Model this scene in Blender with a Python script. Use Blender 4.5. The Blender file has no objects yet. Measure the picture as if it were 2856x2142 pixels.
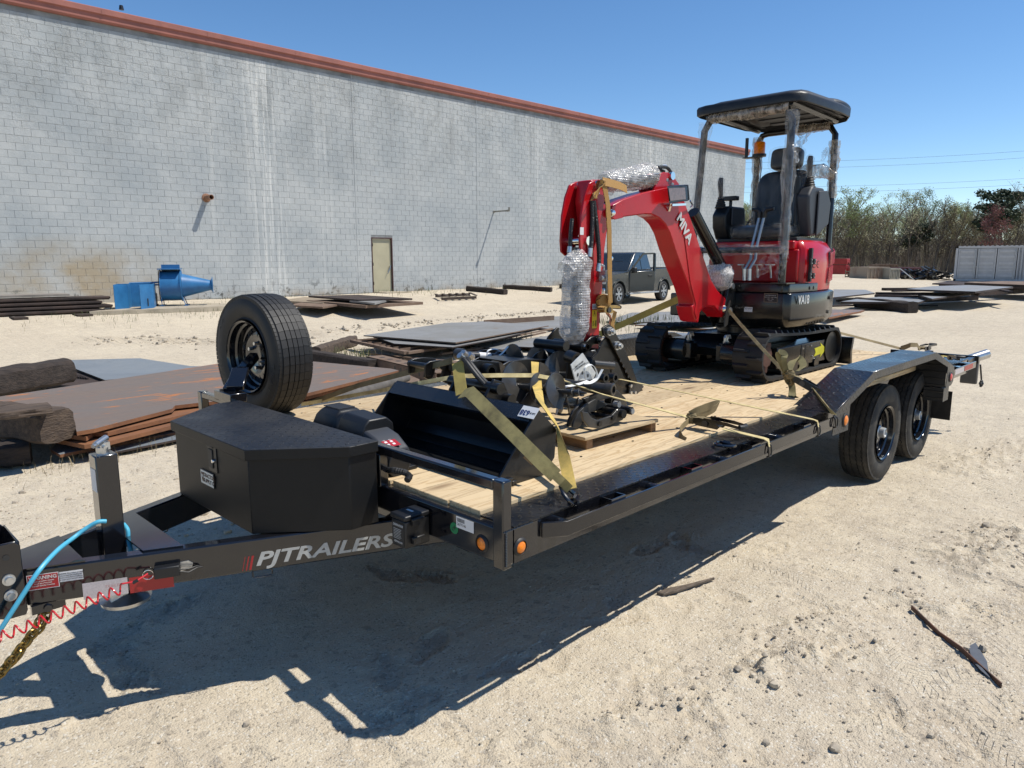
import bpy, bmesh, math, random
import numpy as np
from mathutils import Vector, Matrix, noise as mnoise
random.seed(7); np.random.seed(7)
sc = bpy.context.scene
COL = sc.collection
R = math.radians
# ------------------------------------------------------------------ camera
CP = Vector((-1.6102, -1.6354, 1.6224)); YAW, PITCH, ROLL, FPX = 0.7799, 0.169, -0.0022, 2017.43
_f = Vector((math.cos(YAW)*math.cos(PITCH), math.sin(YAW)*math.cos(PITCH), -math.sin(PITCH)))
_r = Vector((math.sin(YAW), -math.cos(YAW), 0)); _u = _r.cross(_f)
_r2 = math.cos(ROLL)*_r + math.sin(ROLL)*_u; _u2 = -math.sin(ROLL)*_r + math.cos(ROLL)*_u
cam = bpy.data.cameras.new('camera'); camo = bpy.data.objects.new('camera', cam); COL.objects.link(camo)
M = Matrix.Identity(4)
for i in range(3):
    M[i][0] = _r2[i]; M[i][1] = _u2[i]; M[i][2] = -_f[i]; M[i][3] = CP[i]
camo.matrix_world = M
cam.sensor_width = 36; cam.lens = FPX*36/2856; cam.clip_start = 0.05; cam.clip_end = 2000
sc.camera = camo
# ------------------------------------------------------------------ world and sun
w = bpy.data.worlds.new('World'); sc.world = w; w.use_nodes = True
nt = w.node_tree; nt.nodes.clear()
so = nt.nodes.new('ShaderNodeOutputWorld'); bg = nt.nodes.new('ShaderNodeBackground'); sky = nt.nodes.new('ShaderNodeTexSky')
SUN = Vector((.43, -.41, 1.0)).normalized()
sky.sky_type = 'NISHITA'; sky.sun_disc = False; sky.sun_elevation = math.asin(SUN.z)
sky.sun_rotation = math.atan2(SUN.x, SUN.y); sky.altitude = 200; sky.air_density = .8; sky.dust_density = .0; sky.ozone_density = 1.6
hs = nt.nodes.new('ShaderNodeHueSaturation'); hs.inputs['Saturation'].default_value = 1.2
nt.links.new(sky.outputs[0], hs.inputs['Color']); nt.links.new(hs.outputs[0], bg.inputs[0]); bg.inputs[1].default_value = .13
nt.links.new(bg.outputs[0], so.inputs[0])
sl = bpy.data.lights.new('sun', 'SUN'); sl.energy = 4.7; sl.angle = R(.53); sl.color = (1, .95, .86)
slo = bpy.data.objects.new('sun', sl); COL.objects.link(slo); slo.location = (0, 0, 30)
slo.rotation_euler = SUN.to_track_quat('Z', 'Y').to_euler()
sc.view_settings.view_transform = 'Standard'; sc.view_settings.look = 'None'; sc.view_settings.gamma = 1
sc.view_settings.exposure = 0.22; sc.view_settings.use_curve_mapping = False
sc.cycles.max_bounces = 8; sc.cycles.transparent_max_bounces = 24

# ------------------------------------------------------------------ a sight line from the standpoint meets a real plane
def _ray(u, v):
    d = _f + (u-1428)/FPX*_r2 - (v-1071)/FPX*_u2
    return d
def PZ(u, v, z): d = _ray(u, v); return CP + d*((z-CP.z)/d.z)
def PX(u, v, x): d = _ray(u, v); return CP + d*((x-CP.x)/d.x)
def PY(u, v, y): d = _ray(u, v); return CP + d*((y-CP.y)/d.y)
def sstep(t): t = np.clip(t, 0, 1); return t*t*(3-2*t)
def gh0(x, y): return .385*sstep((y-14.5)/7.5)*(1-.8*sstep((x-30)/15))
def PG(u, v, up=0.0):
    P = PZ(u, v, up)
    for _ in range(60):
        z = float(gh0(P.x, P.y))+up; P = P*.5+PZ(u, v, z)*.5
    return P
V = Vector
# ------------------------------------------------------------------ materials
def nodes(m):
    m.use_nodes = True; t = m.node_tree; return t, t.nodes['Principled BSDF'], t.nodes.new, t.links.new
def mat(name, col, rough=.5, metal=0., var=0., vs=4., col2=None, bump=0., bs=60., coat=0., spec=.5, alpha=1., trans=0., det=6., stretch=None, emit=0, rvar=0., tlo=.35, thi=.65, space='Object', dust=0., dcol=(.36, .31, .24)):
    m = bpy.data.materials.new(name); t, b, new, ln = nodes(m)
    b.inputs['Base Color'].default_value = (*col, 1); b.inputs['Roughness'].default_value = rough; b.inputs['Metallic'].default_value = metal
    b.inputs['Coat Weight'].default_value = coat; b.inputs['Coat Roughness'].default_value = .08; b.inputs['Specular IOR Level'].default_value = spec
    b.inputs['Alpha'].default_value = alpha; b.inputs['Transmission Weight'].default_value = trans
    if emit: b.inputs['Emission Color'].default_value = (*col, 1); b.inputs['Emission Strength'].default_value = emit
    tc = new('ShaderNodeTexCoord'); src = tc.outputs['Object']
    if space == 'World': g = new('ShaderNodeNewGeometry'); src = g.outputs['Position']
    if stretch:
        mp = new('ShaderNodeMapping'); mp.inputs['Scale'].default_value = stretch; ln(src, mp.inputs[0]); src = mp.outputs[0]
    last = None
    if var or col2:
        n = new('ShaderNodeTexNoise'); n.inputs['Scale'].default_value = vs; n.inputs['Detail'].default_value = det; n.inputs['Roughness'].default_value = .62
        ln(src, n.inputs['Vector'])
        mr = new('ShaderNodeMapRange'); mr.inputs[1].default_value = tlo; mr.inputs[2].default_value = thi; ln(n.outputs[0], mr.inputs[0])
        mx = new('ShaderNodeMix'); mx.data_type = 'RGBA'; ln(mr.outputs[0], mx.inputs[0])
        c2 = col2 if col2 else tuple(c*(1-var) for c in col)
        mx.inputs[6].default_value = (*col, 1); mx.inputs[7].default_value = (*c2, 1); last = mx.outputs[2]
        if rvar:
            mm = new('ShaderNodeMapRange'); mm.inputs[1].default_value = .3; mm.inputs[2].default_value = .7; mm.inputs[3].default_value = rough-rvar; mm.inputs[4].default_value = rough+rvar
            ln(n.outputs[0], mm.inputs[0]); ln(mm.outputs[0], b.inputs['Roughness'])
    if dust:
        n3 = new('ShaderNodeTexNoise'); n3.inputs['Scale'].default_value = 9; n3.inputs['Detail'].default_value = 8; n3.inputs['Roughness'].default_value = .7
        ln(tc.outputs['Object'], n3.inputs['Vector']); m3 = new('ShaderNodeMapRange'); m3.inputs[1].default_value = .45; m3.inputs[2].default_value = .8; m3.inputs[4].default_value = dust
        ln(n3.outputs[0], m3.inputs[0]); x3 = new('ShaderNodeMix'); x3.data_type = 'RGBA'; ln(m3.outputs[0], x3.inputs[0])
        if last: ln(last, x3.inputs[6])
        else: x3.inputs[6].default_value = (*col, 1)
        x3.inputs[7].default_value = (*dcol, 1); last = x3.outputs[2]
    if last: ln(last, b.inputs['Base Color'])
    if bump:
        n2 = new('ShaderNodeTexNoise'); n2.inputs['Scale'].default_value = bs; n2.inputs['Detail'].default_value = 5
        ln(src, n2.inputs['Vector']); bp = new('ShaderNodeBump'); bp.inputs['Strength'].default_value = 1; bp.inputs['Distance'].default_value = bump
        ln(n2.outputs[0], bp.inputs['Height']); ln(bp.outputs[0], b.inputs['Normal'])
    return m
def mth(new, ln, op, a, b=None, c=None):
    n = new('ShaderNodeMath'); n.operation = op
    for i, s in enumerate((a, b, c)):
        if s is None: continue
        if isinstance(s, (int, float)): n.inputs[i].default_value = s
        else: ln(s, n.inputs[i])
    return n.outputs[0]
def tread_mat(name, ax=0, ay=1, col=(.007, .008, .010), rough=.26, pitch=.062, h=.011, wear=.0, coat=.3):
    """raised lozenge tread of rolled steel plate: a fine relief"""
    m = bpy.data.materials.new(name); t, b, new, ln = nodes(m)
    b.inputs['Base Color'].default_value = (*col, 1); b.inputs['Roughness'].default_value = rough; b.inputs['Coat Weight'].default_value = coat; b.inputs['Coat Roughness'].default_value = .12
    tc = new('ShaderNodeTexCoord'); sp = new('ShaderNodeSeparateXYZ'); ln(tc.outputs['Object'], sp.inputs[0])
    x, y = sp.outputs[ax], sp.outputs[ay]; mm = lambda *a: mth(new, ln, *a)
    u = mm('MULTIPLY', mm('ADD', x, y), 1/pitch/1.414*1.6); v = mm('MULTIPLY', mm('SUBTRACT', x, y), 1/pitch/1.414*1.6)
    par = mm('FLOORED_MODULO', mm('ADD', mm('FLOOR', u), mm('FLOOR', v)), 2)
    fu = mm('ABSOLUTE', mm('SUBTRACT', mm('FRACT', u), .5)); fv = mm('ABSOLUTE', mm('SUBTRACT', mm('FRACT', v), .5))
    A = mm('ADD', mm('MULTIPLY', fu, 2.1), mm('MULTIPLY', fv, 5.5)); B = mm('ADD', mm('MULTIPLY', fu, 5.5), mm('MULTIPLY', fv, 2.1))
    s = mm('ADD', mm('MULTIPLY', A, mm('SUBTRACT', 1, par)), mm('MULTIPLY', B, par))
    mr = new('ShaderNodeMapRange'); mr.interpolation_type = 'SMOOTHSTEP'; mr.inputs[1].default_value = .7; mr.inputs[2].default_value = 1.15; mr.inputs[3].default_value = 1; mr.inputs[4].default_value = 0
    ln(s, mr.inputs[0]); bp = new('ShaderNodeBump'); bp.inputs['Distance'].default_value = h; ln(mr.outputs[0], bp.inputs['Height'])
    n = new('ShaderNodeTexNoise'); n.inputs['Scale'].default_value = 3; n.inputs['Detail'].default_value = 8; ln(tc.outputs['Object'], n.inputs['Vector'])
    b2 = new('ShaderNodeBump'); b2.inputs['Distance'].default_value = .0006; n2 = new('ShaderNodeTexNoise'); n2.inputs['Scale'].default_value = 90; ln(tc.outputs['Object'], n2.inputs['Vector'])
    ln(n2.outputs[0], b2.inputs['Height']); ln(bp.outputs[0], b2.inputs['Normal']); ln(b2.outputs[0], b.inputs['Normal']); ln(bp.outputs[0], b.inputs['Coat Normal'])
    mr2 = new('ShaderNodeMapRange'); mr2.inputs[1].default_value = .45; mr2.inputs[2].default_value = .75; mr2.inputs[4].default_value = .35+wear; ln(n.outputs[0], mr2.inputs[0])
    mx = new('ShaderNodeMix'); mx.data_type = 'RGBA'; ln(mr2.outputs[0], mx.inputs[0]); mx.inputs[6].default_value = (*col, 1); mx.inputs[7].default_value = (.05, .045, .038, 1)
    ln(mx.outputs[2], b.inputs['Base Color'])
    mr3 = new('ShaderNodeMapRange'); mr3.inputs[1].default_value = .35; mr3.inputs[2].default_value = .7; mr3.inputs[3].default_value = rough-.08; mr3.inputs[4].default_value = rough+.25; ln(n.outputs[0], mr3.inputs[0]); ln(mr3.outputs[0], b.inputs['Roughness'])
    return m
# ------------------------------------------------------------------ geometry collector
class G:
    def __init__(s): s.v = []; s.f = []
    def add(s, vs, fs):
        o = len(s.v); s.v += [tuple(p) for p in vs]; s.f += [tuple(i+o for i in f) for f in fs]; return s
    def box(s, x0, x1, y0, y1, z0, z1):
        return s.add([(x0,y0,z0),(x1,y0,z0),(x1,y1,z0),(x0,y1,z0),(x0,y0,z1),(x1,y0,z1),(x1,y1,z1),(x0,y1,z1)],
                     [(3,2,1,0),(4,5,6,7),(0,1,5,4),(1,2,6,5),(2,3,7,6),(3,0,4,7)])
    def obox(s, c, a, b, n):      # centre and three half-axis vectors
        c, a, b, n = V(c), V(a), V(b), V(n)
        P = [c-a-b-n, c+a-b-n, c+a+b-n, c-a+b-n, c-a-b+n, c+a-b+n, c+a+b+n, c-a+b+n]
        fs = [(3,2,1,0),(4,5,6,7),(0,1,5,4),(1,2,6,5),(2,3,7,6),(3,0,4,7)]
        if a.cross(b).dot(n) < 0: fs = [f[::-1] for f in fs]
        return s.add(P, fs)
    def prism(s, pts, ex):
        pts = [V(p) for p in pts]; ex = V(ex); n = len(pts)
        nn = sum(((pts[i]-pts[0]).cross(pts[(i+1) % n]-pts[0]) for i in range(1, n)), V((0,0,0)))
        if nn.dot(ex) > 0: pts = pts[::-1]
        return s.add(pts+[p+ex for p in pts], [tuple(range(n)), tuple(range(2*n-1, n-1, -1))]+[((i+1) % n, i, i+n, (i+1) % n+n) for i in range(n)])
    def bar(s, p0, p1, w, h, up=(0,0,1)):
        p0, p1 = V(p0), V(p1); d = (p1-p0); a = d.normalized(); up = V(up); sd = a.cross(up)
        if sd.length < 1e-4: sd = a.cross(V((0,1,0)))
        sd.normalize(); up = sd.cross(a); return s.obox((p0+p1)/2, d/2, sd*w/2, up*h/2)
    def tube(s, pts, r, n=8, closed=False, caps=True):
        pts = [V(p) for p in pts]; m = len(pts); rr = r if isinstance(r, (list, tuple)) else [r]*m
        T = []
        for i in range(m):
            a = pts[(i-1) % m] if (closed or i > 0) else pts[i]; b = pts[(i+1) % m] if (closed or i < m-1) else pts[i]
            d = (b-a); T.append(d.normalized() if d.length > 1e-9 else V((0,0,1)))
        nrm = T[0].orthogonal().normalized(); vs = []; o = len(s.v)
        for i in range(m):
            nrm = (nrm-T[i]*nrm.dot(T[i])); nrm = nrm.normalized() if nrm.length > 1e-6 else T[i].orthogonal().normalized()
            bb = T[i].cross(nrm)
            for k in range(n):
                a = 2*math.pi*k/n; vs.append(pts[i]+(nrm*math.cos(a)+bb*math.sin(a))*rr[i])
        fs = []
        for i in range(m if closed else m-1):
            j = (i+1) % m
            for k in range(n): k2 = (k+1) % n; fs.append((i*n+k, i*n+k2, j*n+k2, j*n+k))
        if caps and not closed: fs += [tuple(range(n-1, -1, -1)), tuple((m-1)*n+k for k in range(n))]
        return s.add(vs, fs)
    def cyl(s, p0, p1, r0, r1=None, n=16): return s.tube([p0, p1], [r0, r0 if r1 is None else r1], n)
    def lathe(s, prof, p0, axis, n=32, zig=None, close=False):
        p0 = V(p0); a = V(axis).normalized(); e = V((0,0,1)) if abs(a.z) < .9 else V((1,0,0)); e = (e-a*e.dot(a)).normalized(); g = a.cross(e)
        m = len(prof); vs = []
        for k in range(n):
            t = 2*math.pi*k/n; d = e*math.cos(t)+g*math.sin(t); zz = (zig[1] if k % 2 else -zig[1]) if zig else 0
            for i, q in enumerate(prof): vs.append(p0+d*q[0]+a*(q[1]+(zz if len(q) > 2 and q[2] else 0)))
        fs = []
        for k in range(n):
            k2 = (k+1) % n
            for i in range(m-1): fs.append((k*m+i, k2*m+i, k2*m+i+1, k*m+i+1))
            if close: fs.append((k*m+m-1, k2*m+m-1, k2*m, k*m))
        return s.add(vs, fs)
    def ribbon(s, pts, side, w, t=.003):
        """flat webbing: width w along side (one vector or one per point), thickness t"""
        pts = [V(p) for p in pts]; m = len(pts); vs = []
        for i in range(m):
            a = pts[max(i-1, 0)]; b = pts[min(i+1, m-1)]; T = (b-a).normalized(); sd = V(side[i]) if isinstance(side, list) else V(side)
            sd = (sd-T*sd.dot(T)).normalized(); nn = T.cross(sd).normalized()*t/2; sd = sd*w/2
            vs += [pts[i]-sd-nn, pts[i]+sd-nn, pts[i]+sd+nn, pts[i]-sd+nn]
        fs = [(3,2,1,0), (4*m-4, 4*m-3, 4*m-2, 4*m-1)]
        for i in range(m-1):
            for k in range(4): k2 = (k+1) % 4; fs.append((i*4+k, i*4+k2, i*4+4+k2, i*4+4+k))
        return s.add(vs, fs)
    def ell(s, c, r, n=16, m=10, fn=None):
        c = V(c); r = V(r) if not isinstance(r, (int, float)) else V((r, r, r)); vs = [c+V((0,0,r.z))]; fs = []
        for i in range(1, m):
            p = math.pi*i/m
            for k in range(n):
                t = 2*math.pi*k/n; q = V((math.sin(p)*math.cos(t), math.sin(p)*math.sin(t), math.cos(p)))
                q = V((q.x*r.x, q.y*r.y, q.z*r.z)); vs.append(c+(fn(q) if fn else q))
        vs.append(c-V((0,0,r.z)))
        for k in range(n): fs.append((0, 1+k, 1+(k+1) % n)); fs.append((len(vs)-1, 1+(m-2)*n+(k+1) % n, 1+(m-2)*n+k))
        for i in range(m-2):
            for k in range(n): k2 = (k+1) % n; fs.append((1+i*n+k, 1+(i+1)*n+k, 1+(i+1)*n+k2, 1+i*n+k2))
        return s.add(vs, fs)
    def loft(s, rings, caps=True):
        o = 0; n = len(rings[0]); vs = [p for r_ in rings for p in r_]; fs = []
        for i in range(len(rings)-1):
            for k in range(n): k2 = (k+1) % n; fs.append((i*n+k, i*n+k2, (i+1)*n+k2, (i+1)*n+k))
        if caps: fs += [tuple(range(n-1, -1, -1)), tuple((len(rings)-1)*n+k for k in range(n))]
        return s.add(vs, fs)
    def rock(s, c, r, n=7, sq=.7):
        k0 = random.random()*50
        return s.ell(c, (r, r*random.uniform(.6, 1), r*sq), n=n, m=max(4, n-3), fn=lambda q: q*(1+.45*mnoise.noise(q*(2.2/r)+V((k0, 0, 0)))))
def obj(name, g, m, parent=None, bevel=0., smooth=None, seg=2, recalc=False):
    me = bpy.data.meshes.new(name); me.from_pydata(g.v, [], g.f)
    if isinstance(m, (list, tuple)):
        for q in m: me.materials.append(q)
    else: me.materials.append(m)
    if recalc:
        b = bmesh.new(); b.from_mesh(me); bmesh.ops.recalc_face_normals(b, faces=b.faces); b.to_mesh(me); b.free()
    me.update()
    if smooth is None: smooth = 35
    if smooth:
        me.shade_smooth(); me.set_sharp_from_angle(angle=R(smooth))
    o = bpy.data.objects.new(name, me); COL.objects.link(o)
    if parent is not None: o.parent = parent; o.matrix_parent_inverse = Matrix.Translation(parent.location).inverted() if parent.type == 'EMPTY' else Matrix.Identity(4)
    if bevel:
        b = o.modifiers.new('bevel', 'BEVEL'); b.width = bevel; b.segments = seg; b.limit_method = 'ANGLE'; b.angle_limit = R(35); b.harden_normals = False
    return o
def tag(o, label=None, cat=None, group=None, kind=None):
    for k, v_ in (('label', label), ('category', cat), ('group', group), ('kind', kind)):
        if v_: o[k] = v_
    return o
def thing(name, loc, label, cat, group=None):
    o = bpy.data.objects.new(name, None); COL.objects.link(o); o.location = V(loc); o.empty_display_size = .1
    return tag(o, label, cat, group)
def copy_tree(o, parent=None):
    c = o.copy(); COL.objects.link(c)
    if parent is not None: c.parent = parent
    for ch in list(o.children): copy_tree(ch, c)
    return c
def text(name, s, M4, size, m, parent, shear=0, off=0, sx=1., align='CENTER', ex=.0006, sp=1.0):
    cu = bpy.data.curves.new(name, 'FONT'); cu.body = s; cu.size = size; cu.shear = shear; cu.offset = off; cu.extrude = ex; cu.align_x = align; cu.align_y = 'CENTER'; cu.space_character = sp
    cu.resolution_u = 3
    tmp = bpy.data.objects.new('tmp', cu); COL.objects.link(tmp)
    dg = bpy.context.evaluated_depsgraph_get(); me = bpy.data.meshes.new_from_object(tmp.evaluated_get(dg)); bpy.data.objects.remove(tmp)
    me.transform(M4 @ Matrix.Diagonal((sx, 1, 1, 1))); me.materials.clear(); me.materials.append(m); me.name = name
    o = bpy.data.objects.new(name, me); COL.objects.link(o)
    if parent is not None: o.parent = parent; o.matrix_parent_inverse = Matrix.Translation(parent.location).inverted() if parent.type == 'EMPTY' else Matrix.Identity(4)
    return o
def frame(o, xd, yd):
    xd = V(xd).normalized(); yd = V(yd); yd = (yd-xd*yd.dot(xd)).normalized(); n = xd.cross(yd); m = Matrix.Identity(4)
    for i in range(3): m[i][0] = xd[i]; m[i][1] = yd[i]; m[i][2] = n[i]; m[i][3] = o[i]
    return m
def lab(g, F, x0, x1, y0, y1, t=.0008, z=0.):      # thin plate in a local frame
    P = [F @ V((a, b, z)) for a, b in ((x0,y0),(x1,y0),(x1,y1),(x0,y1))]; return g.prism(P, (F.to_3x3() @ V((0,0,t))))
# ------------------------------------------------------------------ shared materials
PAINT = mat('black_paint', (.006, .0065, .009), .14, var=.0, coat=.8, bump=.0003, bs=10, dust=.05, dcol=(.12, .105, .085))
PAINT2 = mat('black_paint_dusty', (.007, .007, .008), .32, var=.0, coat=.25, bump=.0008, bs=30, dust=.12, dcol=(.13, .11, .09))
MATTE = mat('black_powder_coat', (.006, .0062, .0068), .5, bump=.0007, bs=420, dust=.03, dcol=(.08, .07, .06), spec=.3)
IRON = mat('black_attachment_paint', (.006, .006, .006), .33, var=.3, bump=.0005, bs=45, dust=.14, dcol=(.09, .08, .068), coat=.1)
IRONG = mat('worn_grey_steel', (.075, .07, .062), .42, var=.45, vs=6, bump=.0004, bs=50, metal=.25)
RUB = mat('tyre_rubber', (.009, .009, .0095), .6, bump=.0004, bs=160, dust=.12, dcol=(.1, .088, .07))
RUBD = mat('dusty_tyre_rubber', (.02, .019, .018), .8, bump=.0004, bs=160, dust=.55, dcol=(.16, .135, .1))
ZINC = mat('zinc', (.62, .63, .63), .3, metal=.9, var=.2, vs=30)
CHROME = mat('polished_steel', (.7, .7, .7), .12, metal=1)
GALV = mat('galvanised_steel', (.5, .52, .54), .42, metal=.7, var=.25, vs=18)
RED = mat('red_paint', (.47, .004, .010), .30, coat=.25, var=.2, vs=3.5, bump=.0005, bs=22, dust=.16, dcol=(.30, .05, .04), spec=.35)
PLAST = mat('black_plastic', (.008, .0085, .01), .45, bump=.0003, bs=260)
PLASTG = mat('grey_plastic', (.035, .038, .045), .5, bump=.0004, bs=260)
HOSE = mat('black_hose', (.014, .014, .015), .55, bump=.0008, bs=120)
AMBER = mat('amber_lens', (.95, .24, .0), .3, coat=.4, var=.35, vs=70)
REDL = mat('red_lens', (.55, .02, .02), .25, coat=.5)
WHITE = mat('white_label', (.68, .68, .68), .5, var=.08)
LETW = mat('white_letter', (.62, .62, .6), .5, var=.25, vs=25)
LETB = mat('black_letter', (.02, .02, .02), .5)
STRAP = mat('yellow_webbing', (.42, .33, .085), .85, col2=(.2, .15, .05), vs=9, bump=.0009, bs=260, tlo=.4, thi=.8)
STRAPT = mat('tan_webbing', (.26, .2, .10), .85, col2=(.14, .105, .05), vs=9, bump=.0009, bs=260)
STRAPL = mat('pale_webbing', (.6, .5, .25), .8, col2=(.35, .27, .12), vs=14, bump=.0009, bs=260)
GLASS = mat('dark_glass', (.02, .028, .032), .06, coat=.8)
FILM = None
def film_mat(name, a=.45, col=(.75, .74, .72), bumpd=.006, bs=22, rough=.12):
    m = bpy.data.materials.new(name); t, b, new, ln = nodes(m)
    b.inputs['Base Color'].default_value = (*col, 1); b.inputs['Roughness'].default_value = rough; b.inputs['Specular IOR Level'].default_value = .9
    tc = new('ShaderNodeTexCoord'); mp = new('ShaderNodeMapping'); mp.inputs['Rotation'].default_value = (.5, .6, .4); mp.inputs['Scale'].default_value = (1, 1, .35); ln(tc.outputs['Object'], mp.inputs[0])
    n = new('ShaderNodeTexNoise'); n.inputs['Scale'].default_value = bs; n.inputs['Detail'].default_value = 4; n.inputs['Distortion'].default_value = .8; ln(mp.outputs[0], n.inputs['Vector'])
    bp = new('ShaderNodeBump'); bp.inputs['Distance'].default_value = bumpd; ln(n.outputs[0], bp.inputs['Height']); ln(bp.outputs[0], b.inputs['Normal'])
    mr = new('ShaderNodeMapRange'); mr.inputs[1].default_value = .35; mr.inputs[2].default_value = .72; mr.inputs[3].default_value = a*.35; mr.inputs[4].default_value = min(1, a*1.7); ln(n.outputs[0], mr.inputs[0]); ln(mr.outputs[0], b.inputs['Alpha'])
    return m
FILM = film_mat('clear_wrap', .17, bs=34); FILMD = film_mat('dusty_wrap', .5, (.45, .39, .32), bs=30)
def bubble_mat(name, a=.8):
    m = bpy.data.materials.new(name); t, b, new, ln = nodes(m); b.inputs['Base Color'].default_value = (.62, .6, .58, 1); b.inputs['Roughness'].default_value = .16; b.inputs['Specular IOR Level'].default_value = 1
    tc = new('ShaderNodeTexCoord'); v = new('ShaderNodeTexVoronoi'); v.inputs['Scale'].default_value = 70; v.inputs['Randomness'].default_value = .25; ln(tc.outputs['Object'], v.inputs['Vector'])
    n = new('ShaderNodeTexNoise'); n.inputs['Scale'].default_value = 26; n.inputs['Detail'].default_value = 5; ln(tc.outputs['Object'], n.inputs['Vector'])
    ad = mth(new, ln, 'ADD', mth(new, ln, 'MULTIPLY', v.outputs['Distance'], -.6), n.outputs[0])
    bp = new('ShaderNodeBump'); bp.inputs['Distance'].default_value = .012; ln(ad, bp.inputs['Height']); ln(bp.outputs[0], b.inputs['Normal'])
    mr = new('ShaderNodeMapRange'); mr.inputs[1].default_value = .3; mr.inputs[2].default_value = .7; mr.inputs[3].default_value = a*.35; mr.inputs[4].default_value = min(1, a*1.1); ln(n.outputs[0], mr.inputs[0]); ln(mr.outputs[0], b.inputs['Alpha'])
    return m
BUB = bubble_mat('bubble_wrap', .7)
# ================================================================== GROUND
_T = np.random.RandomState(3).rand(512, 512)
def vn(x, y, s, sd=0):
    x = x*s+sd*17.3; y = y*s+sd*9.1; xi = np.floor(x).astype(int); yi = np.floor(y).astype(int); fx = x-xi; fy = y-yi
    fx = fx*fx*(3-2*fx); fy = fy*fy*(3-2*fy); a = _T[xi % 512, yi % 512]; b = _T[(xi+1) % 512, yi % 512]; c = _T[xi % 512, (yi+1) % 512]; d = _T[(xi+1) % 512, (yi+1) % 512]
    return (a*(1-fx)+b*fx)*(1-fy)+(c*(1-fx)+d*fx)*fy-.5
def ridge(x, y, p, q, wd, h):
    p = np.array(p); q = np.array(q); d = q-p; L = np.hypot(*d); t = np.clip(((x-p[0])*d[0]+(y-p[1])*d[1])/L/L, 0, 1)
    r = np.hypot(x-p[0]-t*d[0], y-p[1]-t*d[1]); return np.exp(-(r/wd)**2)*h
_pr = [PG(*a) for a in ((1700, 2010), (2110, 1880), (2120, 1870), (2420, 1800), (2040, 1800), (2330, 1740), (2700, 1600), (2856, 1500), (2500, 1660), (2600, 1700), (2650, 1560), (2800, 1470), (900, 935), (1330, 893), (1330, 893), (1620, 868), (300, 950), (900, 960), (2700, 1300), (2856, 1240))]
RID = [(_pr[0], _pr[1], .06, .014), (_pr[2], _pr[3], .10, .035), (_pr[4], _pr[5], .07, .016), (_pr[6], _pr[7], .12, .025), (_pr[8], _pr[9], .09, .02), (_pr[10], _pr[11], .16, .02), (_pr[12], _pr[13], .45, .10), (_pr[14], _pr[15], .5, .08), (_pr[16], _pr[17], .5, .05), (_pr[18], _pr[19], .25, .03)]
_fr = np.random.RandomState(11); FEET = []
for _ in range(70):
    u_, v_ = _fr.uniform(250, 2856), _fr.uniform(1500, 2142); P_ = PZ(u_, v_, 0); FEET.append((P_.x, P_.y, _fr.uniform(0, 6.28)))
def GH(x, y):
    x = np.asarray(x, float); y = np.asarray(y, float)
    h = gh0(x, y); near = np.exp(-(np.hypot(x-1, y)/14)**2); far = 1-np.exp(-(np.hypot(x-1, y)/30)**2)
    h = h+vn(x, y, .35, 1)*.05*near+vn(x, y, .12, 2)*.12*far
    h = h+vn(x, y, 1.6, 3)*.018+vn(x, y, 4.1, 4)*.014+vn(x, y, 9.7, 5)*.009*(.4+.6*(vn(x, y, .8, 14) > 0))+vn(x, y, 23, 6)*.0045+vn(x, y, 51, 7)*.002
    for i, (p, q, wd, hh) in enumerate(RID):
        r = ridge(x, y, (p.x, p.y), (q.x, q.y), wd, 1.); h = h+hh*r*(.55+1.6*np.abs(vn(x, y, 9/max(wd*4, .4), 20+i))+1.3*vn(x, y, 22, 30+i)+.9*vn(x, y, 47, 40+i))
    h = h-.045*np.exp(-(((x-4.17)/.28)**2+((y-.2)/.22)**2))-.045*np.exp(-(((x-5.04)/.28)**2+((y-.2)/.22)**2))
    tr = (np.abs(x*.26-y+.1-2.6) < 9)  # wheel ruts of the yard lane
    for c in (-3.4, -5.1, 12.2, 13.9):
        h = h-np.exp(-((y-.16*x-c)/.22)**2)*.022*(.5+vn(x, y, 1.3, 9))
    for fx, fy, a in FEET:
        m = (np.abs(x-fx) < .25) & (np.abs(y-fy) < .25)
        if m.any():
            X = (x[m]-fx)*math.cos(a)+(y[m]-fy)*math.sin(a); Y = -(x[m]-fx)*math.sin(a)+(y[m]-fy)*math.cos(a)
            d = np.sqrt((X/.145)**2+(Y/(.05+.012*np.sign(X)*(np.abs(X) > .02)))**2)
            lug = ((np.sin(X*190+np.abs(Y)*130) > .1)*.0045)
            hm = np.where(d < 1, -.008+lug, 0)+np.exp(-((d-1.12)/.13)**2)*.0055; h[m] += hm
    return h
def axis(a, b, st, lo, hi, gr):
    c = list(np.arange(a, b, st)); s = st; p = b
    while p < hi: c.append(p); s *= gr; p += s
    c.append(hi); s = st; p = a-st; l = []
    while p > lo: l.append(p); s *= gr; p -= s
    l.append(lo); return np.array(l[::-1]+c)
gx = axis(-1.6, 4.6, .0150, -500, 900, 1.045); gy = axis(-2.4, 3.2, .0150, -500, 700, 1.040)
XX, YY = np.meshgrid(gx, gy, indexing='ij'); ZZ = GH(XX, YY)
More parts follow.
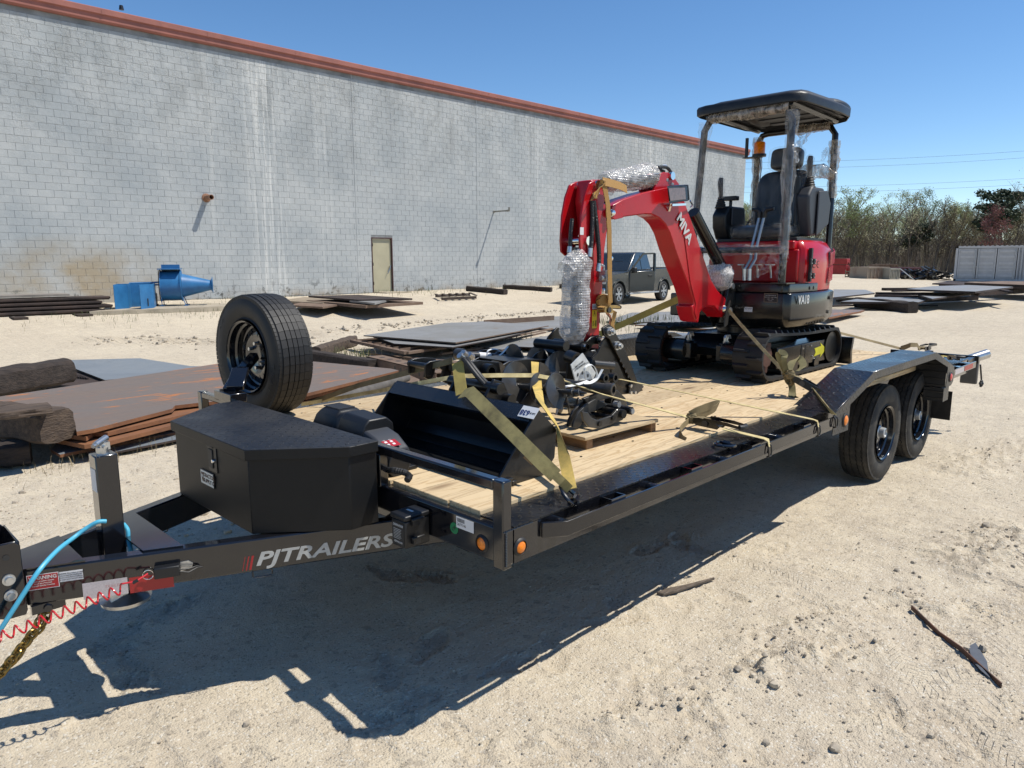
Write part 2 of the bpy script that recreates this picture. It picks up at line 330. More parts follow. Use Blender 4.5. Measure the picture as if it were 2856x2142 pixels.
# the ground lies a touch below the plates where the trailer wheels stand
me = bpy.data.meshes.new('ground'); nx_, ny_ = len(gx), len(gy)
co = np.stack([XX, YY, ZZ], -1).reshape(-1, 3).astype(np.float32); ii = np.arange(nx_*ny_).reshape(nx_, ny_)
q = np.stack([ii[:-1, :-1], ii[1:, :-1], ii[1:, 1:], ii[:-1, 1:]], -1).reshape(-1, 4)
me.vertices.add(len(co)); me.vertices.foreach_set('co', co.ravel()); me.loops.add(q.size); me.loops.foreach_set('vertex_index', q.ravel().astype(np.int32))
me.polygons.add(len(q)); me.polygons.foreach_set('loop_start', np.arange(0, q.size, 4, dtype=np.int32)); me.update(); me.shade_smooth()
ground = bpy.data.objects.new('ground', me); COL.objects.link(ground); tag(ground, kind='structure')
def ground_mat():
    m = bpy.data.materials.new('sandy_dirt'); t, b, new, ln = nodes(m); b.inputs['Roughness'].default_value = .95; b.inputs['Specular IOR Level'].default_value = .15
    g = new('ShaderNodeNewGeometry'); P = g.outputs['Position']
    def nz(s, d=6, r=.6, src=P): n = new('ShaderNodeTexNoise'); n.inputs['Scale'].default_value = s; n.inputs['Detail'].default_value = d; n.inputs['Roughness'].default_value = r; ln(src, n.inputs['Vector']); return n.outputs[0]
    def rg(x, a, c, lo=0, hi=1): n = new('ShaderNodeMapRange'); n.inputs[1].default_value = a; n.inputs[2].default_value = c; n.inputs[3].default_value = lo; n.inputs[4].default_value = hi; ln(x, n.inputs[0]); return n.outputs[0]
    def mix(f, a, c, mode='MIX'):
        n = new('ShaderNodeMix'); n.data_type = 'RGBA'; n.blend_type = mode
        if isinstance(f, float): n.inputs[0].default_value = f
        else: ln(f, n.inputs[0])
        for i, s in ((6, a), (7, c)):
            if isinstance(s, tuple): n.inputs[i].default_value = (*s, 1)
            else: ln(s, n.inputs[i])
        return n.outputs[2]
    c = mix(rg(nz(.5, 5), .35, .65), (.54, .465, .355), (.45, .385, .295))
    c = mix(rg(nz(4, 8, .7), .42, .7), c, (.60, .52, .39))
    c = mix(rg(nz(11, 8, .75), .55, .8, 0, .5), c, (.33, .27, .20))
    c = mix(rg(nz(.09, 3), .5, .7, 0, .35), c, (.42, .35, .27))
    # fine grit
    v = new('ShaderNodeTexVoronoi'); v.inputs['Scale'].default_value = 130; ln(P, v.inputs['Vector'])
    sv = new('ShaderNodeSeparateColor'); ln(v.outputs['Color'], sv.inputs[0])
    c = mix(rg(sv.outputs[0], .93, .95, 0, .55), c, (.2, .17, .13)); c = mix(rg(sv.outputs[1], .9, .93, 0, .7), c, (.62, .58, .5))
    v2 = new('ShaderNodeTexVoronoi'); v2.inputs['Scale'].default_value = 38; ln(P, v2.inputs['Vector']); s2 = new('ShaderNodeSeparateColor'); ln(v2.outputs['Color'], s2.inputs[0])
    c = mix(rg(s2.outputs[0], .965, .975, 0, .5), c, (.3, .26, .21))
    ln(c, b.inputs['Base Color'])
    mp = new('ShaderNodeMapping'); mp.inputs['Rotation'].default_value = (0, 0, -.16); mp.inputs['Scale'].default_value = (.35, 1.6, 1); ln(P, mp.inputs[0])
    h = mth(new, ln, 'ADD', mth(new, ln, 'MULTIPLY', nz(60, 6, .7), .007), mth(new, ln, 'MULTIPLY', nz(7, 8, .7), .016))
    h = mth(new, ln, 'ADD', h, mth(new, ln, 'MULTIPLY', nz(2.5, 7, .75, mp.outputs[0]), .03))
    h = mth(new, ln, 'ADD', h, mth(new, ln, 'MULTIPLY', v.outputs['Distance'], -.0035)); h = mth(new, ln, 'ADD', h, mth(new, ln, 'MULTIPLY', rg(s2.outputs[0], .9, .95), .006))
    # tyre prints pressed into the dust
    sp = new('ShaderNodeSeparateXYZ'); ln(P, sp.inputs[0]); mm = lambda *a: mth(new, ln, *a); wv = nz(.8, 2)
    for a, c0, w_, pt in ((.10, -1.25, .10, .05), (.16, -2.0, .11, .06), (-.12, -.75, .09, .045), (.3, -1.75, .10, .055), (-.35, -1.7, .08, .04), (.05, 5.0, .12, .07), (.18, 3.1, .12, .07), (1.1, -1.6, .05, .03)):
        s_ = mm('ADD', mm('SUBTRACT', mm('MULTIPLY', sp.outputs[1], math.cos(a)), mm('MULTIPLY', sp.outputs[0], math.sin(a))), mm('MULTIPLY', wv, .8)); s_ = mm('SUBTRACT', s_, c0+.4)
        t_ = mm('ADD', mm('MULTIPLY', sp.outputs[0], math.cos(a)), mm('MULTIPLY', sp.outputs[1], math.sin(a))); ab = mm('ABSOLUTE', s_)
        chev = mm('SINE', mm('ADD', mm('MULTIPLY', t_, 6.283/pt), mm('MULTIPLY', ab, 6.283/pt*.9))); msk = mm('MULTIPLY', rg(ab, w_*.85, w_, 1, 0), rg(nz(1.9, 4), .44, .58))
        h = mm('ADD', h, mm('MULTIPLY', msk, mm('SUBTRACT', mm('MULTIPLY', rg(chev, -.1, .5), .0045), .004)))
    bp = new('ShaderNodeBump'); bp.inputs['Strength'].default_value = .9; bp.inputs['Distance'].default_value = 1.; ln(h, bp.inputs['Height']); ln(bp.outputs[0], b.inputs['Normal'])
    return m
me.materials.append(ground_mat())
def gz_(x, y): return float(GH(np.array([x]), np.array([y]))[0])
# loose stones: nobody could count them
STONE = mat('stone', (.50, .43, .33), .9, var=.5, vs=14, col2=(.27, .23, .18), bump=.002, bs=80)
g = G(); rs = np.random.RandomState(5)
def scatter(n, uu, vv, r0, r1, segs=5):
    for _ in range(n):
        P = PZ(rs.uniform(*uu), rs.uniform(*vv), 0)
        if 0 < P.y < 2.5 and P.x > -.1 and P.x < 6 and random.random() < .6: continue
        r = r0*(r1/r0)**(rs.rand()**2.6); g.rock((P.x, P.y, gz_(P.x, P.y)+r*.15), r, segs)
scatter(2600, (-100, 2900), (1250, 2160), .0022, .009); scatter(260, (2000, 2900), (1150, 2100), .004, .018); scatter(260, (-60, 700), (1180, 1500), .006, .03)
for i, (p, q, wd, hh) in enumerate(RID):
    for _ in range(int(20+(p-q).length*(60 if wd < .3 else 34))):
        t = rs.rand(); x = p.x+(q.x-p.x)*t+rs.normal()*wd*.8; y = p.y+(q.y-p.y)*t+rs.normal()*wd*.8; r = (.004 if wd < .3 else .018)*(1+2.6*rs.rand()**3); g.rock((x, y, gz_(x, y)+r*.2), r, 6)
obj('loose_stones', g, STONE, smooth=50); o = bpy.data.objects['loose_stones']; tag(o, 'small loose stones and clods scattered over the sandy dirt', kind='stuff', cat='gravel')
for u, v_, r, lb in ((2058, 1888, .016, 'pale round pebble lying alone in the sunlit dirt below the long splinter'), (2748, 1478, .028, 'largest pale stone near the right edge of the picture'), (2160, 1917, .022, 'dark angular stone at the left end of the dirt ridge'), (2330, 2082, .022, 'grey stone below the clod ridge at the bottom'), (686, 2007, .014, 'small dark stone by the shadow edge of the trailer tongue'), (2740, 1818, .024, 'dark stone beside the buried rusty strip')):
    P = PG(u, v_); g = G(); g.rock((P.x, P.y, gz_(P.x, P.y)+r*.4), r, 9); tag(obj('stone', g, STONE, smooth=40), lb, 'stone')

# ================================================================== BUILDING
PHI = -.0105888615; WN = V((-math.sin(PHI), math.cos(PHI), 0)); WD = V((math.cos(PHI), math.sin(PHI), 0)); W0 = CP+WN*24.4086; W0.z = 0
WB, WH = .385, 8.10
def WP(s, z, d=0.): p = W0+WD*s-WN*d; return V((p.x, p.y, z))     # s along the wall, d proud of it
def ws(u, v):
    d = _ray(u, v); t = (W0-CP).dot(WN)/d.dot(WN); P = CP+d*t; return (P-W0).dot(WD), P.z
S1 = ws(2081, 432)[0]; S0 = -14.0
bld = thing('block_building', WP(0, 0), 'long grey painted concrete block warehouse with a red roof edge behind the trailer', 'building')
def block_mat():
    m = bpy.data.materials.new('painted_block'); t, b, new, ln = nodes(m); b.inputs['Roughness'].default_value = .8; b.inputs['Specular IOR Level'].default_value = .3
    g_ = new('ShaderNodeNewGeometry'); P = g_.outputs['Position']; sp = new('ShaderNodeSeparateXYZ'); ln(P, sp.inputs[0]); X, Z = sp.outputs[0], sp.outputs[2]
    mm = lambda *a: mth(new, ln, *a)
    def nz(s, d=6, r=.6, sc_=None):
        n = new('ShaderNodeTexNoise'); n.inputs['Scale'].default_value = s; n.inputs['Detail'].default_value = d; n.inputs['Roughness'].default_value = r
        if sc_: mp = new('ShaderNodeMapping'); mp.inputs['Scale'].default_value = sc_; ln(P, mp.inputs[0]); ln(mp.outputs[0], n.inputs['Vector'])
        else: ln(P, n.inputs['Vector'])
        return n.outputs[0]
    def rg(x, a, c, lo=0, hi=1): n = new('ShaderNodeMapRange'); n.inputs[1].default_value = a; n.inputs[2].default_value = c; n.inputs[3].default_value = lo; n.inputs[4].default_value = hi; ln(x, n.inputs[0]); return n.outputs[0]
    def mix(f, a, c):
        n = new('ShaderNodeMix'); n.data_type = 'RGBA'; ln(f, n.inputs[0])
        for i, s in ((6, a), (7, c)):
            if isinstance(s, tuple): n.inputs[i].default_value = (*s, 1)
            else: ln(s, n.inputs[i])
        return n.outputs[2]
    row = mm('FLOOR', mm('DIVIDE', mm('SUBTRACT', Z, WB), .2032)); col = mm('FLOOR', mm('DIVIDE', mm('ADD', X, mm('MULTIPLY', mm('FLOORED_MODULO', row, 2), .2032)), .4064))
    cb = new('ShaderNodeCombineXYZ'); ln(row, cb.inputs[0]); ln(col, cb.inputs[1]); wn_ = new('ShaderNodeTexWhiteNoise'); ln(cb.outputs[0], wn_.inputs['Vector']); rnd = wn_.outputs['Value']
    c = mix(rnd, (.42, .435, .43), (.455, .468, .46))
    c = mix(rg(nz(.45, 7, .7), .38, .66, 0, .8), c, (.30, .33, .345))
    # weather washes down the upper wall
    top = rg(Z, 3.2, 7.5)
    c = mix(mm('MULTIPLY', rg(nz(1.1, 8, .72, (1, 1, .45)), .46, .66, 0, .65), top), c, (.25, .26, .255))
    c = mix(mm('MULTIPLY', rg(nz(1.5, 5, .6, (1.6, 1, .09)), .55, .72, 0, .5), rg(Z, 1.5, 6)), c, (.3, .315, .32))
    # pale run marks (lime) in two bands
    for x0, wd, a in ((10.9, 1.0, .8), (13.1, .45, .35), (9.0, .35, .3), (34, 2.5, .5), (24.5, 1.2, .4)):
        band = rg(mm('ABSOLUTE', mm('SUBTRACT', X, x0)), wd*.25, wd, a, 0)
        c = mix(mm('MULTIPLY', band, rg(nz(1, 5, .65, (9, 1, .35)), .45, .62)), c, (.62, .62, .59))
    # rust tinted splash behind the blue fan
    d2 = mm('ADD', mm('POWER', mm('DIVIDE', mm('SUBTRACT', X, 4.7), 2.6), 2), mm('POWER', mm('DIVIDE', mm('SUBTRACT', Z, 1.1), 1.25), 2))
    c = mix(mm('MULTIPLY', rg(d2, .05, 1.2, .75, 0), rg(nz(.9, 5), .3, .6)), c, (.36, .27, .15))
    # scuffed feet of the wall
    c = mix(mm('MULTIPLY', rg(Z, .55, 1.05, 1, 0), rg(nz(3.2, 7, .75), .55, .62)), c, (.1, .105, .1))
    c = mix(mm('MULTIPLY', rg(Z, .45, .75, 1, 0), rg(nz(1.2, 4), .4, .65, 0, .6)), c, (.28, .22, .15))
    c = mix(rg(nz(24, 4, .6), .66, .72, 0, .6), c, (.14, .145, .15))
    ln(c, b.inputs['Base Color'])
    bp = new('ShaderNodeBump'); bp.inputs['Distance'].default_value = .012; bp.inputs['Strength'].default_value = .8; ln(mm('ADD', mm('MULTIPLY', nz(9, 8, .75), 1.), mm('MULTIPLY', rg(nz(2.3, 7, .8), .5, .6, 0, 1), mm('MULTIPLY', top, .8))), bp.inputs['Height']); ln(bp.outputs[0], b.inputs['Normal'])
    return m
BLK = block_mat(); MORT = mat('mortar', (.27, .28, .28), .9, var=.4, vs=2, space='World')
# door opening
dl, dz = ws(1035, 662); dr = ws(1095, 663.5)[0]; DW = (dl, dl+1.0, WB-.02, WB+2.15)
g = G(); BT = .2
NS = int((S1-S0)/.4064)+1
def wbox(g, s0, s1, z0, z1, d0, d1): g.prism([WP(s0, z0, d0), WP(s1, z0, d0), WP(s1, z1, d0), WP(s0, z1, d0)], (WP(0, 0, d1)-WP(0, 0, d0)))
# backing (mortar) in four pieces round the door
wbox(g, S0, DW[0], -.4, WB+WH, -.2, -.008); wbox(g, DW[1], S1, -.4, WB+WH, -.2, -.008); wbox(g, DW[0], DW[1], DW[3], WB+WH, -.2, -.008)
obj('mortar_wall', g, MORT, bld, smooth=0)
cells = []
for r in range(int(WH/.2032)):
    z0 = WB+r*.2032; z1 = z0+.2032; off = (r % 2)*.2032
    s = S0-off
    while s < S1:
        a, b_ = max(s, S0), min(s+.4064, S1); s += .4064
        # world x keyed so that colour cells follow the joints
        segs = [(a, b_)]
        if z1 > DW[2] and z0 < DW[3]-.02: segs = [x for x in ((a, min(b_, DW[0])), (max(a, DW[1]), b_)) if x[1]-x[0] > .03]
        for a2, b2 in segs:
            if b2-a2 > .05: cells.append((a2, b2, z0, z1))
def inframe(s, z):
    P = WP(s, z)-CP; d = P.dot(_f); 
    if d <= 0: return None
    u, v_ = 1428+FPX*P.dot(_r2)/d, 1071-FPX*P.dot(_u2)/d
    return d if (20 < u < 2836 and 20 < v_ < 2142) else None
full = [c for c in cells if c[1]-c[0] > .4 and inframe((c[0]+c[1])/2, (c[2]+c[3])/2) and c[2] > .9]
full.sort(key=lambda c: inframe((c[0]+c[1])/2, (c[2]+c[3])/2)); near = set(full[:298])
def blockgeo(g, a, b_, z0, z1, jit=0):
    j = .0028; c_ = .0045; d1 = 0+jit; d0 = -.012
    a += j; b_ -= j; z0 += j; z1 -= j
    P = [WP(a, z0, d0), WP(b_, z0, d0), WP(b_, z1, d0), WP(a, z1, d0), WP(a, z0, d1-c_), WP(b_, z0, d1-c_), WP(b_, z1, d1-c_), WP(a, z1, d1-c_), WP(a+c_, z0+c_, d1), WP(b_-c_, z0+c_, d1), WP(b_-c_, z1-c_, d1), WP(a+c_, z1-c_, d1)]
    g.add(P, [(0,1,5,4),(1,2,6,5),(2,3,7,6),(3,0,4,7),(4,5,9,8),(5,6,10,9),(6,7,11,10),(7,4,8,11),(8,9,10,11)])
g = G()
for c in cells:
    if c not in near: blockgeo(g, *c, jit=random.uniform(-.0015, .002))
o = obj('block_courses', g, BLK, bld, smooth=0); o['kind'] = 'stuff'
g = G(); blockgeo(g, 0, .4064, 0, .2032); proto = None
for c in near:
    if proto is None: proto = obj('concrete_block', g, BLK, bld, smooth=0); b_ = proto
    else: b_ = proto.copy(); COL.objects.link(b_)
    b_.parent = bld; b_.matrix_parent_inverse = Matrix.Translation(bld.location).inverted()
    b_.location = WD*c[0]+V((0, 0, c[2]))-WN*0 + WN*random.uniform(-.002, .0015)
# right return of the building and roof
g = G(); g.prism([WP(S1, -.4, 0-.011), WP(S1, WB+WH, -.011), WP(S1, WB+WH, -24), WP(S1, -.4, -24)], WD*-.2); obj('side_wall', g, BLK, bld, smooth=0)
FASC = mat('red_fascia', (.33, .12, .09), .65, var=.3, vs=1.2, bump=.004, bs=6, col2=(.24, .09, .07), space='World')
g = G(); zt = WB+WH
g.prism([WP(S0, zt-.03, 0), WP(S0, zt-.03, .07), WP(S0, zt+.02, .12), WP(S0, zt+.16, .12), WP(S0, zt+.19, .17), WP(S0, zt+.33, .17), WP(S0, zt+.38, .06), WP(S0, zt+.38, -.3), WP(S0, zt-.03, -.3)], WD*(S1-S0+.25)); fc_ = obj('roof_fascia', g, FASC, bld, smooth=0)
g = G()
for s in np.arange(S0, S1, 3.05): wbox(g, s, s+.05, zt+.18, zt+.32, .1, .176)
obj('fascia_joint', g, FASC, bld, smooth=0)
g = G(); wbox(g, S0, S1, zt-.02, zt+.2, -24, -.3); obj('roof', g, MORT, bld, smooth=0)
cap = ws(343, 38); g = G(); P = WP(cap[0], zt+.5, -.1); g.cyl(P, P+V((0, 0, .12)), .07, .05, 12); obj('roof_vent', g, IRON, bld)
# door
DOORM = mat('cream_door', (.44, .40, .27), .5, var=.12, vs=2); DFR = mat('brown_frame', (.075, .032, .028), .5, var=.3, vs=9)
g = G(); wbox(g, DW[0], DW[0]+.045, WB-.02, DW[3], -.12, .012); wbox(g, DW[1]-.045, DW[1], WB-.02, DW[3], -.12, .012); wbox(g, DW[0]+.045, DW[1]-.045, DW[3]-.05, DW[3], -.12, .012); dfr = obj('door_frame', g, DFR, bld, bevel=.004)
g = G(); wbox(g, DW[0]+.05, DW[1]-.05, WB, DW[3]-.055, -.1, -.055); dd = obj('door', g, DOORM, bld, bevel=.003)
g = G()
for z in (.3, 1.05, 1.8): wbox(g, DW[0]+.035, DW[0]+.06, WB+z, WB+z+.12, -.055, .02)
obj('hinge', g, IRON, dd)
hp = WP(DW[1]-.13, WB+1.02, -.05); g = G(); g.cyl(hp, hp-WN*.07, .03, .03, 12); g.tube([hp-WN*.07, hp-WN*.08-WD*.02+V((0,0,-.02)), hp-WN*.08-WD*.13+V((0,0,-.22)), hp-WN*.08-WD*.16+V((0,0,-.30)), hp-WN*.08-WD*.11+V((0,0,-.24)), hp-WN*.08-WD*.02+V((0,0,-.06))], .008, 6); obj('door_handle', g, CHROME, dd)
g = G(); g.box(-.6, .6, -.9, 0, -.02, .045); st = obj('door_slab', g, mat('concrete_pad', (.42, .36, .27), .9, var=.3, vs=3, bump=.004, bs=30)); st.location = WP(DW[0]+.6, WB-.03, .02); st.location.z = WB-.02; tag(st, 'low concrete slab in front of the cream door', 'slab')
# stub pipes
def stub(u, v, L, r, lb, elbow=False, mt=None):
    s, z = ws(u, v); P = WP(s, z, 0); t = thing('wall_pipe', P, lb, 'pipe'); g = G(); g.lathe([(r*.82, -.02), (r, -.02), (r, L), (r*.8, L), (r*.8, .1)], P, -WN, 18)
    obj('pipe', g, mt, t)
    g = G(); g.lathe([(0, .004), (r*1.7, .004), (r*1.7, .015), (r, .03)], P, -WN, 18); obj('wall_flange', g, mt, t)
    if elbow:
        E_ = P-WN*L; g = G(); g.tube([E_+WN*.06, E_-WN*.03, E_-WN*.05+V((0,0,.04)), E_-WN*.05+V((0,0,.14))], r*1.25, 12); obj('elbow', g, mt, t)
CLAY = mat('rusty_pipe', (.33, .17, .1), .7, var=.4, vs=10); PIPEG = mat('grey_pipe', (.32, .31, .27), .6, var=.4, vs=10)
stub(575, 552, .42, .085, 'short clay coloured pipe stub sticking out of the left part of the block wall', mt=CLAY)
stub(1377, 590, .95, .035, 'thin grey elbowed pipe sticking out of the middle of the block wall', True, PIPEG)
# conduit seams that run down the wall
g = G()
for s_ in (ws(985, 400)[0], ws(1330, 560)[0]): wbox(g, s_, s_+.03, WB, zt-.03, 0, .01)
obj('control_joint', g, BLK, bld, smooth=0)
# ================================================================== TRAILER
W = 2.47; ZT = .7275; ZB = .6015; ZW = .745
TR = thing('equipment_trailer', (2.8, W/2, 0), 'long black flatbed equipment trailer with pine plank deck and drive over tread plate fenders', 'trailer')
TPXY = tread_mat('tread_plate'); TPXZ = tread_mat('tread_plate_side', 0, 2, wear=.15, rough=.4)
TPYZ = tread_mat('tread_plate_end', 1, 2)
# frame
g = G(); g.box(.012, .05, -.001, W+.001, ZB, ZT+.0015); obj('front_channel', g, PAINT, TR, bevel=.006)
for y0 in (0.051, W-.10):
    for xa, xe in ((.052, 2.86), (5.17, 5.95)):
        g = G(); g.box(xa, xe, y0-.051 if y0 < 1 else W-.006, y0-.045 if y0 < 1 else W, ZB+.001, ZT-.001); g.box(xa, xe, y0-.045 if y0 < 1 else y0, y0-.001 if y0 < 1 else W-.006, ZB+.001, ZB+.008)
        obj('side_channel', g, PAINT, TR)
g = G()
for x in np.arange(.45, 5.8, .4): e_ = .36 if 2.7 < x < 5.1 else .01; g.box(x, x+.05, e_, W-e_, ZB+.02, ZB+.085)
obj('crossmembers', g, PAINT2, TR)
for y in (.55, 1.92):
    g = G(); g.box(.3, 5.9, y-.04, y+.04, .42, .60); obj('main_rail', g, PAINT2, TR)
g = G()
for x in (4.17, 5.04): g.cyl((x, .15, .33), (x, W-.15, .33), .038, n=12)
obj('axle', g, PAINT2, TR)
# headrail
for y in (0.0, W-.06, .70, W-.76):
    g = G(); g.box(-.001, .042, y, y+.05, (ZB-.012 if y in (0., W-.06) else ZT), (.9015 if y in (0., W-.06) else .863)); obj('headrail_post', g, PAINT, TR, bevel=.005)
g = G(); g.box(0, .041, .051, W-.061, .864, .9); obj('headrail', g, PAINT, TR, bevel=.006)
# planks
def wood_mat(name, k=1., dark=(.30, .185, .085), lt=(.56, .43, .26)):
    m = bpy.data.materials.new(name); t, b, new, ln = nodes(m); b.inputs['Roughness'].default_value = .72
    tc = new('ShaderNodeTexCoord'); oi = new('ShaderNodeObjectInfo'); mp = new('ShaderNodeMapping'); mp.inputs['Scale'].default_value = (.9, 9, 9); ad = new('ShaderNodeVectorMath'); ad.operation = 'ADD'
    sc_ = new('ShaderNodeVectorMath'); sc_.operation = 'SCALE'; sc_.inputs[0].default_value = (37, 11, 5); ln(oi.outputs['Random'], sc_.inputs['Scale']); ln(tc.outputs['Object'], ad.inputs[0]); ln(sc_.outputs[0], ad.inputs[1]); ln(ad.outputs[0], mp.inputs[0])
    n1 = new('ShaderNodeTexNoise'); n1.inputs['Scale'].default_value = 1.6; n1.inputs['Detail'].default_value = 3; n1.inputs['Distortion'].default_value = .6; ln(mp.outputs[0], n1.inputs['Vector'])
    rings = mth(new, ln, 'FRACT', mth(new, ln, 'MULTIPLY', n1.outputs[0], 9)); rr = new('ShaderNodeMapRange'); rr.interpolation_type = 'SMOOTHSTEP'; rr.inputs[1].default_value = .55; rr.inputs[2].default_value = 1.; ln(rings, rr.inputs[0])
    mx = new('ShaderNodeMix'); mx.data_type = 'RGBA'; mx.inputs[6].default_value = (*lt, 1); mx.inputs[7].default_value = (.40, .265, .13, 1); f = mth(new, ln, 'MULTIPLY', rr.outputs[0], .7*k); ln(f, mx.inputs[0])
    m2 = new('ShaderNodeMapping'); m2.inputs['Scale'].default_value = (2.2, 6.5, 3); ln(ad.outputs[0], m2.inputs[0]); v = new('ShaderNodeTexVoronoi'); v.inputs['Scale'].default_value = .72; ln(m2.outputs[0], v.inputs['Vector'])
    kn = new('ShaderNodeMapRange'); kn.inputs[1].default_value = .05; kn.inputs[2].default_value = .17; kn.inputs[3].default_value = 1; kn.inputs[4].default_value = 0; ln(v.outputs['Distance'], kn.inputs[0])
    sc2 = new('ShaderNodeSeparateColor'); ln(v.outputs['Color'], sc2.inputs[0]); kk = mth(new, ln, 'MULTIPLY', kn.outputs[0], mth(new, ln, 'GREATER_THAN', sc2.outputs[0], .58))
    mx2 = new('ShaderNodeMix'); mx2.data_type = 'RGBA'; ln(mth(new, ln, 'MULTIPLY', kk, .85), mx2.inputs[0]); ln(mx.outputs[2], mx2.inputs[6]); mx2.inputs[7].default_value = (.14, .07, .03, 1)
    n3 = new('ShaderNodeTexNoise'); n3.inputs['Scale'].default_value = 2.4; n3.inputs['Detail'].default_value = 7; n3.inputs['Roughness'].default_value = .7; ln(ad.outputs[0], n3.inputs['Vector']); r3 = new('ShaderNodeMapRange'); r3.inputs[1].default_value = .5; r3.inputs[2].default_value = .75; r3.inputs[4].default_value = .35; ln(n3.outputs[0], r3.inputs[0])
    mx3 = new('ShaderNodeMix'); mx3.data_type = 'RGBA'; ln(r3.outputs[0], mx3.inputs[0]); ln(mx2.outputs[2], mx3.inputs[6]); mx3.inputs[7].default_value = (*dark, 1)
    hv = new('ShaderNodeHueSaturation'); ln(mth(new, ln, 'ADD', mth(new, ln, 'MULTIPLY', oi.outputs['Random'], .28), .84), hv.inputs['Value']); ln(mx3.outputs[2], hv.inputs['Color']); ln(hv.outputs[0], b.inputs['Base Color'])
    bp = new('ShaderNodeBump'); bp.inputs['Distance'].default_value = .0015; ln(rr.outputs[0], bp.inputs['Height']); ln(bp.outputs[0], b.inputs['Normal'])
    return m
PINE = wood_mat('pine')
NB = 12; bw = (W-.34)/NB
screws = G()
for i in range(NB):
    y = .17+i*bw; g = G(); g.box(.052+random.uniform(0, .01), 5.84+random.uniform(0, .015), y+.0025, y+bw-.0025, ZW-.038, ZW+random.uniform(-.0015, .0015)); obj('plank', g, PINE, TR, bevel=.0025, seg=1)
    for x in np.arange(.47, 5.8, .4):
        if (i+int(x*10)) % 2: screws.cyl((x, y+.03, ZW), (x, y+.03, ZW+.0022), .006, n=6); screws.cyl((x, y+bw-.03, ZW), (x, y+bw-.03, ZW+.0022), .006, n=6)
o = obj('deck_screws', screws, IRON, TR); o['kind'] = 'stuff'
# side tread strips
FX0, FX1, FX2, FX3 = 2.67, 3.285, 4.66, 5.215; FZ = .914
for y0, y1 in ((0.001, .168), (W-.168, W-.001)):
    g = G(); g.box(.052, FX0+.06, y0, y1, ZT, ZT+.006); obj('tread_strip', g, TPXY, TR)
    g = G(); g.box(FX3-.02, 5.95, y0, y1, ZT, ZT+.006); obj('tread_strip', g, TPXY, TR)
# drive-over fenders
for side in (0, 1):
    def fy(y): return y if side == 0 else W-y
    def pr(g, pts, ex): g.prism([(p[0], fy(p[1]), p[2]) for p in pts], (ex[0], ex[1] if side == 0 else -ex[1], ex[2]))
    fen = G(); t = .005
    prof = [(FX0, ZT+.008), (FX1, FZ), (FX2, FZ), (FX3, ZT+.02)]
    for (a, za), (b, zb) in zip(prof[:-1], prof[1:]): pr(fen, [(a, -.06, za), (b, -.06, zb), (b, -.06, zb-t), (a, -.06, za-t)], (0, .25, 0))
    fd = obj('fender', fen, TPXY, TR, bevel=.002, seg=1)
    sk = G(); h = .05; e = .004
    pr(sk, [(FX0, -.064, ZT+.005), (FX1, -.064, FZ), (FX1+.02, -.064, FZ-h), (2.905, -.064, .755), (2.895, -.064, ZB-.005), (FX0-.02, -.064, ZB+.002)], (0, e, 0))
    pr(sk, [(FX1, -.064, FZ), (FX2, -.064, FZ), (FX2-.02, -.064, FZ-h), (FX1+.02, -.064, FZ-h)], (0, e, 0))
    pr(sk, [(FX2, -.064, FZ), (FX3, -.064, ZT+.017), (FX3+.01, -.064, ZB+.02), (FX3-.05, -.064, ZB-.01), (5.02, -.064, ZB-.01), (5.02, -.064, .76), (FX2-.02, -.064, FZ-h)], (0, e, 0))
    obj('fender_skirt', sk, TPXZ, fd)
    iw = G(); pr(iw, [(FX0, .187, ZW), (FX1, .187, FZ-.006), (FX2, .187, FZ-.006), (FX3, .187, ZW)], (0, .003, 0)); obj('fender_inner_wall', iw, TPXZ, fd)
    g = G(); g.box(5.02, 5.17, *sorted((fy(-.05), fy(.10))), .47, ZB-.02); pr(g, [(5.02, -.055, ZB-.01), (5.02, .30, ZB-.01), (5.02, .30, .86), (5.02, -.055, .80)], (.005, 0, 0)); obj('fender_end', g, TPXZ, fd)
    # mud flap
    g = G(); g.box(5.30, 5.306, *sorted((fy(-.05), fy(.27))), .27, .52); g.box(5.17, 5.31, *sorted((fy(.0), fy(.2))), .50, .60); obj('mud_flap', g, PAINT2, TR, bevel=.002)
    # marker lamps on the fender
    for x, m_ in ((2.835, AMBER), (5.12, REDL)):
        g = G(); g.lathe([(0, .012), (.02, .011), (.03, .006), (.032, 0)], (x, fy(-.066), .668), (0, -1 if side == 0 else 1, 0), 20); lo = obj('marker_lamp', g, m_, TR)
        g = G(); g.lathe([(.03, 0), (.036, .007), (.042, .003), (.043, 0)], (x, fy(-.066), .668), (0, -1 if side == 0 else 1, 0), 20); obj('lamp_grommet', g, HOSE, lo)
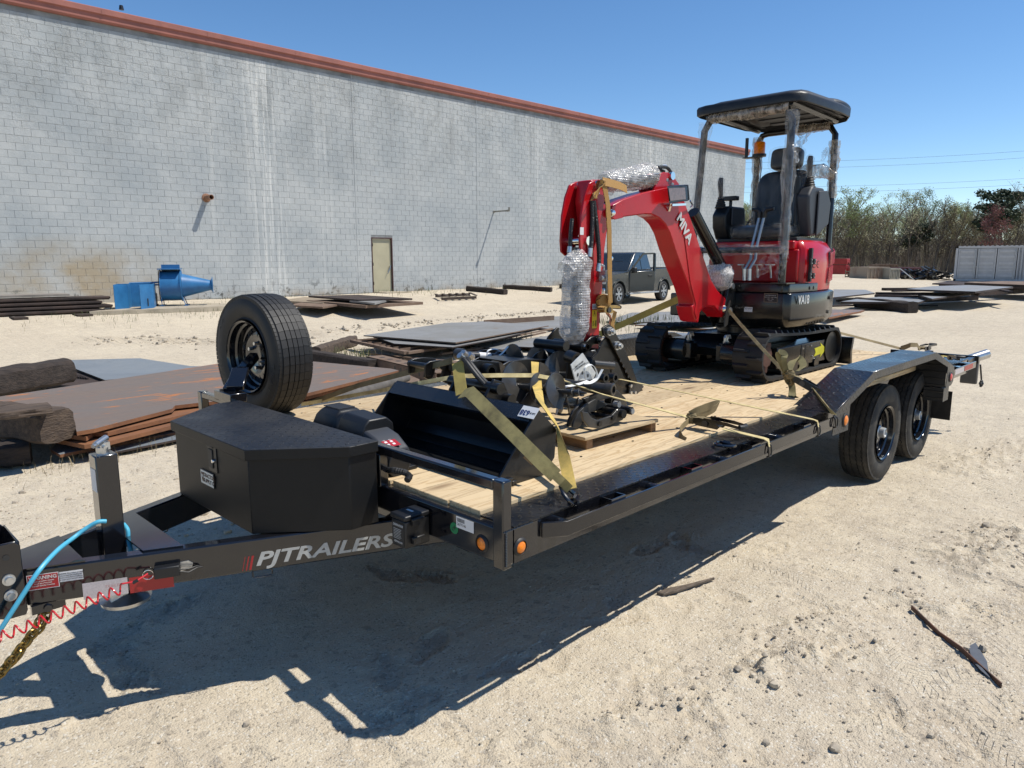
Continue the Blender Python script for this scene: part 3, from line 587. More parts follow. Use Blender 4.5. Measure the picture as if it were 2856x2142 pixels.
# rub rails with their lead-in bends
xs = PY(1508, 1462, 0.).x; xb = PY(1584, 1455, -.06).x
for side in (0, 1):
    s = 1 if side == 0 else -1; o_ = 0 if side == 0 else W
    g = G(); z0, z1 = .660, .716; t = .008
    def yy(v): return o_+s*v
    P = [(xs, -.001), (xb, -.055), (FX0-.01, -.055), (FX0-.01, -.063), (xb-.004, -.063), (xs-.004, -.012)]
    g.prism([(p[0], yy(p[1]), z0) for p in P], (0, 0, z1-z0)); obj('rub_rail', g, PAINT2 if side else PAINT, TR, bevel=.0015, seg=1)
    g = G(); P2 = [(5.23, -.055), (5.95, -.055), (5.95, -.063), (5.23, -.063)]; g.prism([(p[0], yy(p[1]), z0) for p in P2], (0, 0, z1-z0)); obj('rub_rail', g, PAINT, TR)
def xat(u, y, z):
    lo, hi = -1., 6.
    for _ in range(40):
        m_ = (lo+hi)/2; P = V((m_, y, z))-CP; uu = 1428+FPX*P.dot(_r2)/P.dot(_f)
        if uu < u: lo = m_
        else: hi = m_
    return m_
for side in (0, 1):
    yc = -.0275 if side == 0 else W+.0275
    for u in (1712, 1931, 2097, 2240):
        x = xat(u, -.03, .72); g = G()
        for (a, b, c, d) in ((-.045, .045, -.0265, -.0215), (-.045, .045, .0215, .0265), (-.045, -.040, -.0215, .0215), (.040, .045, -.0215, .0215)): g.box(x+a, x+b, yc+c, yc+d, .655, .7265)
        obj('stake_pocket', g, PAINT, TR)
    for u in (1572, 1826, 2020, 2176):
        x = xat(u, -.03, .70); g = G(); g.lathe([(.016, -.026), (.022, -.026), (.022, .026), (.016, .026)], (x, yc, .690), (0, 1, 0), 16); obj('pipe_spool', g, PAINT, TR)
    for x in (5.4, 5.7):
        g = G(); g.box(x, x+.08, yc-.027, yc+.027, .655, .72); obj('stake_pocket', g, PAINT, TR)
# front corner lamps
def lamp(c, ax, m_, r=.022):
    g = G(); g.lathe([(0, .010), (r*.7, .009), (r, .004), (r, 0)], c, ax, 24); l = obj('marker_lamp', g, m_, TR)
    g = G(); g.lathe([(r*.98, 0), (r*1.1, .008), (r*1.35, .005), (r*1.5, .0)], c, ax, 24); obj('lamp_grommet', g, HOSE, l)
P = PX(1345, 1516, .012); lamp((.0115, P.y, P.z), (-1, 0, 0), AMBER); P = PY(1451, 1525, 0); lamp((P.x, -.001, P.z), (0, -1, 0), AMBER)
# weld beads on the corner
g = G()
for i in range(22): g.ell((.012, -.002, ZB+.004+i*.0056), (.006, .003, .0032), 6, 4)
for i in range(16): g.ell((.004+i*.009, -.001, ZT-.0005+random.uniform(-.001, .001)), (.006, .003, .003), 6, 4)
o = obj('weld_bead', g, PAINT, TR)
# D rings
def dring(x, y, tilt, ang, lb=None):
    g = G(); n = 22; a = .045; pts = []
    d1 = V((math.cos(ang), math.sin(ang), 0)); d2 = V((-math.sin(ang), math.cos(ang), 0)); up = V((0, 0, 1))
    dd = (d1*math.cos(tilt)+up*math.sin(tilt))
    for i in range(n):
        t = -math.pi/2+math.pi*i/(n-1); pts.append(V((x, y, ZT+.02))+dd*(math.cos(t)*.072)+d2*(math.sin(t)*.048))
    g.tube(pts, .0078, 8, closed=True); r = obj('tie_down_ring', g, PAINT, TR)
    g = G(); g.tube([V((x, y, ZT+.02))+d2*q+V((0,0,0)) for q in (-.022, .022)], .016, 10); g.box(x-.018, x+.018, y-.018, y+.018, ZT+.002, ZT+.012); obj('ring_clip', g, PAINT, r)
rg1 = PZ(1602, 1395, ZT+.02); dring(rg1.x, rg1.y, .75, R(120)); rg2 = PZ(2016, 1246, ZT+.01); dring(rg2.x+.03, rg2.y-.01, .05, R(165))
for x in (rg1.x, rg2.x): dring(x, W-.06, .1, R(180))
# wheels
def rim(g2, c, ax, R_, w_, holes=8):
    c = V(c); ax = V(ax)
    g2.lathe([(R_, w_*.50), (R_*.985, w_*.47), (R_*.94, w_*.45), (R_*.92, w_*.30), (R_*.87, w_*.26), (R_*.85, w_*.12), (R_*.80, w_*.10), (R_*.74, w_*.16), (R_*.5, w_*.20), (R_*.36, w_*.13), (0, w_*.13)], c, ax, 48)
    g2.lathe([(R_, -w_*.5), (R_*.93, -w_*.45), (R_*.9, -.1*w_), (R_*.85, w_*.09)], c, ax, 48)
def tyre_prof(Ro, Rr, w_):
    h = w_/2
    return [(Rr, h*.80), (Rr+.012, h*.92), (Rr+.02, h*.86), (Rr+(Ro-Rr)*.35, h*1.0), (Rr+(Ro-Rr)*.6, h*1.0), (Rr+(Ro-Rr)*.64, h*.985), (Rr+(Ro-Rr)*.82, h*.93), (Ro-.012, h*.82)]
def wheel(parent, c, ax, Ro=.370, Rr=.203, w_=.225, style='zig', m_=RUB, hub=True):
    c = V(c); ax = V(ax).normalized(); h = w_/2; sp = tyre_prof(Ro, Rr, w_); n = 112 if style == 'zig' else 96
    tr = [(Ro-.005, h*.76)]
    if style == 'zig':
        for a in (.56, .20, -.20, -.56): tr += [(Ro-.0005, h*(a+.045), 1), (Ro-.011, h*(a+.03), 1), (Ro-.011, h*(a-.03), 1), (Ro-.0005, h*(a-.045), 1)]
    else: tr += [(Ro-.011, h*.74), (Ro-.011, -h*.74)]
    prof = sp+tr+[(Ro-.005, -h*.76)]+[(r_, -a) for r_, a in reversed(sp)]
    g2 = G(); g2.lathe(prof, c, ax, n, zig=(1, .0045)); ty = obj('tyre', g2, m_, parent, smooth=28)
    e = V((0,0,1)); e = (e-ax*e.dot(ax)).normalized(); f = ax.cross(e)
    def blk(g3, t0, t1, a0, a1, rlo, rhi, sk=0):
        P = []
        for r_ in (rlo, rhi):
            for t_, a in ((t0, a0), (t1, a0), (t1, a1), (t0, a1)):
                t2 = t_+(sk if a == a1 else 0); P.append(c+(e*math.cos(t2)+f*math.sin(t2))*r_+ax*a)
        g3.add(P, [(3,2,1,0),(4,5,6,7),(0,1,5,4),(1,2,6,5),(2,3,7,6),(3,0,4,7)])
    g3 = G()
    if style == 'block':
        N = 46
        for k in range(N):
            t0 = 2*math.pi*k/N; dt = 2*math.pi/N*.955
            for a0, a1, sk in ((-.74, -.44, .012), (-.40, -.15, 0), (-.11, .11, .0), (.15, .40, 0), (.44, .74, -.012)):
                blk(g3, t0, t0+dt, h*a0, h*a1, Ro-.012, Ro-(.0 if abs(a0+a1) < .9 else .0025), sk)
        for k in range(N*2):
            t0 = 2*math.pi*k/N/2
            for s_ in (-1, 1): blk(g3, t0, t0+.9*math.pi/N, s_*h*.765, s_*h*.93, Ro-.032, Ro-.009)
    else:
        for k in range(120):
            t0 = 2*math.pi*k/120
            for s_ in (-1, 1): blk(g3, t0, t0+.038, s_*h*.765, s_*h*.91, Ro-.026, Ro-.0075, .01)
    t3 = obj('tread_blocks', g3, m_, ty, smooth=0); t3['kind'] = 'stuff'
    g2 = G(); rim(g2, c, ax, Rr+.004, w_); ri = obj('rim', g2, PAINT, parent, smooth=40)
    g3 = G()
    for k in range(8):
        t_ = 2*math.pi*(k+.5)/8; p = c+(e*math.cos(t_)+f*math.sin(t_))*Rr*.62+ax*(w_*.178); g3.lathe([(0, -.004), (.018, -.004), (.024, .004), (.026, .003)], p, ax, 14)
    obj('hand_hole', g3, HOSE, ri)
    g3 = G()
    for k in range(6 if hub else 5):
        t_ = 2*math.pi*k/6; p = c+(e*math.cos(t_)+f*math.sin(t_))*.07+ax*(w_*.14); g3.cyl(p, p+ax*.022, .011, n=6)
    obj('lug_nut', g3, ZINC, ri)
    if hub:
        g3 = G(); g3.lathe([(.052, w_*.13), (.050, w_*.13+.035), (.042, w_*.13+.04), (.038, w_*.13+.075), (.030, w_*.13+.078), (.028, w_*.13+.07), (0, w_*.13+.07)], c, ax, 24); obj('hub_cap', g3, GALV, ri)
    return ty
for side in (0, 1):
    for x in (4.17, 5.04):
        y = .10+.1125 if side == 0 else W-.2125; ax = (0, -1, 0) if side == 0 else (0, 1, 0)
        wt = bpy.data.objects.new('wheel', None); COL.objects.link(wt); wt.parent = TR; wt.location = V((x, y, .33))-TR.location
        bpy.context.view_layer.update()
        # geometry is local to the wheel
        class _P: pass
        def wl(): 
            before = set(bpy.data.objects); wheel(None, (0,0,0), ax, .370, .203, .225, 'zig', RUBD)
            for o in set(bpy.data.objects)-before:
                if o.parent is None: o.parent = wt
        wl()
# raised maker letters on the sidewalls
def sidewall(s, c, ax, r_, size, par, a0, spn=1, m_=None):
    c = V(c); ax = V(ax); e = V((0,0,1)); f = e.cross(ax)
    for i, ch in enumerate(s):
        if ch == ' ': continue
        t_ = a0+(i-len(s)/2)*size*.95/r_; d = e*math.cos(t_)+f*math.sin(t_); tn = -e*math.sin(t_)+f*math.cos(t_)
        yield frame(c+d*r_, tn, d), ch
# tongue
F = V((-1.14, 1.14, 0)); J = V((.28, .53, 0)); TD = (J-F).normalized(); TN = V((TD.y, -TD.x, 0)); TZ0, TZ1 = .473, .60
for s in (1, -1):
    def mir(p): return V((p[0], p[1] if s == 1 else W-p[1], p[2]))
    a = F; b = J; q = -TN*.055
    g = G(); P = [mir(V((p.x, p.y, TZ0))) for p in (a, b, b+q, a+q)]; g.prism(P, (0, 0, TZ1-TZ0)); obj('tongue_rail', g, PAINT, TR, bevel=.006)
g = G(); zz = TZ1+.001
g.prism([(-1.14, 1.14, zz), (-1.14, W-1.14, zz), (-.97, W-1.07, zz), (-.97, 1.07, zz)], (0, 0, .005)); obj('front_gusset', g, PAINT, TR)
g = G(); g.prism([(-.80, 1.02, zz), (-.68, .965, zz), (-.68, W-.965, zz), (-.80, W-1.02, zz)], (0, 0, .005)); obj('jack_plate', g, PAINT, TR)
g = G(); g.box(-.70, -.68, 1.0, W-1.0, .50, .597); obj('tongue_crossbar', g, PAINT, TR)
# coupler channel
g = G()
for y in (1.115, 1.345): g.prism([(-1.20, y, .455), (-1.148, y, .455), (-1.142, y, .47), (-1.142, y, .70), (-1.155, y, .715), (-1.20, y, .715), (-1.235, y, .70), (-1.235, y, .47)], (0, .01, 0))
g.box(-1.147, -1.141, 1.126, 1.344, .46, .71); cc = obj('coupler_channel', g, PAINT, TR, bevel=.004)
g = G()
for y, n_ in ((1.114, -1),):
    for z, u in ((.592, 0), (.538, 0)): g.lathe([(0, .018), (.012, .018), (.0135, .006), (.019, .006), (.0195, 0)], (-1.185, 1.114, z), (0, -1, 0), 6 if 0 else 16)
obj('coupler_bolt', g, ZINC, cc)
g = G(); g.lathe([(0, .001), (.010, .001)], (-1.185, 1.114, .668), (0, -1, 0), 14); obj('coupler_hole', g, LETB, cc)
g = G(); g.box(-1.62, -1.237, 1.13, 1.34, .49, .60); g.ell((-1.6, 1.235, .545), (.09, .09, .06), 16, 10); obj('ball_coupler', g, PAINT, TR, bevel=.01)
# jack
jk = G(); JX, JY = -.838, 1.235; jk.box(JX-.038, JX+.038, JY-.038, JY+.038, .40, .93); J_ = obj('jack_post', jk, PAINT, TR, bevel=.004)
g = G(); g.box(JX-.03, JX+.03, JY-.03, JY+.03, .36, .43); g.lathe([(0, .345), (.085, .345), (.09, .36), (.05, .372), (.035, .38)], (JX+.03, JY, 0), (0, 0, 1), 28); obj('jack_foot', g, ZINC, J_)
g = G(); g.lathe([(.022, .93), (.022, .955), (.018, .957)], (JX, JY, 0), (0, 0, 1), 18); g.box(JX-.012, JX+.022, JY-.016, JY+.016, .945, .972); g.cyl((JX-.03, JY-.03, .972), (JX+.018, JY+.01, .984), .012, n=12); g.cyl((JX-.04, JY-.038, .97), (JX-.028, JY-.028, .973), .008, n=8); g.cyl((JX+.002, JY-.03, .958), (JX+.002, JY-.016, .958), .0065, n=6); obj('jack_crank_joint', g, ZINC, J_)
g = G(); lab(g, frame((JX-.0385, JY, .84), (0, -1, 0), (0, 0, 1)), -.028, .03, -.045, .04); obj('jack_label', g, WHITE, J_)
# decals on the near tongue rail
def PT(u, v):
    d = _ray(u, v); p0 = V((F.x, F.y, 0)); t = (p0-CP).dot(TN)/d.dot(TN); return CP+d*t
def TF(u, v): P = PT(u, v); return frame(P+TN*.0006, TD, (0, 0, 1))
def tdec(name, u0, v0, u1, v1, m_, t=.0006, off=0):
    A, B = PT(u0, v0), PT(u1, v1); F_ = frame((A+B)/2+TN*(.0005+off), TD, (0, 0, 1)); hw = (V((B.x, B.y, 0))-V((A.x, A.y, 0))).length/2; hh = abs(A.z-B.z)/2; g = G(); lab(g, F_, -hw, hw, -hh, hh, t); return obj(name, g, m_, TR, smooth=0), F_, hw, hh
LOGO = mat('grey_white_decal', (.45, .45, .43), .4, var=.2, vs=40)
a0, a1 = PT(706, 1563), PT(1096, 1512); L_ = (a1-a0).length
tt = text('maker_name', 'PJTRAILERS', frame((a0+a1)/2+TN*.0006+V((0, 0, .004)), TD, (0, 0, 1)), .0715, LOGO, TR, shear=.28, off=.0018)
wd = max(v.co.dot(TD) for v in tt.data.vertices)-min(v.co.dot(TD) for v in tt.data.vertices); k = L_/wd; cx = (a0+a1)/2
for v in tt.data.vertices: s_ = (v.co-cx).dot(TD); v.co += TD*s_*(k-1)
REDD = mat('red_decal', (.36, .015, .02), .35)
b0 = PT(676, 1587); g = G()
for i, wd_ in enumerate((.002, .004, .008)):
    x = -.006+i*.012; F_ = frame(PT(685, 1572)+TN*.0006, TD, (0, 0, 1)); g.prism([F_ @ V(p) for p in ((x-.007, -.027, 0), (x-.007+wd_, -.027, 0), (x+.005+wd_, .027, 0), (x+.005, .027, 0))], TN*.0006)
obj('maker_stripes', g, REDD, TR, smooth=0)
w1, F_, hw, hh = tdec('warning_label', 75, 1608, 165, 1634, REDD)
g = G(); lab(g, frame(F_.translation-TN*.0003, TD, (0,0,1)), -hw-.002, hw+.002, -hh-.002, hh+.002, .0006); obj('warning_label_border', g, WHITE, w1, smooth=0)
text('warning_word', 'WARNING', frame(F_.translation+TN*.001+V((0,0,hh*.55)), TD, (0,0,1)), .017, LETW, w1, off=.0003)
for i, s_ in enumerate(('COUPLER SAFETY CHAINS', 'MUST BE ATTACHED', 'INSPECT BEFORE TOWING')): text('warning_text', s_, frame(F_.translation+TN*.001+V((0,0,hh*(.05-.32*i))), TD, (0,0,1)), .0055, LETW, w1)
w2, F_, hw, hh = tdec('notice_label', 165, 1596, 233, 1614, WHITE)
for i, s_ in enumerate(('WARNING: This product can expose', 'you to chemicals including lead', 'known to the State of California', 'to cause cancer and birth defects')): text('notice_text', s_, frame(F_.translation+TN*.001+V((0,0,hh*(.6-.4*i))), TD, (0,0,1)), .0052, LETB, w2)
TAPEW = mat('reflective_tape_white', (.55, .5, .5), .35, var=.2, vs=200); TAPER = mat('reflective_tape_red', (.34, .02, .02), .3)
tdec('reflective_tape', 229, 1628, 359, 1654, TAPEW); tdec('reflective_tape', 359.5, 1612, 486, 1636, TAPER)
F_ = TF(318, 1633); text('tape_text', 'TRAILERS', F_, .014, mat('pale_red', (.4, .2, .2), .4), TR, shear=.25)
# breakaway switch
P = PT(467, 1587); F_ = frame(P, TD, (0,0,1)); g = G(); g.prism([F_ @ V(q) for q in ((-.042, -.02, 0), (.042, -.02, 0), (.042, .02, 0), (-.042, .02, 0))], TN*.035); bs_ = obj('breakaway_switch', g, PLAST, TR, bevel=.004)
g = G(); g.prism([F_ @ V(q) for q in ((.043, .02, 0), (.07, .022, 0), (.085, .01, 0), (.08, -.008, 0), (.043, -.014, 0))], TN*.004); obj('switch_bracket', g, ZINC, bs_)
g = G(); c_ = F_ @ V((-.062, -.006, .012)); g.tube([c_+TD*math.cos(t)*.017+V((0,0,1))*math.sin(t)*.017 for t in np.linspace(0, 6.28, 20, endpoint=False)], .0018, 6, closed=True); obj('pull_ring', g, CHROME, bs_)
g = G(); g.tube([F_ @ V((.04, -.004, .03)), F_ @ V((.07, -.012, .03)), F_ @ V((.10, -.006, .01)), F_ @ V((.115, -.012, .0))], .003, 6); g.tube([F_ @ V((.04, .004, .03)), F_ @ V((.07, .0, .026)), F_ @ V((.10, .0, .01)), F_ @ V((.11, -.01, .0))], .003, 6); obj('switch_wire', g, HOSE, bs_)
# loops under the tongue
for u, v_ in ((733, 1608), (512, 1480)):
    c_ = PT(u, v_) if u > 600 else V((-.55, W-.9, .48)); g = G(); dd = TD if u > 600 else V((TD.x, -TD.y, 0)); c_ = V((c_.x, c_.y, TZ0)); g.tube([c_-dd*.035, c_-dd*.035+V((0,0,-.018)), c_-dd*.03+V((0,0,-.023)), c_+dd*.03+V((0,0,-.023)), c_+dd*.035+V((0,0,-.018)), c_+dd*.035], .003, 6); obj('chain_loop', g, PAINT, TR)
# certification label on the inner face of the far rail
FR_ = V((F.x, W-F.y, 0)); d2 = V((TD.x, -TD.y, 0)); n2 = V((-TN.x*-1, TN.y, 0)); n2 = V((TN.x, -TN.y, 0)) * -1
def PF(u, v): d = _ray(u, v); p0 = FR_+V((0, -.057, 0)); t = (p0-CP).dot(n2)/d.dot(n2); return CP+d*t
CERT = mat('certification_label', (.2, .2, .19), .5, var=.3, vs=60); c_ = PF(521, 1428); F_ = frame(c_+n2*.001, d2, (0,0,1)); g = G(); lab(g, F_, -.05, .05, -.02, .022); ce = obj('certification_label', g, CERT, TR, smooth=0)
text('certification_text', 'MADE IN MEXICO', frame(F_ @ V((0, -.03, .0005)), d2, (0,0,1)), .013, LETW, ce)
# stock label and green sticker on the front channel
def PFc(u, v, dx=.0): return PX(u, v, .011-dx)
A, B = PFc(1273, 1442), PFc(1322, 1485); g = G(); c_ = (A+B)/2; F_ = frame((.0105, c_.y, c_.z), (0, -1, 0), (0, 0, 1)); hw = abs(A.y-B.y)/2; g = G(); lab(g, F_, -hw, hw, -.021, .021); sl_ = obj('stock_label', g, WHITE, TR, smooth=0)
g = G()
x = -hw+.006
for i in range(16): wd_ = random.choice((.0008, .0014, .002)); lab(g, frame((.0097, c_.y, c_.z), (0,-1,0), (0,0,1)), x, x+wd_, .002, .016, .0004); x += wd_+.0013
obj('bar_code', g, LETB, sl_, smooth=0)
text('stock_number', '2677146', frame((.0097, c_.y+.018, c_.z-.007), (0,-1,0), (0,0,1)), .0135, LETB, sl_)
GRN = mat('green_sticker', (.0, .17, .06), .4); c_ = PFc(1267, 1473); g = G(); g.lathe([(0, .0012), (.021, .0012), (.0215, 0)], (.011, c_.y, c_.z), (-1, 0, 0), 24); gs = obj('green_sticker', g, GRN, TR); text('inspected_mark', 'OK', frame((.0095, c_.y, c_.z), (0,-1,.9), (0, .4, 1)), .018, LETB, gs)
# battery box of the brakes
P = PX(1128, 1440, -.05); g = G(); bx0, bx1 = -.105, .008; by0, by1 = P.y-.005, P.y+.095; bz0, bz1 = .585, .70
A = PX(1090, 1409, -.105); B = PX(1130, 1420, -.105); by1 = A.y; by0 = by1-.085
g.box(bx0, bx1, by0, by1, ZB-.02, ZB+.085); bb = obj('brake_battery_box', g, PLAST, TR, bevel=.006)
g = G(); g.box(bx0-.004, bx1, by0-.004, by1+.004, ZB+.086, ZB+.106); obj('box_lid', g, PLAST, bb, bevel=.006)
g = G()
for z in (ZB+.07, ZB-.0): g.box(bx0+.025, bx0+.055, by0-.018, by0-.0005, z-.004, z+.022); g.cyl((bx0+.02, by0-.014, z+.02), (bx0+.075, by0-.014, z+.02), .006, n=8)
obj('box_latch', g, PLAST, bb, bevel=.002)
F_ = frame((bx0-.0008, (by0+by1)/2, ZB+.03), (0, -1, 0), (0,0,1)); g = G(); lab(g, F_, -.035, .035, -.042, .045, .0006); lb_ = obj('box_label', g, LETB, bb, smooth=0)
text('box_label_name', 'DEFENDER', frame(F_ @ V((0, .034, .001)), (0,-1,0), (0,0,1)), .0125, LETW, lb_, shear=.2); text('box_label_maker', 'PJTRAILERS', frame(F_ @ V((0, -.03, .001)), (0,-1,0), (0,0,1)), .010, LETW, lb_, shear=.2)
g = G()
for i in range(7): lab(g, frame(F_.translation-V((.0008,0,0)), (0,-1,0), (0,0,1)), -.028, .028-random.random()*.02, .018-i*.006, .0195-i*.006, .0003)
obj('box_label_lines', g, LETW, lb_, smooth=0)
g = G(); lab(g, frame((-.05, (by0+by1)/2, ZB+.1068), (0,-1,0), (1,0,0)), -.018, .018, -.005, .005); obj('lid_label', g, WHITE, bb, smooth=0)
# corrugated conduit loop behind the headrail
P0 = PX(1092, 1328, .03); c_ = PZ(1118, 1320, ZW+.04); g = G(); pts = [PX(1075, 1312, .06)+V((0,0,0)), PZ(1100, 1312, ZW+.06), PZ(1130, 1318, ZW+.055), PZ(1143, 1328, ZW+.04), PZ(1135, 1340, ZW+.03)]
cv = []
for i in range(len(pts)-1):
    for k in range(9): cv.append(pts[i].lerp(pts[i+1], k/9))
cv.append(pts[-1]); g.tube(cv, [.012+.0022*(i % 2) for i in range(len(cv))], 10); obj('conduit', g, HOSE, TR, smooth=20)
# rear end: rail ends, uprights and spare leg jack
g = G(); g.box(5.90, 5.96, .0, W, ZB, ZT); obj('rear_channel', g, PAINT2, TR, bevel=.005)
DUSTY = mat('dusty_grey_steel', (.13, .12, .105), .5, var=.3, vs=8)
g = G(); g.box(6.25, 6.30, -.02, .12, .46, .69); rp = obj('rear_upright_plate', g, DUSTY, TR, bevel=.01)
g = G(); g.bar((5.93, .03, .675), (6.3, .03, .69), .05, .07); g.bar((5.93, .5, .675), (6.3, .4, .72), .05, .05); g.box(6.24, 6.27, -.02, .75, .66, .73); obj('rear_outrigger', g, PAINT2, TR)
g = G(); g.cyl((6.34, .12, .66), (6.52, -.03, .73), .045, n=18); obj('side_jack_tube', g, ZINC, rp); g = G(); a_ = V((6.43, .0, .63)); g.tube([a_, a_+V((.02, -.02, -.16))], .008, 8)
for k in range(6): t_ = k/6*6.283; g.ell(a_+V((.02+math.cos(t_)*.025, -.02, -.185+math.sin(t_)*.025)), .013, 8, 6)
g.ell(a_+V((.02, -.02, -.185)), .022, 10, 8); obj('side_jack_handle', g, IRON, rp)
A, B = 5.6, 5.93
for i, m_ in enumerate((TAPEW, TAPER)): g = G(); g.box(5.26+i*.3, 5.54+i*.3, -.0645, -.0635, .668, .71); obj('reflective_tape', g, m_, TR, smooth=0)
# far side fender lies mirrored already; spare wheel carrier
CR = thing('spare_wheel_carrier', (0, 2.08, .9), 'angled black steel bracket clamped on the headrail holding the spare wheel', 'bracket')
SPC = V((.34, 2.33, 1.085)); g = G(); b0 = V((.03, 2.06, .915)); g.bar(b0-V((.0, .06, 0)), b0+V((0, .14, 0)), .09, .05); obj('clamp', g, PAINT, CR, bevel=.004)
g = G(); g.bar(b0+V((0, .05, .02)), V((.18, 2.26, 1.02)), .065, .05); g.bar(V((.18, 2.26, 1.02)), SPC+V((-.05, 0, 0)), .05, .045); g.bar(b0+V((.02, .02, .04)), V((.13, 2.17, 1.04)), .09, .03); obj('arm', g, PAINT, CR, bevel=.004)
SW = thing('spare_tyre_and_rim', SPC, 'spare wheel standing upright at the far end of the headrail', 'spare wheel')
yw_ = R(4); SAX = V((-math.cos(yw_), -math.sin(yw_), 0)); wheel(SW, SPC, SAX, .355, .205, .225, 'block', RUB, hub=False)
for F_, ch in sidewall('ST RADIAL TRAIL', SPC+SAX*.1115, SAX, .285, .042, SW, R(-8)): pass
SWL = mat('raised_rubber', (.028, .028, .028), .6)
for word, a0 in (('TRAIL', R(120)), ('ST', R(-50)), ('RADIAL', R(-115))):
    for F_, ch in sidewall(word, SPC+SAX*.1125, SAX, .285, .05, SW, a0): text('sidewall_letter', ch, F_, .05, SWL, SW, ex=.001)

# ================================================================== TOOL BOX
TB = thing('tongue_tool_box', (-.25, W/2, .60), 'black tapered tool box with tread plate lid on the trailer tongue', 'tool box')
XB, XF, XC, ZL, HW, HF, YC = -.037, -.464, -.165, .935, .595, .358, 1.245
def hexa(i, z): return [(XF+i, YC-HF+i*.7, z), (XC+i*.3, YC-HW+i, z), (XB, YC-HW+i, z), (XB, YC+HW-i, z), (XC+i*.3, YC+HW-i, z), (XF+i, YC+HF-i*.7, z)]
g = G(); g.prism(hexa(.014, TZ1+.002), (0, 0, ZL-.04-TZ1-.002)); obj('box_body', g, MATTE, TB, bevel=.004)
LIDM = tread_mat('lid_tread', 0, 1, col=(.012, .0125, .014), rough=.42, pitch=.066, h=.008, coat=.0)
g = G(); g.prism(hexa(0, ZL-.042), (0, 0, .042)); li_ = obj('lid', g, [LIDM, MATTE], TB, bevel=.003)
for p_ in li_.data.polygons: p_.material_index = 0 if abs(p_.normal.z) > .5 else 1
# latch and badge on the front face x=XF
lx = XF+.0135; P = PX(594, 1277, lx); g = G(); F_ = frame((lx-.0005, P.y, P.z), (0, -1, 0), (0,0,1)); lab(g, F_, -.040, .040, -.058, .055, .003); la = obj('latch_plate', g, PLAST, TB, bevel=.002)
g = G(); lab(g, frame(F_ @ V((-.006, .0, .003)), (0,-1,0), (0,0,1)), -.024, .016, -.042, .036, .004); g.bar(F_ @ V((-.034, .048, .006)), F_ @ V((.024, .048, .006)), .007, .007); obj('latch_handle', g, HOSE, la, bevel=.003)
g = G(); g.lathe([(0, .012), (.007, .012), (.009, .006), (.009, 0)], F_ @ V((.021, -.008, .002)), (-1, 0, 0), 16); obj('lock', g, CHROME, la)
A, B = PX(556, 1306, lx), PX(606, 1357, lx); c_ = PX(581, 1334, lx); F_ = frame((lx-.0006, c_.y, c_.z), (0, -1, 0), (0,0,1)); g = G(); lab(g, F_, -.064, .064, -.032, .032, .004); bd = obj('badge_frame', g, PLAST, TB, bevel=.002)
CREAM = mat('cream_badge', (.82, .78, .68), .45, var=.08); g = G(); lab(g, frame(F_ @ V((0, 0, .0042)), (0,-1,0), (0,0,1)), -.060, .060, -.028, .028, .001); obj('badge', g, CREAM, bd)
BRN = mat('brown_print', (.05, .02, .015), .5); Fb = F_ @ Matrix.Translation((0, 0, .0055)) @ Matrix.Diagonal((1.25, 1.25, 1, 1))
text('badge_line', 'TRACTOR', Fb @ Matrix.Translation((.017, .0095, 0)), .0185, BRN, bd, off=.0004); text('badge_line', 'SUPPLY C\u00ba', Fb @ Matrix.Translation((.017, -.009, 0)), .0185, BRN, bd, off=.0004)
g = G(); g.prism([Fb @ V(p) for p in ((-.043, .016, 0), (-.021, .016, 0), (-.026, -.010, 0), (-.032, -.017, 0), (-.038, -.010, 0))], Fb.to_3x3() @ V((0,0,.0006))); obj('badge_shield', g, BRN, bd, smooth=0)
text('badge_letters', 'TSC', Fb @ Matrix.Translation((-.032, .004, .0008)), .0115, CREAM, bd, off=.0002)
# ================================================================== MINI EXCAVATOR
EX = thing('mini_excavator', (3.93, 1.1, ZW), 'red and black mini excavator with canopy and folded arm chained on the trailer deck', 'excavator')
BY = 1.11            # centre plane of the boom
EPOL = mat('excavator_black', (.007, .007, .007), .26, coat=.2, bump=.0004, bs=20, dust=.08, dcol=(.1, .09, .075)); YEL = mat('yellow_decal', (.75, .52, .01), .45); YELA = mat('yellow_arrow', (.62, .58, .02), .5, var=.25, vs=30)
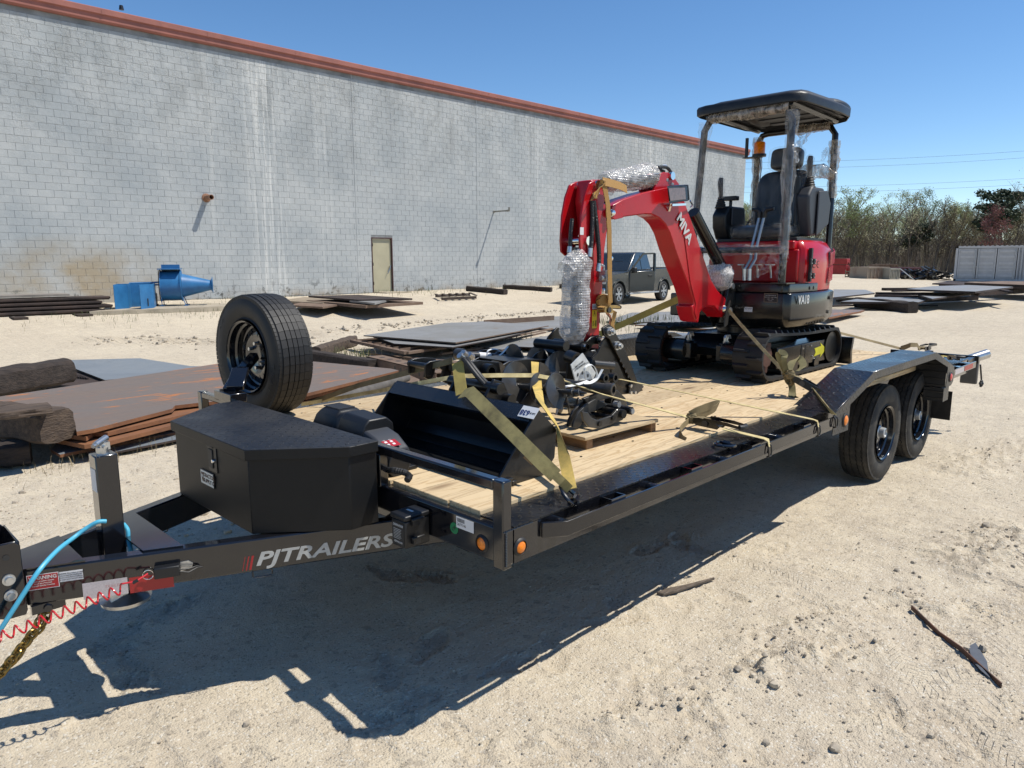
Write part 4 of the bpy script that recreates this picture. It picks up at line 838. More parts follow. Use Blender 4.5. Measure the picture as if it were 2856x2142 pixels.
# tracks
def track(y0, y1, name='track_frame'):
    tr = bpy.data.objects.new('track', None); COL.objects.link(tr); tr.parent = EX; tr.matrix_parent_inverse = Matrix.Translation(EX.location).inverted()
    x0, x1, r0, zc0, zc1 = 3.375, 4.505, .165, ZW+.186, ZW+.168; r1 = .15
    P = []
    for k in range(15): a = -math.pi/2-math.pi*k/14; P.append((x0+math.cos(a)*r0*.0+r0*math.cos(a), zc0+r0*math.sin(a)))
    for k in range(1, 12): t = k/12; P.append((x0+(x1-x0)*t, (zc0+r0)*(1-t)+(zc1+r1)*t-.012*math.sin(math.pi*t)))
    for k in range(15): a = math.pi/2-math.pi*k/14; P.append((x1+r1*math.cos(a), zc1+r1*math.sin(a)))
    for k in range(1, 12): t = k/12; P.append((x1+(x0-x1)*t, ZW+.021-.000*t))
    # resample evenly
    P = [V((p[0], 0, p[1])) for p in P]; n = len(P); L = [0]
    for i in range(n): L.append(L[-1]+(P[(i+1) % n]-P[i]).length)
    NL = 66; Q = []
    for k in range(NL*2):
        d = L[-1]*k/(NL*2); i = max(j for j in range(n) if L[j] <= d); t = (d-L[i])/(L[i+1]-L[i]); Q.append(P[i].lerp(P[(i+1) % n], t))
    m = len(Q); N = []
    for i in range(m): T = (Q[(i+1) % m]-Q[i-1]).normalized(); N.append(V((-T.z, 0, T.x)) if True else None)
    cen = sum(Q, V((0,0,0)))/m
    if (N[5]).dot(Q[5]-cen) < 0: N = [-q_ for q_ in N]
    g = G(); vs = []
    for i in range(m):
        for (yy, h) in ((y0, -.012), (y1, -.012), (y1, .008), (y0, .008)): vs.append(Q[i]+N[i]*h+V((0, yy, 0)))
    fs = []
    for i in range(m):
        j = (i+1) % m
        for k in range(4): k2 = (k+1) % 4; fs.append((i*4+k, j*4+k, j*4+k2, i*4+k2))
    g.add(vs, fs); be = obj('rubber_track', g, RUB, tr, recalc=True, smooth=30)
    g = G(); hw = (y1-y0)
    for k in range(NL):
        i = (2*k) % m; j = (2*k+1) % m; a, b = Q[i], Q[j]; na, nb = N[i]*.03, N[j]*.03; ia, ib = N[i]*.0075, N[j]*.0075; d = (b-a)
        s0, s1 = (y0, y0+hw*.56) if k % 2 else (y0+hw*.44, y1)
        oa, ob = (d*.0, d*.0)
        c = [a+ia+V((0,s0,0)), b+ib+V((0,s0,0)), b+ib+V((0,s1,0)), a+ia+V((0,s1,0)), a+na+d*.25+V((0,s0+.012,0)), a+na+d*.8+V((0,s0+.012,0)), a+na+d*.8+V((0,s1-.012,0)), a+na+d*.25+V((0,s1-.012,0))]
        g.add(c, [(3,2,1,0),(4,5,6,7),(0,1,5,4),(1,2,6,5),(2,3,7,6),(3,0,4,7)])
    o = obj('track_lug', g, RUB, be, recalc=True, smooth=0); o['kind'] = 'stuff'
    ys = y0+.035; ye = y1-.04
    g = G(); g.prism([(3.52, ys, ZW+.08), (4.40, ys, ZW+.06), (4.46, ys, ZW+.12), (4.45, ys, ZW+.24), (3.52, ys, ZW+.235)], (0, ye-ys, 0)); fr = obj('track_frame', g, EPOL, tr, bevel=.006)
    g = G()
    for x in (3.62, 3.82, 4.02, 4.22): g.cyl((x, ys-.01, ZW+.06), (x, ye+.01, ZW+.06), .045, n=20)
    g.cyl((x1, ys-.01, zc1), (x1, ye+.01, zc1), .125, n=28); obj('roller', g, IRON, tr)
    g = G()
    sp = []
    for k in range(44): a = 2*math.pi*k/44; rr = .142 if k % 4 < 2 else .118; sp.append((x0+rr*math.cos(a), ys+.04, zc0+rr*math.sin(a)))
    g.prism(sp, (0, .04, 0)); g.cyl((x0, ys+.01, zc0), (x0, ye+.04, zc0), .075, n=24); obj('sprocket', g, mat('rusty_sprocket', (.12, .05, .03), .7, var=.5), tr)
    if y0 < 1.:
        g = G(); g.box(3.93, 3.99, ys-.004, ys-.0005, ZW+.085, ZW+.225); g.box(4.0, 4.14, ys-.004, ys-.0005, ZW+.09, ZW+.22); obj('cover_plate', g, EPOL, fr, bevel=.002)
        g = G()
        for (x, z) in ((3.95, .2), (3.95, .11), (4.1, .21), (4.14, .12)): g.cyl((x, ys-.012, ZW+z), (x, ys-.004, ZW+z), .008, n=6)
        obj('frame_bolt', g, ZINC, fr)
        ax_, az_ = 4.18, ZW+.155; ar = [(0, .025), (.13, .033), (.11, .062), (.24, .002), (.12, -.06), (.135, -.03), (0, -.04), (.03, -.008)]
        g = G(); g.prism([(ax_+p[0]*1.0, ys-.0015, az_+p[1]*1.) for p in ar], (0, -.001, 0)); obj('direction_arrow', g, YELA, fr, smooth=0)
    # travel motor and its hoses on the inner side
    yi = y1 if y0 < 1 else y0; s = 1 if y0 < 1 else -1
    g = G(); g.cyl((x0, yi-s*.03, zc0), (x0, yi+s*.15, zc0), .085, n=24); g.box(x0-.05, x0+.06, min(yi+s*.10, yi+s*.2), max(yi+s*.10, yi+s*.2), zc0-.06, zc0+.06); g.box(x0-.035, x0+.045, min(yi+s*.12, yi+s*.18), max(yi+s*.12, yi+s*.18), zc0+.06, zc0+.075); tm = obj('travel_motor', g, EPOL, tr, bevel=.006)
    g = G()
    for q_ in (0, .035): 
        b = V((x0-.01+q_, yi+s*.15, zc0+.075)); g.tube([b, b+V((0,0,.04)), b+V((.012,0,.055)), b+V((.035,0,.055)), b+V((.045,0,.03))], .009, 8)
    g.cyl((x0-.01, yi+s*.15, zc0+.07), (x0-.01, yi+s*.15, zc0+.09), .014, n=6); g.cyl((x0+.025, yi+s*.15, zc0+.07), (x0+.025, yi+s*.15, zc0+.09), .014, n=6); obj('motor_fitting', g, ZINC, tm)
    return tr
track(.655, .885); track(1.50, 1.73)
g = G(); g.prism([(3.5, .88, ZW+.20), (3.62, .88, ZW+.30), (4.25, .88, ZW+.30), (4.35, .88, ZW+.20), (4.3, .88, ZW+.13), (3.55, .88, ZW+.13)], (0, .62, 0)); g.lathe([(0, .30), (.24, .30), (.24, .36), (.30, .36), (.30, .385), (0, .385)], (3.95, 1.15, ZW), (0, 0, 1), 36); obj('undercarriage', g, EPOL, EX, bevel=.006)
# dozer blade behind
g = G(); g.prism([(4.69, .58, ZW+.01), (4.72, .58, ZW+.01), (4.70, .58, ZW+.12), (4.735, .58, ZW+.235), (4.70, .58, ZW+.235), (4.665, .58, ZW+.12)], (0, 1.2, 0)); g.bar((4.36, .98, ZW+.17), (4.68, .98, ZW+.1), .05, .07); g.bar((4.36, 1.36, ZW+.17), (4.68, 1.36, ZW+.1), .05, .07); obj('dozer_blade', g, EPOL, EX)
# slewing body
def ring(z, pts, inset=0.): return [(p[0]+(3.98-p[0])*inset, p[1]+(1.06-p[1])*inset, z) for p in pts]
BX0 = 3.50
plan = [(BX0, .66), (BX0+.03, .62), (3.70, .595), (4.10, .60), (4.36, .64), (4.50, .72), (4.60, .86), (4.64, 1.05), (4.60, 1.24), (4.50, 1.38), (4.36, 1.46), (3.70, 1.51), (BX0+.03, 1.49), (BX0, 1.45)]
g = G(); g.loft([ring(1.13, plan, .10), ring(1.175, plan, .02), ring(1.20, plan, .0), ring(1.375, plan, 0.), ring(1.385, plan, .01)]); lo_ = obj('lower_body', g, EPOL, EX, bevel=.008)
plan2 = [(BX0+.01, .68), (BX0+.04, .64), (3.9, .625), (4.02, .63), (4.02, 1.47), (3.7, 1.48), (BX0+.04, 1.46), (BX0+.01, 1.42)]
g = G(); g.loft([ring(1.386, plan2), ring(1.445, plan2), ring(1.452, plan2, .006)]); fl = obj('floor_plate', g, EPOL, EX, bevel=.006)
for x in (3.86, 3.93): g = G(); g.ell((x, .624, 1.415), (.008, .003, .014), 10, 6); obj('tie_hole', g, LETB, fl)
g = G()
for (x, z) in ((4.22, 1.33), (4.2, 1.22)): g.cyl((x, .618, z), (x, .606, z), .014, n=6)
obj('body_bolt', g, IRONG, lo_)
# vent slots low on the flank
P0, P1 = PY(2216, 900, .66), PY(2262, 880, .66); g = G()
for i in range(6):
    x = 3.84+i*.052; g.prism([(x, .632, 1.145), (x+.028, .632, 1.145), (x+.002, .618, 1.185), (x-.026, .618, 1.185)], (0, -.008, 0))
o = obj('louvre', g, LETB, lo_, smooth=0); o['kind'] = 'stuff'
text('model_mark', 'VA18', frame(PY(2242, 837, .5938), (1, 0, 0), (0, 0, 1)), .088, LETW, EX, off=.002, sx=.95)
# engine housing (red)
planr = [(3.80, .69), (3.83, .655), (4.06, .63), (4.33, .665), (4.46, .74), (4.55, .87), (4.585, 1.05), (4.55, 1.23), (4.46, 1.37), (4.33, 1.44), (4.06, 1.475), (3.83, 1.455), (3.80, 1.42)]
g = G(); g.loft([ring(1.45 if 0 else 1.386, planr, .0), ring(1.40, planr, -.0), ring(1.60, planr, -.015), ring(1.70, planr, .01), ring(1.755, planr, .09), ring(1.77, planr, .16)]); hs_ = obj('engine_housing', g, RED, EX, bevel=.01)
g = G(); g.box(3.770, 3.799, .69, 1.42, 1.453, 1.70); g.box(3.757, 3.9, .72, 1.40, 1.70, 1.765); fp = obj('front_cowl', g, RED, EX, bevel=.012)
g = G(); x = PY(2232, 700, .64).x; g.box(3.86, 3.885, .626, .650, 1.46, 1.71); 
for z in (1.5, 1.6): pass
obj('door_gap', g, LETB, hs_, smooth=0)
g = G()
for z in (1.505, 1.61):
    for x in (3.835, 3.875+.02): g.box(x-.018, x+.016, .612, .6255, z-.022, z+.022)
o = obj('door_hinge', g, HOSE, hs_, bevel=.002)
g = G()
for z in (1.505, 1.61):
    for x in (3.835, 3.895):
        for dz_ in (-.013, .013): g.cyl((x, .6125, z+dz_), (x, .607, z+dz_), .0045, n=6)
o = obj('hinge_screw', g, ZINC, hs_); o['kind'] = 'stuff'
c_ = PY(2273, 737, .628); g = G()
def arcs(cx, cz, r, a0, a1, y):
    return [(cx+r*math.cos(a), y, cz+r*math.sin(a)) for a in np.linspace(R(a0), R(a1), 12)]
for cx, ln_ in ((c_.x-.042, 0), (c_.x+.034, 1)):
    g.tube(arcs(cx, c_.z, .025, 60, 300, .617), .0028, 4)
    if ln_: g.tube([(cx-.025, .617, c_.z), (cx+.006, .617, c_.z)], .0028, 4)
obj('conformity_mark', g, LETB, hs_, smooth=0)
# side vent grilles
g = G(); g2 = G()
for (z0, z1, xa, xb_) in ((1.60, 1.69, 4.38, 4.52), (1.47, 1.575, 4.36, 4.50)):
    n_ = 9
    for i in range(n_):
        z = z0+(z1-z0)*i/(n_-1); ya = .655+(.075)*0; g.tube([(xa-.13, .640, z-.02), (xa-.02, .652, z+.0), (xb_-.10, .690, z+.02)], .0042, 4)
    g2.prism([(xa-.14, .646, z0-.03), (xb_-.10, .694, z0+.01), (xb_-.10, .694, z1+.03), (xa-.14, .646, z1-.01)], (-.002, .01, 0))
vg = obj('vent_recess', g2, LETB, hs_, smooth=0); o = obj('vent_slat', g, RED, vg); o['kind'] = 'stuff'
# name plates on the front of the body
g = G(); F_ = frame((BX0-.0015+.0, .94, 1.31), (0, -1, 0), (0,0,1)); P = PX(2150, 831, BX0); F_ = frame((BX0-.0005, P.y, P.z), (0,-1,0), (0,0,1)); lab(g, F_, -.052, .052, -.033, .033, .002); np_ = obj('data_plate', g, mat('brass_plate', (.2, .17, .12), .4, metal=.5), EX); g = G(); lab(g, frame(F_ @ V((0,0,.002)), (0,-1,0), (0,0,1)), -.048, .048, -.029, .029, .0006); obj('plate_print', g, LETB, np_, smooth=0)
for i, s_ in enumerate(('MIVA MINI EXCAVATOR', 'Model VA18     Weight 1800kg', 'Engine    Power', 'Serial No.')): text('plate_text', s_, frame(F_ @ V((0, .018-.013*i, .003)), (0,-1,0), (0,0,1)), .0075, LETW, np_)
P = PX(2087, 863, BX0); F_ = frame((BX0-.0005, P.y, P.z), (0,-1,.0), (0,0,1)); g = G(); lab(g, F_, -.033, .033, -.018, .018, .001); sn = obj('serial_plate', g, WHITE, EX, smooth=0); text('serial_text', '*C* 4*7*', frame(F_ @ V((0, .005, .0015)), (0,-1,0), (0,0,1)), .016, LETB, sn)
for y in (1.02, .965): g = G(); g.cyl((BX0, y, 1.275), (BX0-.012, y, 1.275), .011, n=6); obj('body_bolt', g, IRONG, EX)
# swing bracket / boom foot post
g = G()
for s in (-1, 1): g.prism([(3.50, BY+s*.055, 1.17), (3.44, BY+s*.055, 1.12), (3.36, BY+s*.055, 1.19), (3.35, BY+s*.055, 1.30), (3.40, BY+s*.055, 1.46), (3.46, BY+s*.055, 1.47), (3.50, BY+s*.055, 1.40)], (0, s*.02, 0))
g.cyl((3.50, BY, 1.15), (3.50, BY, 1.40), .07, n=20); obj('swing_bracket', g, EPOL, EX, bevel=.004)
g = G(); P = PY(2052, 805, BY-.08); g.cyl((3.43, BY-.09, 1.43), (3.43, BY+.09, 1.43), .022, n=16); g.cyl((3.385, BY-.1, 1.245), (3.385, BY+.1, 1.245), .03, n=16); obj('bracket_pin', g, ZINC, EX)
# flexible dirt skirt beside the bracket, its edge in worn grey
g = G(); g.prism([PY(2025, 870, BY-.1), PY(2038, 838, BY-.1), PY(2030, 905, BY-.1), PY(2022, 912, BY-.1)], (0, .01, 0)); obj('bracket_guard', g, IRONG, EX)
# boom: two side plates and the closing webs, traced as a profile and given its real width
def prof(pts, y): return [PY(u, v, y) for u, v in pts]
y1_ = BY-.07
outer = [(2020, 880), (2034, 862), (2032, 838), (2003, 810), (1985, 780), (1972, 740), (1955, 690), (1932, 620), (1916, 575), (1906, 545), (1894, 528), (1876, 520), (1845, 526), (1797, 537), (1740, 556), (1705, 575), (1700, 590), (1701, 606), (1712, 612), (1728, 607), (1798, 597), (1820, 597), (1842, 608), (1858, 625), (1871, 650), (1885, 695), (1905, 750), (1925, 800), (1936, 835), (1937, 850), (1931, 855), (1936, 878), (1942, 896), (1950, 900), (1954, 872), (1966, 858), (1990, 858), (2012, 878), (2016, 886)]
P = prof(outer, y1_); g = G()
xz = [(p.x, p.z) for p in P]
g.prism([(x, BY-.065, z) for x, z in xz], (0, .13, 0)); bo = obj('boom', g, RED, EX, bevel=.006)
# raised doubler plates on the near face
g = G(); g.prism(prof([(1700, 588), (1707, 574), (1722, 566), (1732, 570), (1722, 590), (1733, 600), (1736, 607), (1712, 613), (1702, 604)], BY-.066), (0, -.008, 0)); g.prism(prof([(1900, 600), (1912, 600), (1945, 690), (1975, 770), (2000, 815), (2030, 842), (2030, 872), (2014, 880), (1990, 852), (1968, 852), (1952, 864), (1942, 890), (1936, 868), (1940, 848), (1925, 790)], BY-.066), (0, -.004, 0)); obj('boom_doubler', g, RED, bo, bevel=.003)
g = G(); c_ = PY(2020, 862, BY-.07); g.lathe([(0, .025), (.02, .022), (.026, .01), (.028, 0)], (c_.x, BY-.07, c_.z), (0, -1, 0), 20); c_ = PY(1706, 594, BY-.075); g.lathe([(0, .02), (.014, .018), (.022, .008), (.024, 0)], (c_.x, BY-.075, c_.z), (0, -1, 0), 20); obj('boom_pin', g, CHROME, bo)
# cylinder lugs on the boom hump
lug = [(1822, 538), (1830, 510), (1838, 500), (1842, 484), (1852, 480), (1864, 481), (1880, 494), (1893, 512), (1900, 530), (1890, 560), (1860, 548)]
for s in (-1, 1):
    g = G(); pts = [PY(u, v, BY-.06) for u, v in lug]; g.prism([(p.x, BY+s*.045, p.z) for p in pts], (0, s*.016, 0)); obj('boom_lug', g, RED, bo, bevel=.003)
for (u, v) in ((1862, 502), (1876, 514)):
    c_ = PY(u, v, BY-.061); g = G(); g.ell((c_.x, BY-.0615, c_.z), (.017, .001, .011), 12, 6); obj('lug_hole', g, mat('lug_hole_light', (.2, .22, .24), .8), bo)
tp = PY(1850, 493, BY); g = G(); g.cyl((tp.x, BY-.075, tp.z), (tp.x, BY+.075, tp.z), .026, n=18); obj('lug_pin', g, CHROME, bo)
text('maker_mark', 'MIVA', frame(PY(1909, 638, BY-.0715)+V((0, -.001, 0)), (PY(1929, 682, BY-.07)-PY(1890, 598, BY-.07)), V((1, 0, .6))), .096, LETW, bo, off=.0032, sx=1.08)
# work lamp
c_ = PY(1895, 540, BY-.13); g = G()
A = [PY(u, v, BY-.13) for u, v in ((1860, 519), (1914, 517), (1918, 561), (1866, 567))]; g.prism(A, (.06, .02, .012)); lp = obj('work_lamp', g, EPOL, EX, bevel=.004)
g = G(); B = [PY(u, v, BY-.132) for u, v in ((1864, 525), (1910, 523), (1913, 556), (1869, 561))]; g.prism(B, (-.003, -.003, 0)); obj('lamp_lens', g, mat('lamp_lens', (.2, .12, .1), .15, coat=.6, var=.4, vs=40), lp, bevel=.002)
g = G(); g.bar(PY(1872, 572, BY-.1), PY(1910, 570, BY-.1), .02, .014); g.tube([PY(1925, 560, BY-.1), PY(1932, 572, BY-.08), PY(1925, 580, BY-.07)], .006, 6); g.bar(PY(1872, 566, BY-.1), PY(1866, 588, BY-.07), .012, .012); obj('lamp_bracket', g, CHROME, lp)
# boom cylinder on the rear side of the boom
a, b = PY(1933, 592, BY), PY(2010, 742, BY); g = G(); g.cyl((a.x, BY, a.z), (b.x, BY, b.z), .043, n=24); cy = obj('boom_cylinder', g, EPOL, EX); g = G(); e_ = PY(2033, 795, BY); g.cyl((b.x, BY, b.z), (e_.x, BY, e_.z), .022, n=16); obj('cylinder_rod', g, CHROME, cy)
g = G(); g.tube([(a.x+.045, BY-.02, a.z-.02), ((a.x+b.x)/2+.05, BY-.02, (a.z+b.z)/2), (b.x+.045, BY-.02, b.z)], .009, 8); obj('cylinder_pipe', g, EPOL, cy)
# arm (dipper): box section hanging down, seen from its front edge
armo = [(1648, 502), (1660, 500), (1670, 512), (1676, 548), (1684, 566), (1698, 580), (1703, 600), (1694, 640), (1686, 700), (1682, 780), (1676, 850), (1672, 925), (1668, 990), (1658, 1010), (1640, 1010), (1632, 980), (1640, 900), (1646, 780), (1650, 660), (1640, 560)]
P = prof(armo, BY-.05); g = G(); g.prism([(p.x, BY-.05, p.z) for p in P], (0, .1, 0)); ar_ = obj('arm', g, RED, EX, bevel=.006)
# top fork plates of the arm holding both cylinders
fk = [(1622, 512), (1640, 502), (1655, 502), (1664, 512), (1668, 545), (1652, 620), (1640, 680), (1630, 710), (1610, 714), (1598, 702), (1596, 670), (1600, 600), (1610, 545)]
for s in (-1, 1):
    g = G(); P = [PY(u+(10 if s > 0 else 12), v, BY-.05) for u, v in fk]; g.prism([(p.x, BY+s*.062, p.z) for p in P], (0, s*.014, 0)); obj('arm_fork', g, RED, ar_, bevel=.003)
for (u, v, r_) in ((1662, 516, .026), (1636, 672, .026)):
    c_ = PY(u, v, BY-.07); g = G(); g.cyl((c_.x, BY-.09, c_.z), (c_.x, BY+.09, c_.z), r_, n=18); g.bar((c_.x, BY-.085, c_.z-.0), (c_.x+.004, BY-.085, c_.z-.05), .004, .02, up=(1, 0, 0)); obj('arm_pin', g, CHROME, ar_)
F_ = frame(PY(1661, 906, BY-.0515), (PY(1668, 906, BY-.05)-PY(1650, 906, BY-.05)), (0, 0, 1)); 
a, b = PY(1648, 866, BY-.0515), PY(1668, 910, BY-.0515)
cx = (a.x+b.x)/2; cz = PY(1656, 890, BY-.05).z; F_ = frame((cx, BY-.0505, cz), (1, 0, 0), (0, 0, 1)); g = G(); lab(g, F_, -.022, .022, -.055, .055, .0008); wl_ = obj('warning_sticker', g, YEL, ar_, smooth=0)
g = G(); g.tube([F_ @ V(p) for p in ((-.014, .018, .0012), (.014, .018, .0012), (0, .046, .0012))], .0015, 4, closed=True); g.tube([F_ @ V(p) for p in ((0, .024, .0012), (0, .038, .0012))], .0015, 4); g.box(*[0]*0) if 0 else None
g.tube([F_ @ V(p) for p in ((-.014, -.04, .0012), (-.014, -.01, .0012), (-.006, -.01, .0012), (-.006, -.04, .0012))], .0012, 4, closed=True); g.tube([F_ @ V(p) for p in ((-.002, -.03, .0012), (.008, -.03, .0012))], .0016, 4); g.tube([F_ @ V(p) for p in ((.013, -.045, .0012), (.013, -.008, .0012))], .0032, 4); obj('warning_pictogram', g, LETB, wl_, smooth=0)
F2 = frame((cx, BY-.0505, cz+.075), (1,0,0), (0,0,1)); g = G(); lab(g, F2, -.021, .021, -.015, .015, .0008); wl2 = obj('notice_sticker', g, WHITE, ar_, smooth=0)
for i in range(3): text('notice_text', 'HYD PORT SERVICE', frame(F2 @ V((0, .008-.008*i, .001)), (1,0,0), (0,0,1)), .0042, LETB, wl2)
g = G(); c_ = PY(1623, 645, BY-.077); lab(g, frame((c_.x, BY-.0765, c_.z), (1,0,0), (0,0,1)), -.016, .016, -.02, .022, .0006); obj('blank_sticker', g, WHITE, ar_, smooth=0)
# service port block on the arm
c_ = PY(1676, 770, BY-.06); g = G(); g.box(c_.x-.01, c_.x+.035, BY-.10, BY-.05, c_.z-.035, c_.z+.035); g.cyl((c_.x-.04, BY-.09, c_.z-.01), (c_.x-.01, BY-.09, c_.z-.01), .016, n=12); g.tube([(c_.x+.01, BY-.07, c_.z+.03), (c_.x+.012, BY-.07, c_.z+.06), (c_.x-.01, BY-.07, c_.z+.065)], .008, 8); obj('service_port', g, GALV, EX, bevel=.003)
g = G(); c_ = PY(1704, 721, BY-.07); g.lathe([(0, .02), (.012, .018), (.02, .006), (.024, 0)], (c_.x, BY-.06, c_.z), (0, -1, 0), 18); obj('port_cap', g, CHROME, EX)
# hoses down the arm
def hose(name, uv, y, r, par, m_=HOSE, n=8):
    P = []
    for i, q_ in enumerate(uv): P.append(PY(q_[0], q_[1], q_[2] if len(q_) > 2 else y))
    S = []
    for i in range(len(P)-1):
        p0, p1, p2, p3 = P[max(i-1, 0)], P[i], P[i+1], P[min(i+2, len(P)-1)]
        for k in range(6): t = k/6; S.append(.5*((2*p1)+(p2-p0)*t+(2*p0-5*p1+4*p2-p3)*t*t+(3*p1-p0-3*p2+p3)*t**3))
    S.append(P[-1]); g = G(); g.tube(S, r, n); return obj(name, g, m_, par)
SPIR = mat('spiral_wrapped_hose', (.013, .013, .014), .4, bump=.004, bs=45, stretch=(1, 1, 6))
hose('hydraulic_hose', [(1651, 560), (1652, 610), (1649, 680), (1645, 716)], BY-.09, .013, EX, SPIR); hose('hydraulic_hose', [(1656, 560), (1662, 610), (1668, 670), (1671, 720), (1669, 755)], BY-.095, .013, EX, SPIR)
hose('hydraulic_hose', [(1596, 610), (1592, 650), (1590, 690), (1588, 715), (1597, 722)], BY-.03, .012, EX, SPIR); hose('hydraulic_hose', [(1820, 468), (1848, 466), (1862, 469), (1872, 482)], BY-.02, .011, EX, SPIR); hose('hydraulic_hose', [(1816, 471), (1838, 474), (1852, 478)], BY+.02, .011, EX, SPIR); hose('hydraulic_hose', [(1676, 545), (1686, 560), (1706, 574)], BY, .012, EX, SPIR)
g = G(); g.cyl(PY(1646, 692, BY-.09), PY(1644, 716, BY-.09), .015, n=10); g.cyl(PY(1671, 735, BY-.095), PY(1668, 757, BY-.095), .015, n=10); g.cyl(PY(1590, 688, BY-.03), PY(1588, 705, BY-.03), .015, n=10); g.cyl(PY(1845, 464, BY), PY(1856, 464, BY), .014, n=10); obj('hose_ferrule', g, ZINC, EX)
g = G()
for k in range(14): t = k/13; p = PY(1651-5*t, 565+140*t, BY-.09); g.lathe([(.0145, -.002), (.0155, 0), (.0145, .002)], p, (.0, 0, 1), 8)
# arm cylinder along the top, wrapped in bubble film
ba, bb_ = PY(1842, 500, BY), PY(1664, 517, BY); g = G(); m_ = V((ba.x, BY, ba.z)).lerp(V((bb_.x, BY, bb_.z)), .82); g.cyl((ba.x, BY, ba.z), m_, .036, n=20); ac = obj('arm_cylinder', g, EPOL, EX); g = G(); g.cyl(m_, (bb_.x, BY, bb_.z), .019, n=14); obj('cylinder_rod', g, CHROME, ac)
def crumple(pts, rr, n=30, seed=0, amp=.16, fr=28, flat=1., parent=None, name='bubble_wrap', m_=BUB, segs=26):
    """a crumpled sleeve of film round a core line"""
    P = []; Rr = []
    for i in range(segs+1):
        t = i/segs*(len(pts)-1); k = min(int(t), len(pts)-2); f_ = t-k; P.append(V(pts[k]).lerp(V(pts[k+1]), f_)); Rr.append(rr[k]*(1-f_)+rr[k+1]*f_)
    g = G(); g.tube(P, Rr, n, caps=False); nv = []
    for i, v in enumerate(g.v):
        c_ = P[i//n]; d = V(v)-c_; k = 1+amp*mnoise.noise(V(v)*fr+V((seed, 0, 0)))+amp*.6*mnoise.noise(V(v)*fr*2.7+V((0, seed, 0))); d *= k; nv.append(tuple(c_+d))
    g.v = nv; return obj(name, g, m_, parent, smooth=60)
crumple([V((p.x, BY, p.z)) for p in (PY(1816, 488, BY), PY(1806, 490, BY), PY(1760, 498, BY), PY(1700, 505, BY), PY(1684, 508, BY))], [.068, .082, .072, .062, .05], seed=3, parent=ac, fr=60, amp=.14, n=44, segs=40)
crumple([V((p.x, BY, p.z)) for p in (PY(1712, 500, BY), PY(1706, 520, BY), PY(1700, 540, BY))], [.05, .04, .02], seed=9, parent=ac, amp=.5, name='loose_wrap')
# bucket cylinder down the arm, wrapped
c0, c1 = PY(1612, 690, BY), PY(1606, 975, BY); g = G(); g.cyl((c0.x, BY, c0.z), (c1.x, BY, c1.z+.05), .036, n=20); bc = obj('bucket_cylinder', g, EPOL, EX); g = G(); g.cyl((c1.x, BY, c1.z+.06), (c1.x+.0, BY, c1.z-.03), .02, n=14); obj('cylinder_rod', g, CHROME, bc)
cl = [PY(1618, 722, BY-.05), PY(1610, 745, BY-.05), PY(1606, 800, BY-.05), PY(1604, 880, BY-.05), PY(1600, 925, BY-.05), PY(1603, 955, BY-.05)]
crumple(cl, [.078, .078, .082, .088, .086, .05], seed=5, parent=bc, amp=.09, fr=18, segs=40)
crumple([PY(1622, 716, BY-.06), PY(1600, 734, BY-.06), PY(1578, 756, BY-.06)], [.05, .06, .055], seed=8, parent=bc, amp=.25, segs=14, name='loose_wrap')
# bucket of the arm: dark curved shell with side plates and teeth
bk = [(1662, 985), (1676, 952), (1700, 925), (1712, 928), (1737, 972), (1756, 1015), (1768, 1050), (1780, 1078), (1790, 1088), (1772, 1096), (1752, 1098), (1728, 1100), (1700, 1096), (1672, 1088), (1650, 1065), (1642, 1030), (1648, 1000)]
P = prof(bk, BY-.20); xz = [(p.x, p.z) for p in P]
for s in (-1, 1): g = G(); g.prism([(x, BY+s*.20, z) for x, z in xz], (0, s*.012, 0)); sp = obj('bucket_side', g, IRON, EX, bevel=.002)
xs_ = [xz[i] for i in (0, 16, 15, 14, 13, 12, 11, 10)]; g = G(); vs = []; 
for k in range(len(xs_)-1):
    (xa, za), (xb2, zb2) = xs_[k], xs_[k+1]; g.prism([(xa, BY-.199, za), (xb2, BY-.199, zb2), (xb2, BY+.199, zb2), (xa, BY+.199, za)], (.006, 0, .008))
obj('bucket_shell', g, IRON, EX)
for k in range(4):
    y = BY-.19+k*.127; tipp = PY(1790, 1088, BY-.2); g = G(); g.prism([(tipp.x, y, tipp.z-.012), (tipp.x-.10, y, tipp.z+.01), (tipp.x-.10, y, tipp.z+.045), (tipp.x-.02, y, tipp.z+.012)], (0, .05, 0)); obj('bucket_tooth', g, IRONG, EX, bevel=.002)
c_ = [PY(u, v, BY-.215) for u, v in ((1752, 1072), (1778, 1064), (1792, 1078), (1774, 1098), (1752, 1098))]; g = G(); g.prism(c_, (0, -.012, 0)); cu_ = obj('side_cutter', g, IRONG, EX, bevel=.002)
g = G()
for u, v in ((1757, 1076), (1757, 1095), (1769, 1095)): c2 = PY(u, v, BY-.228); g.cyl((c2.x, BY-.227, c2.z), (c2.x, BY-.24, c2.z), .011, n=6)
obj('cutter_bolt', g, ZINC, cu_)
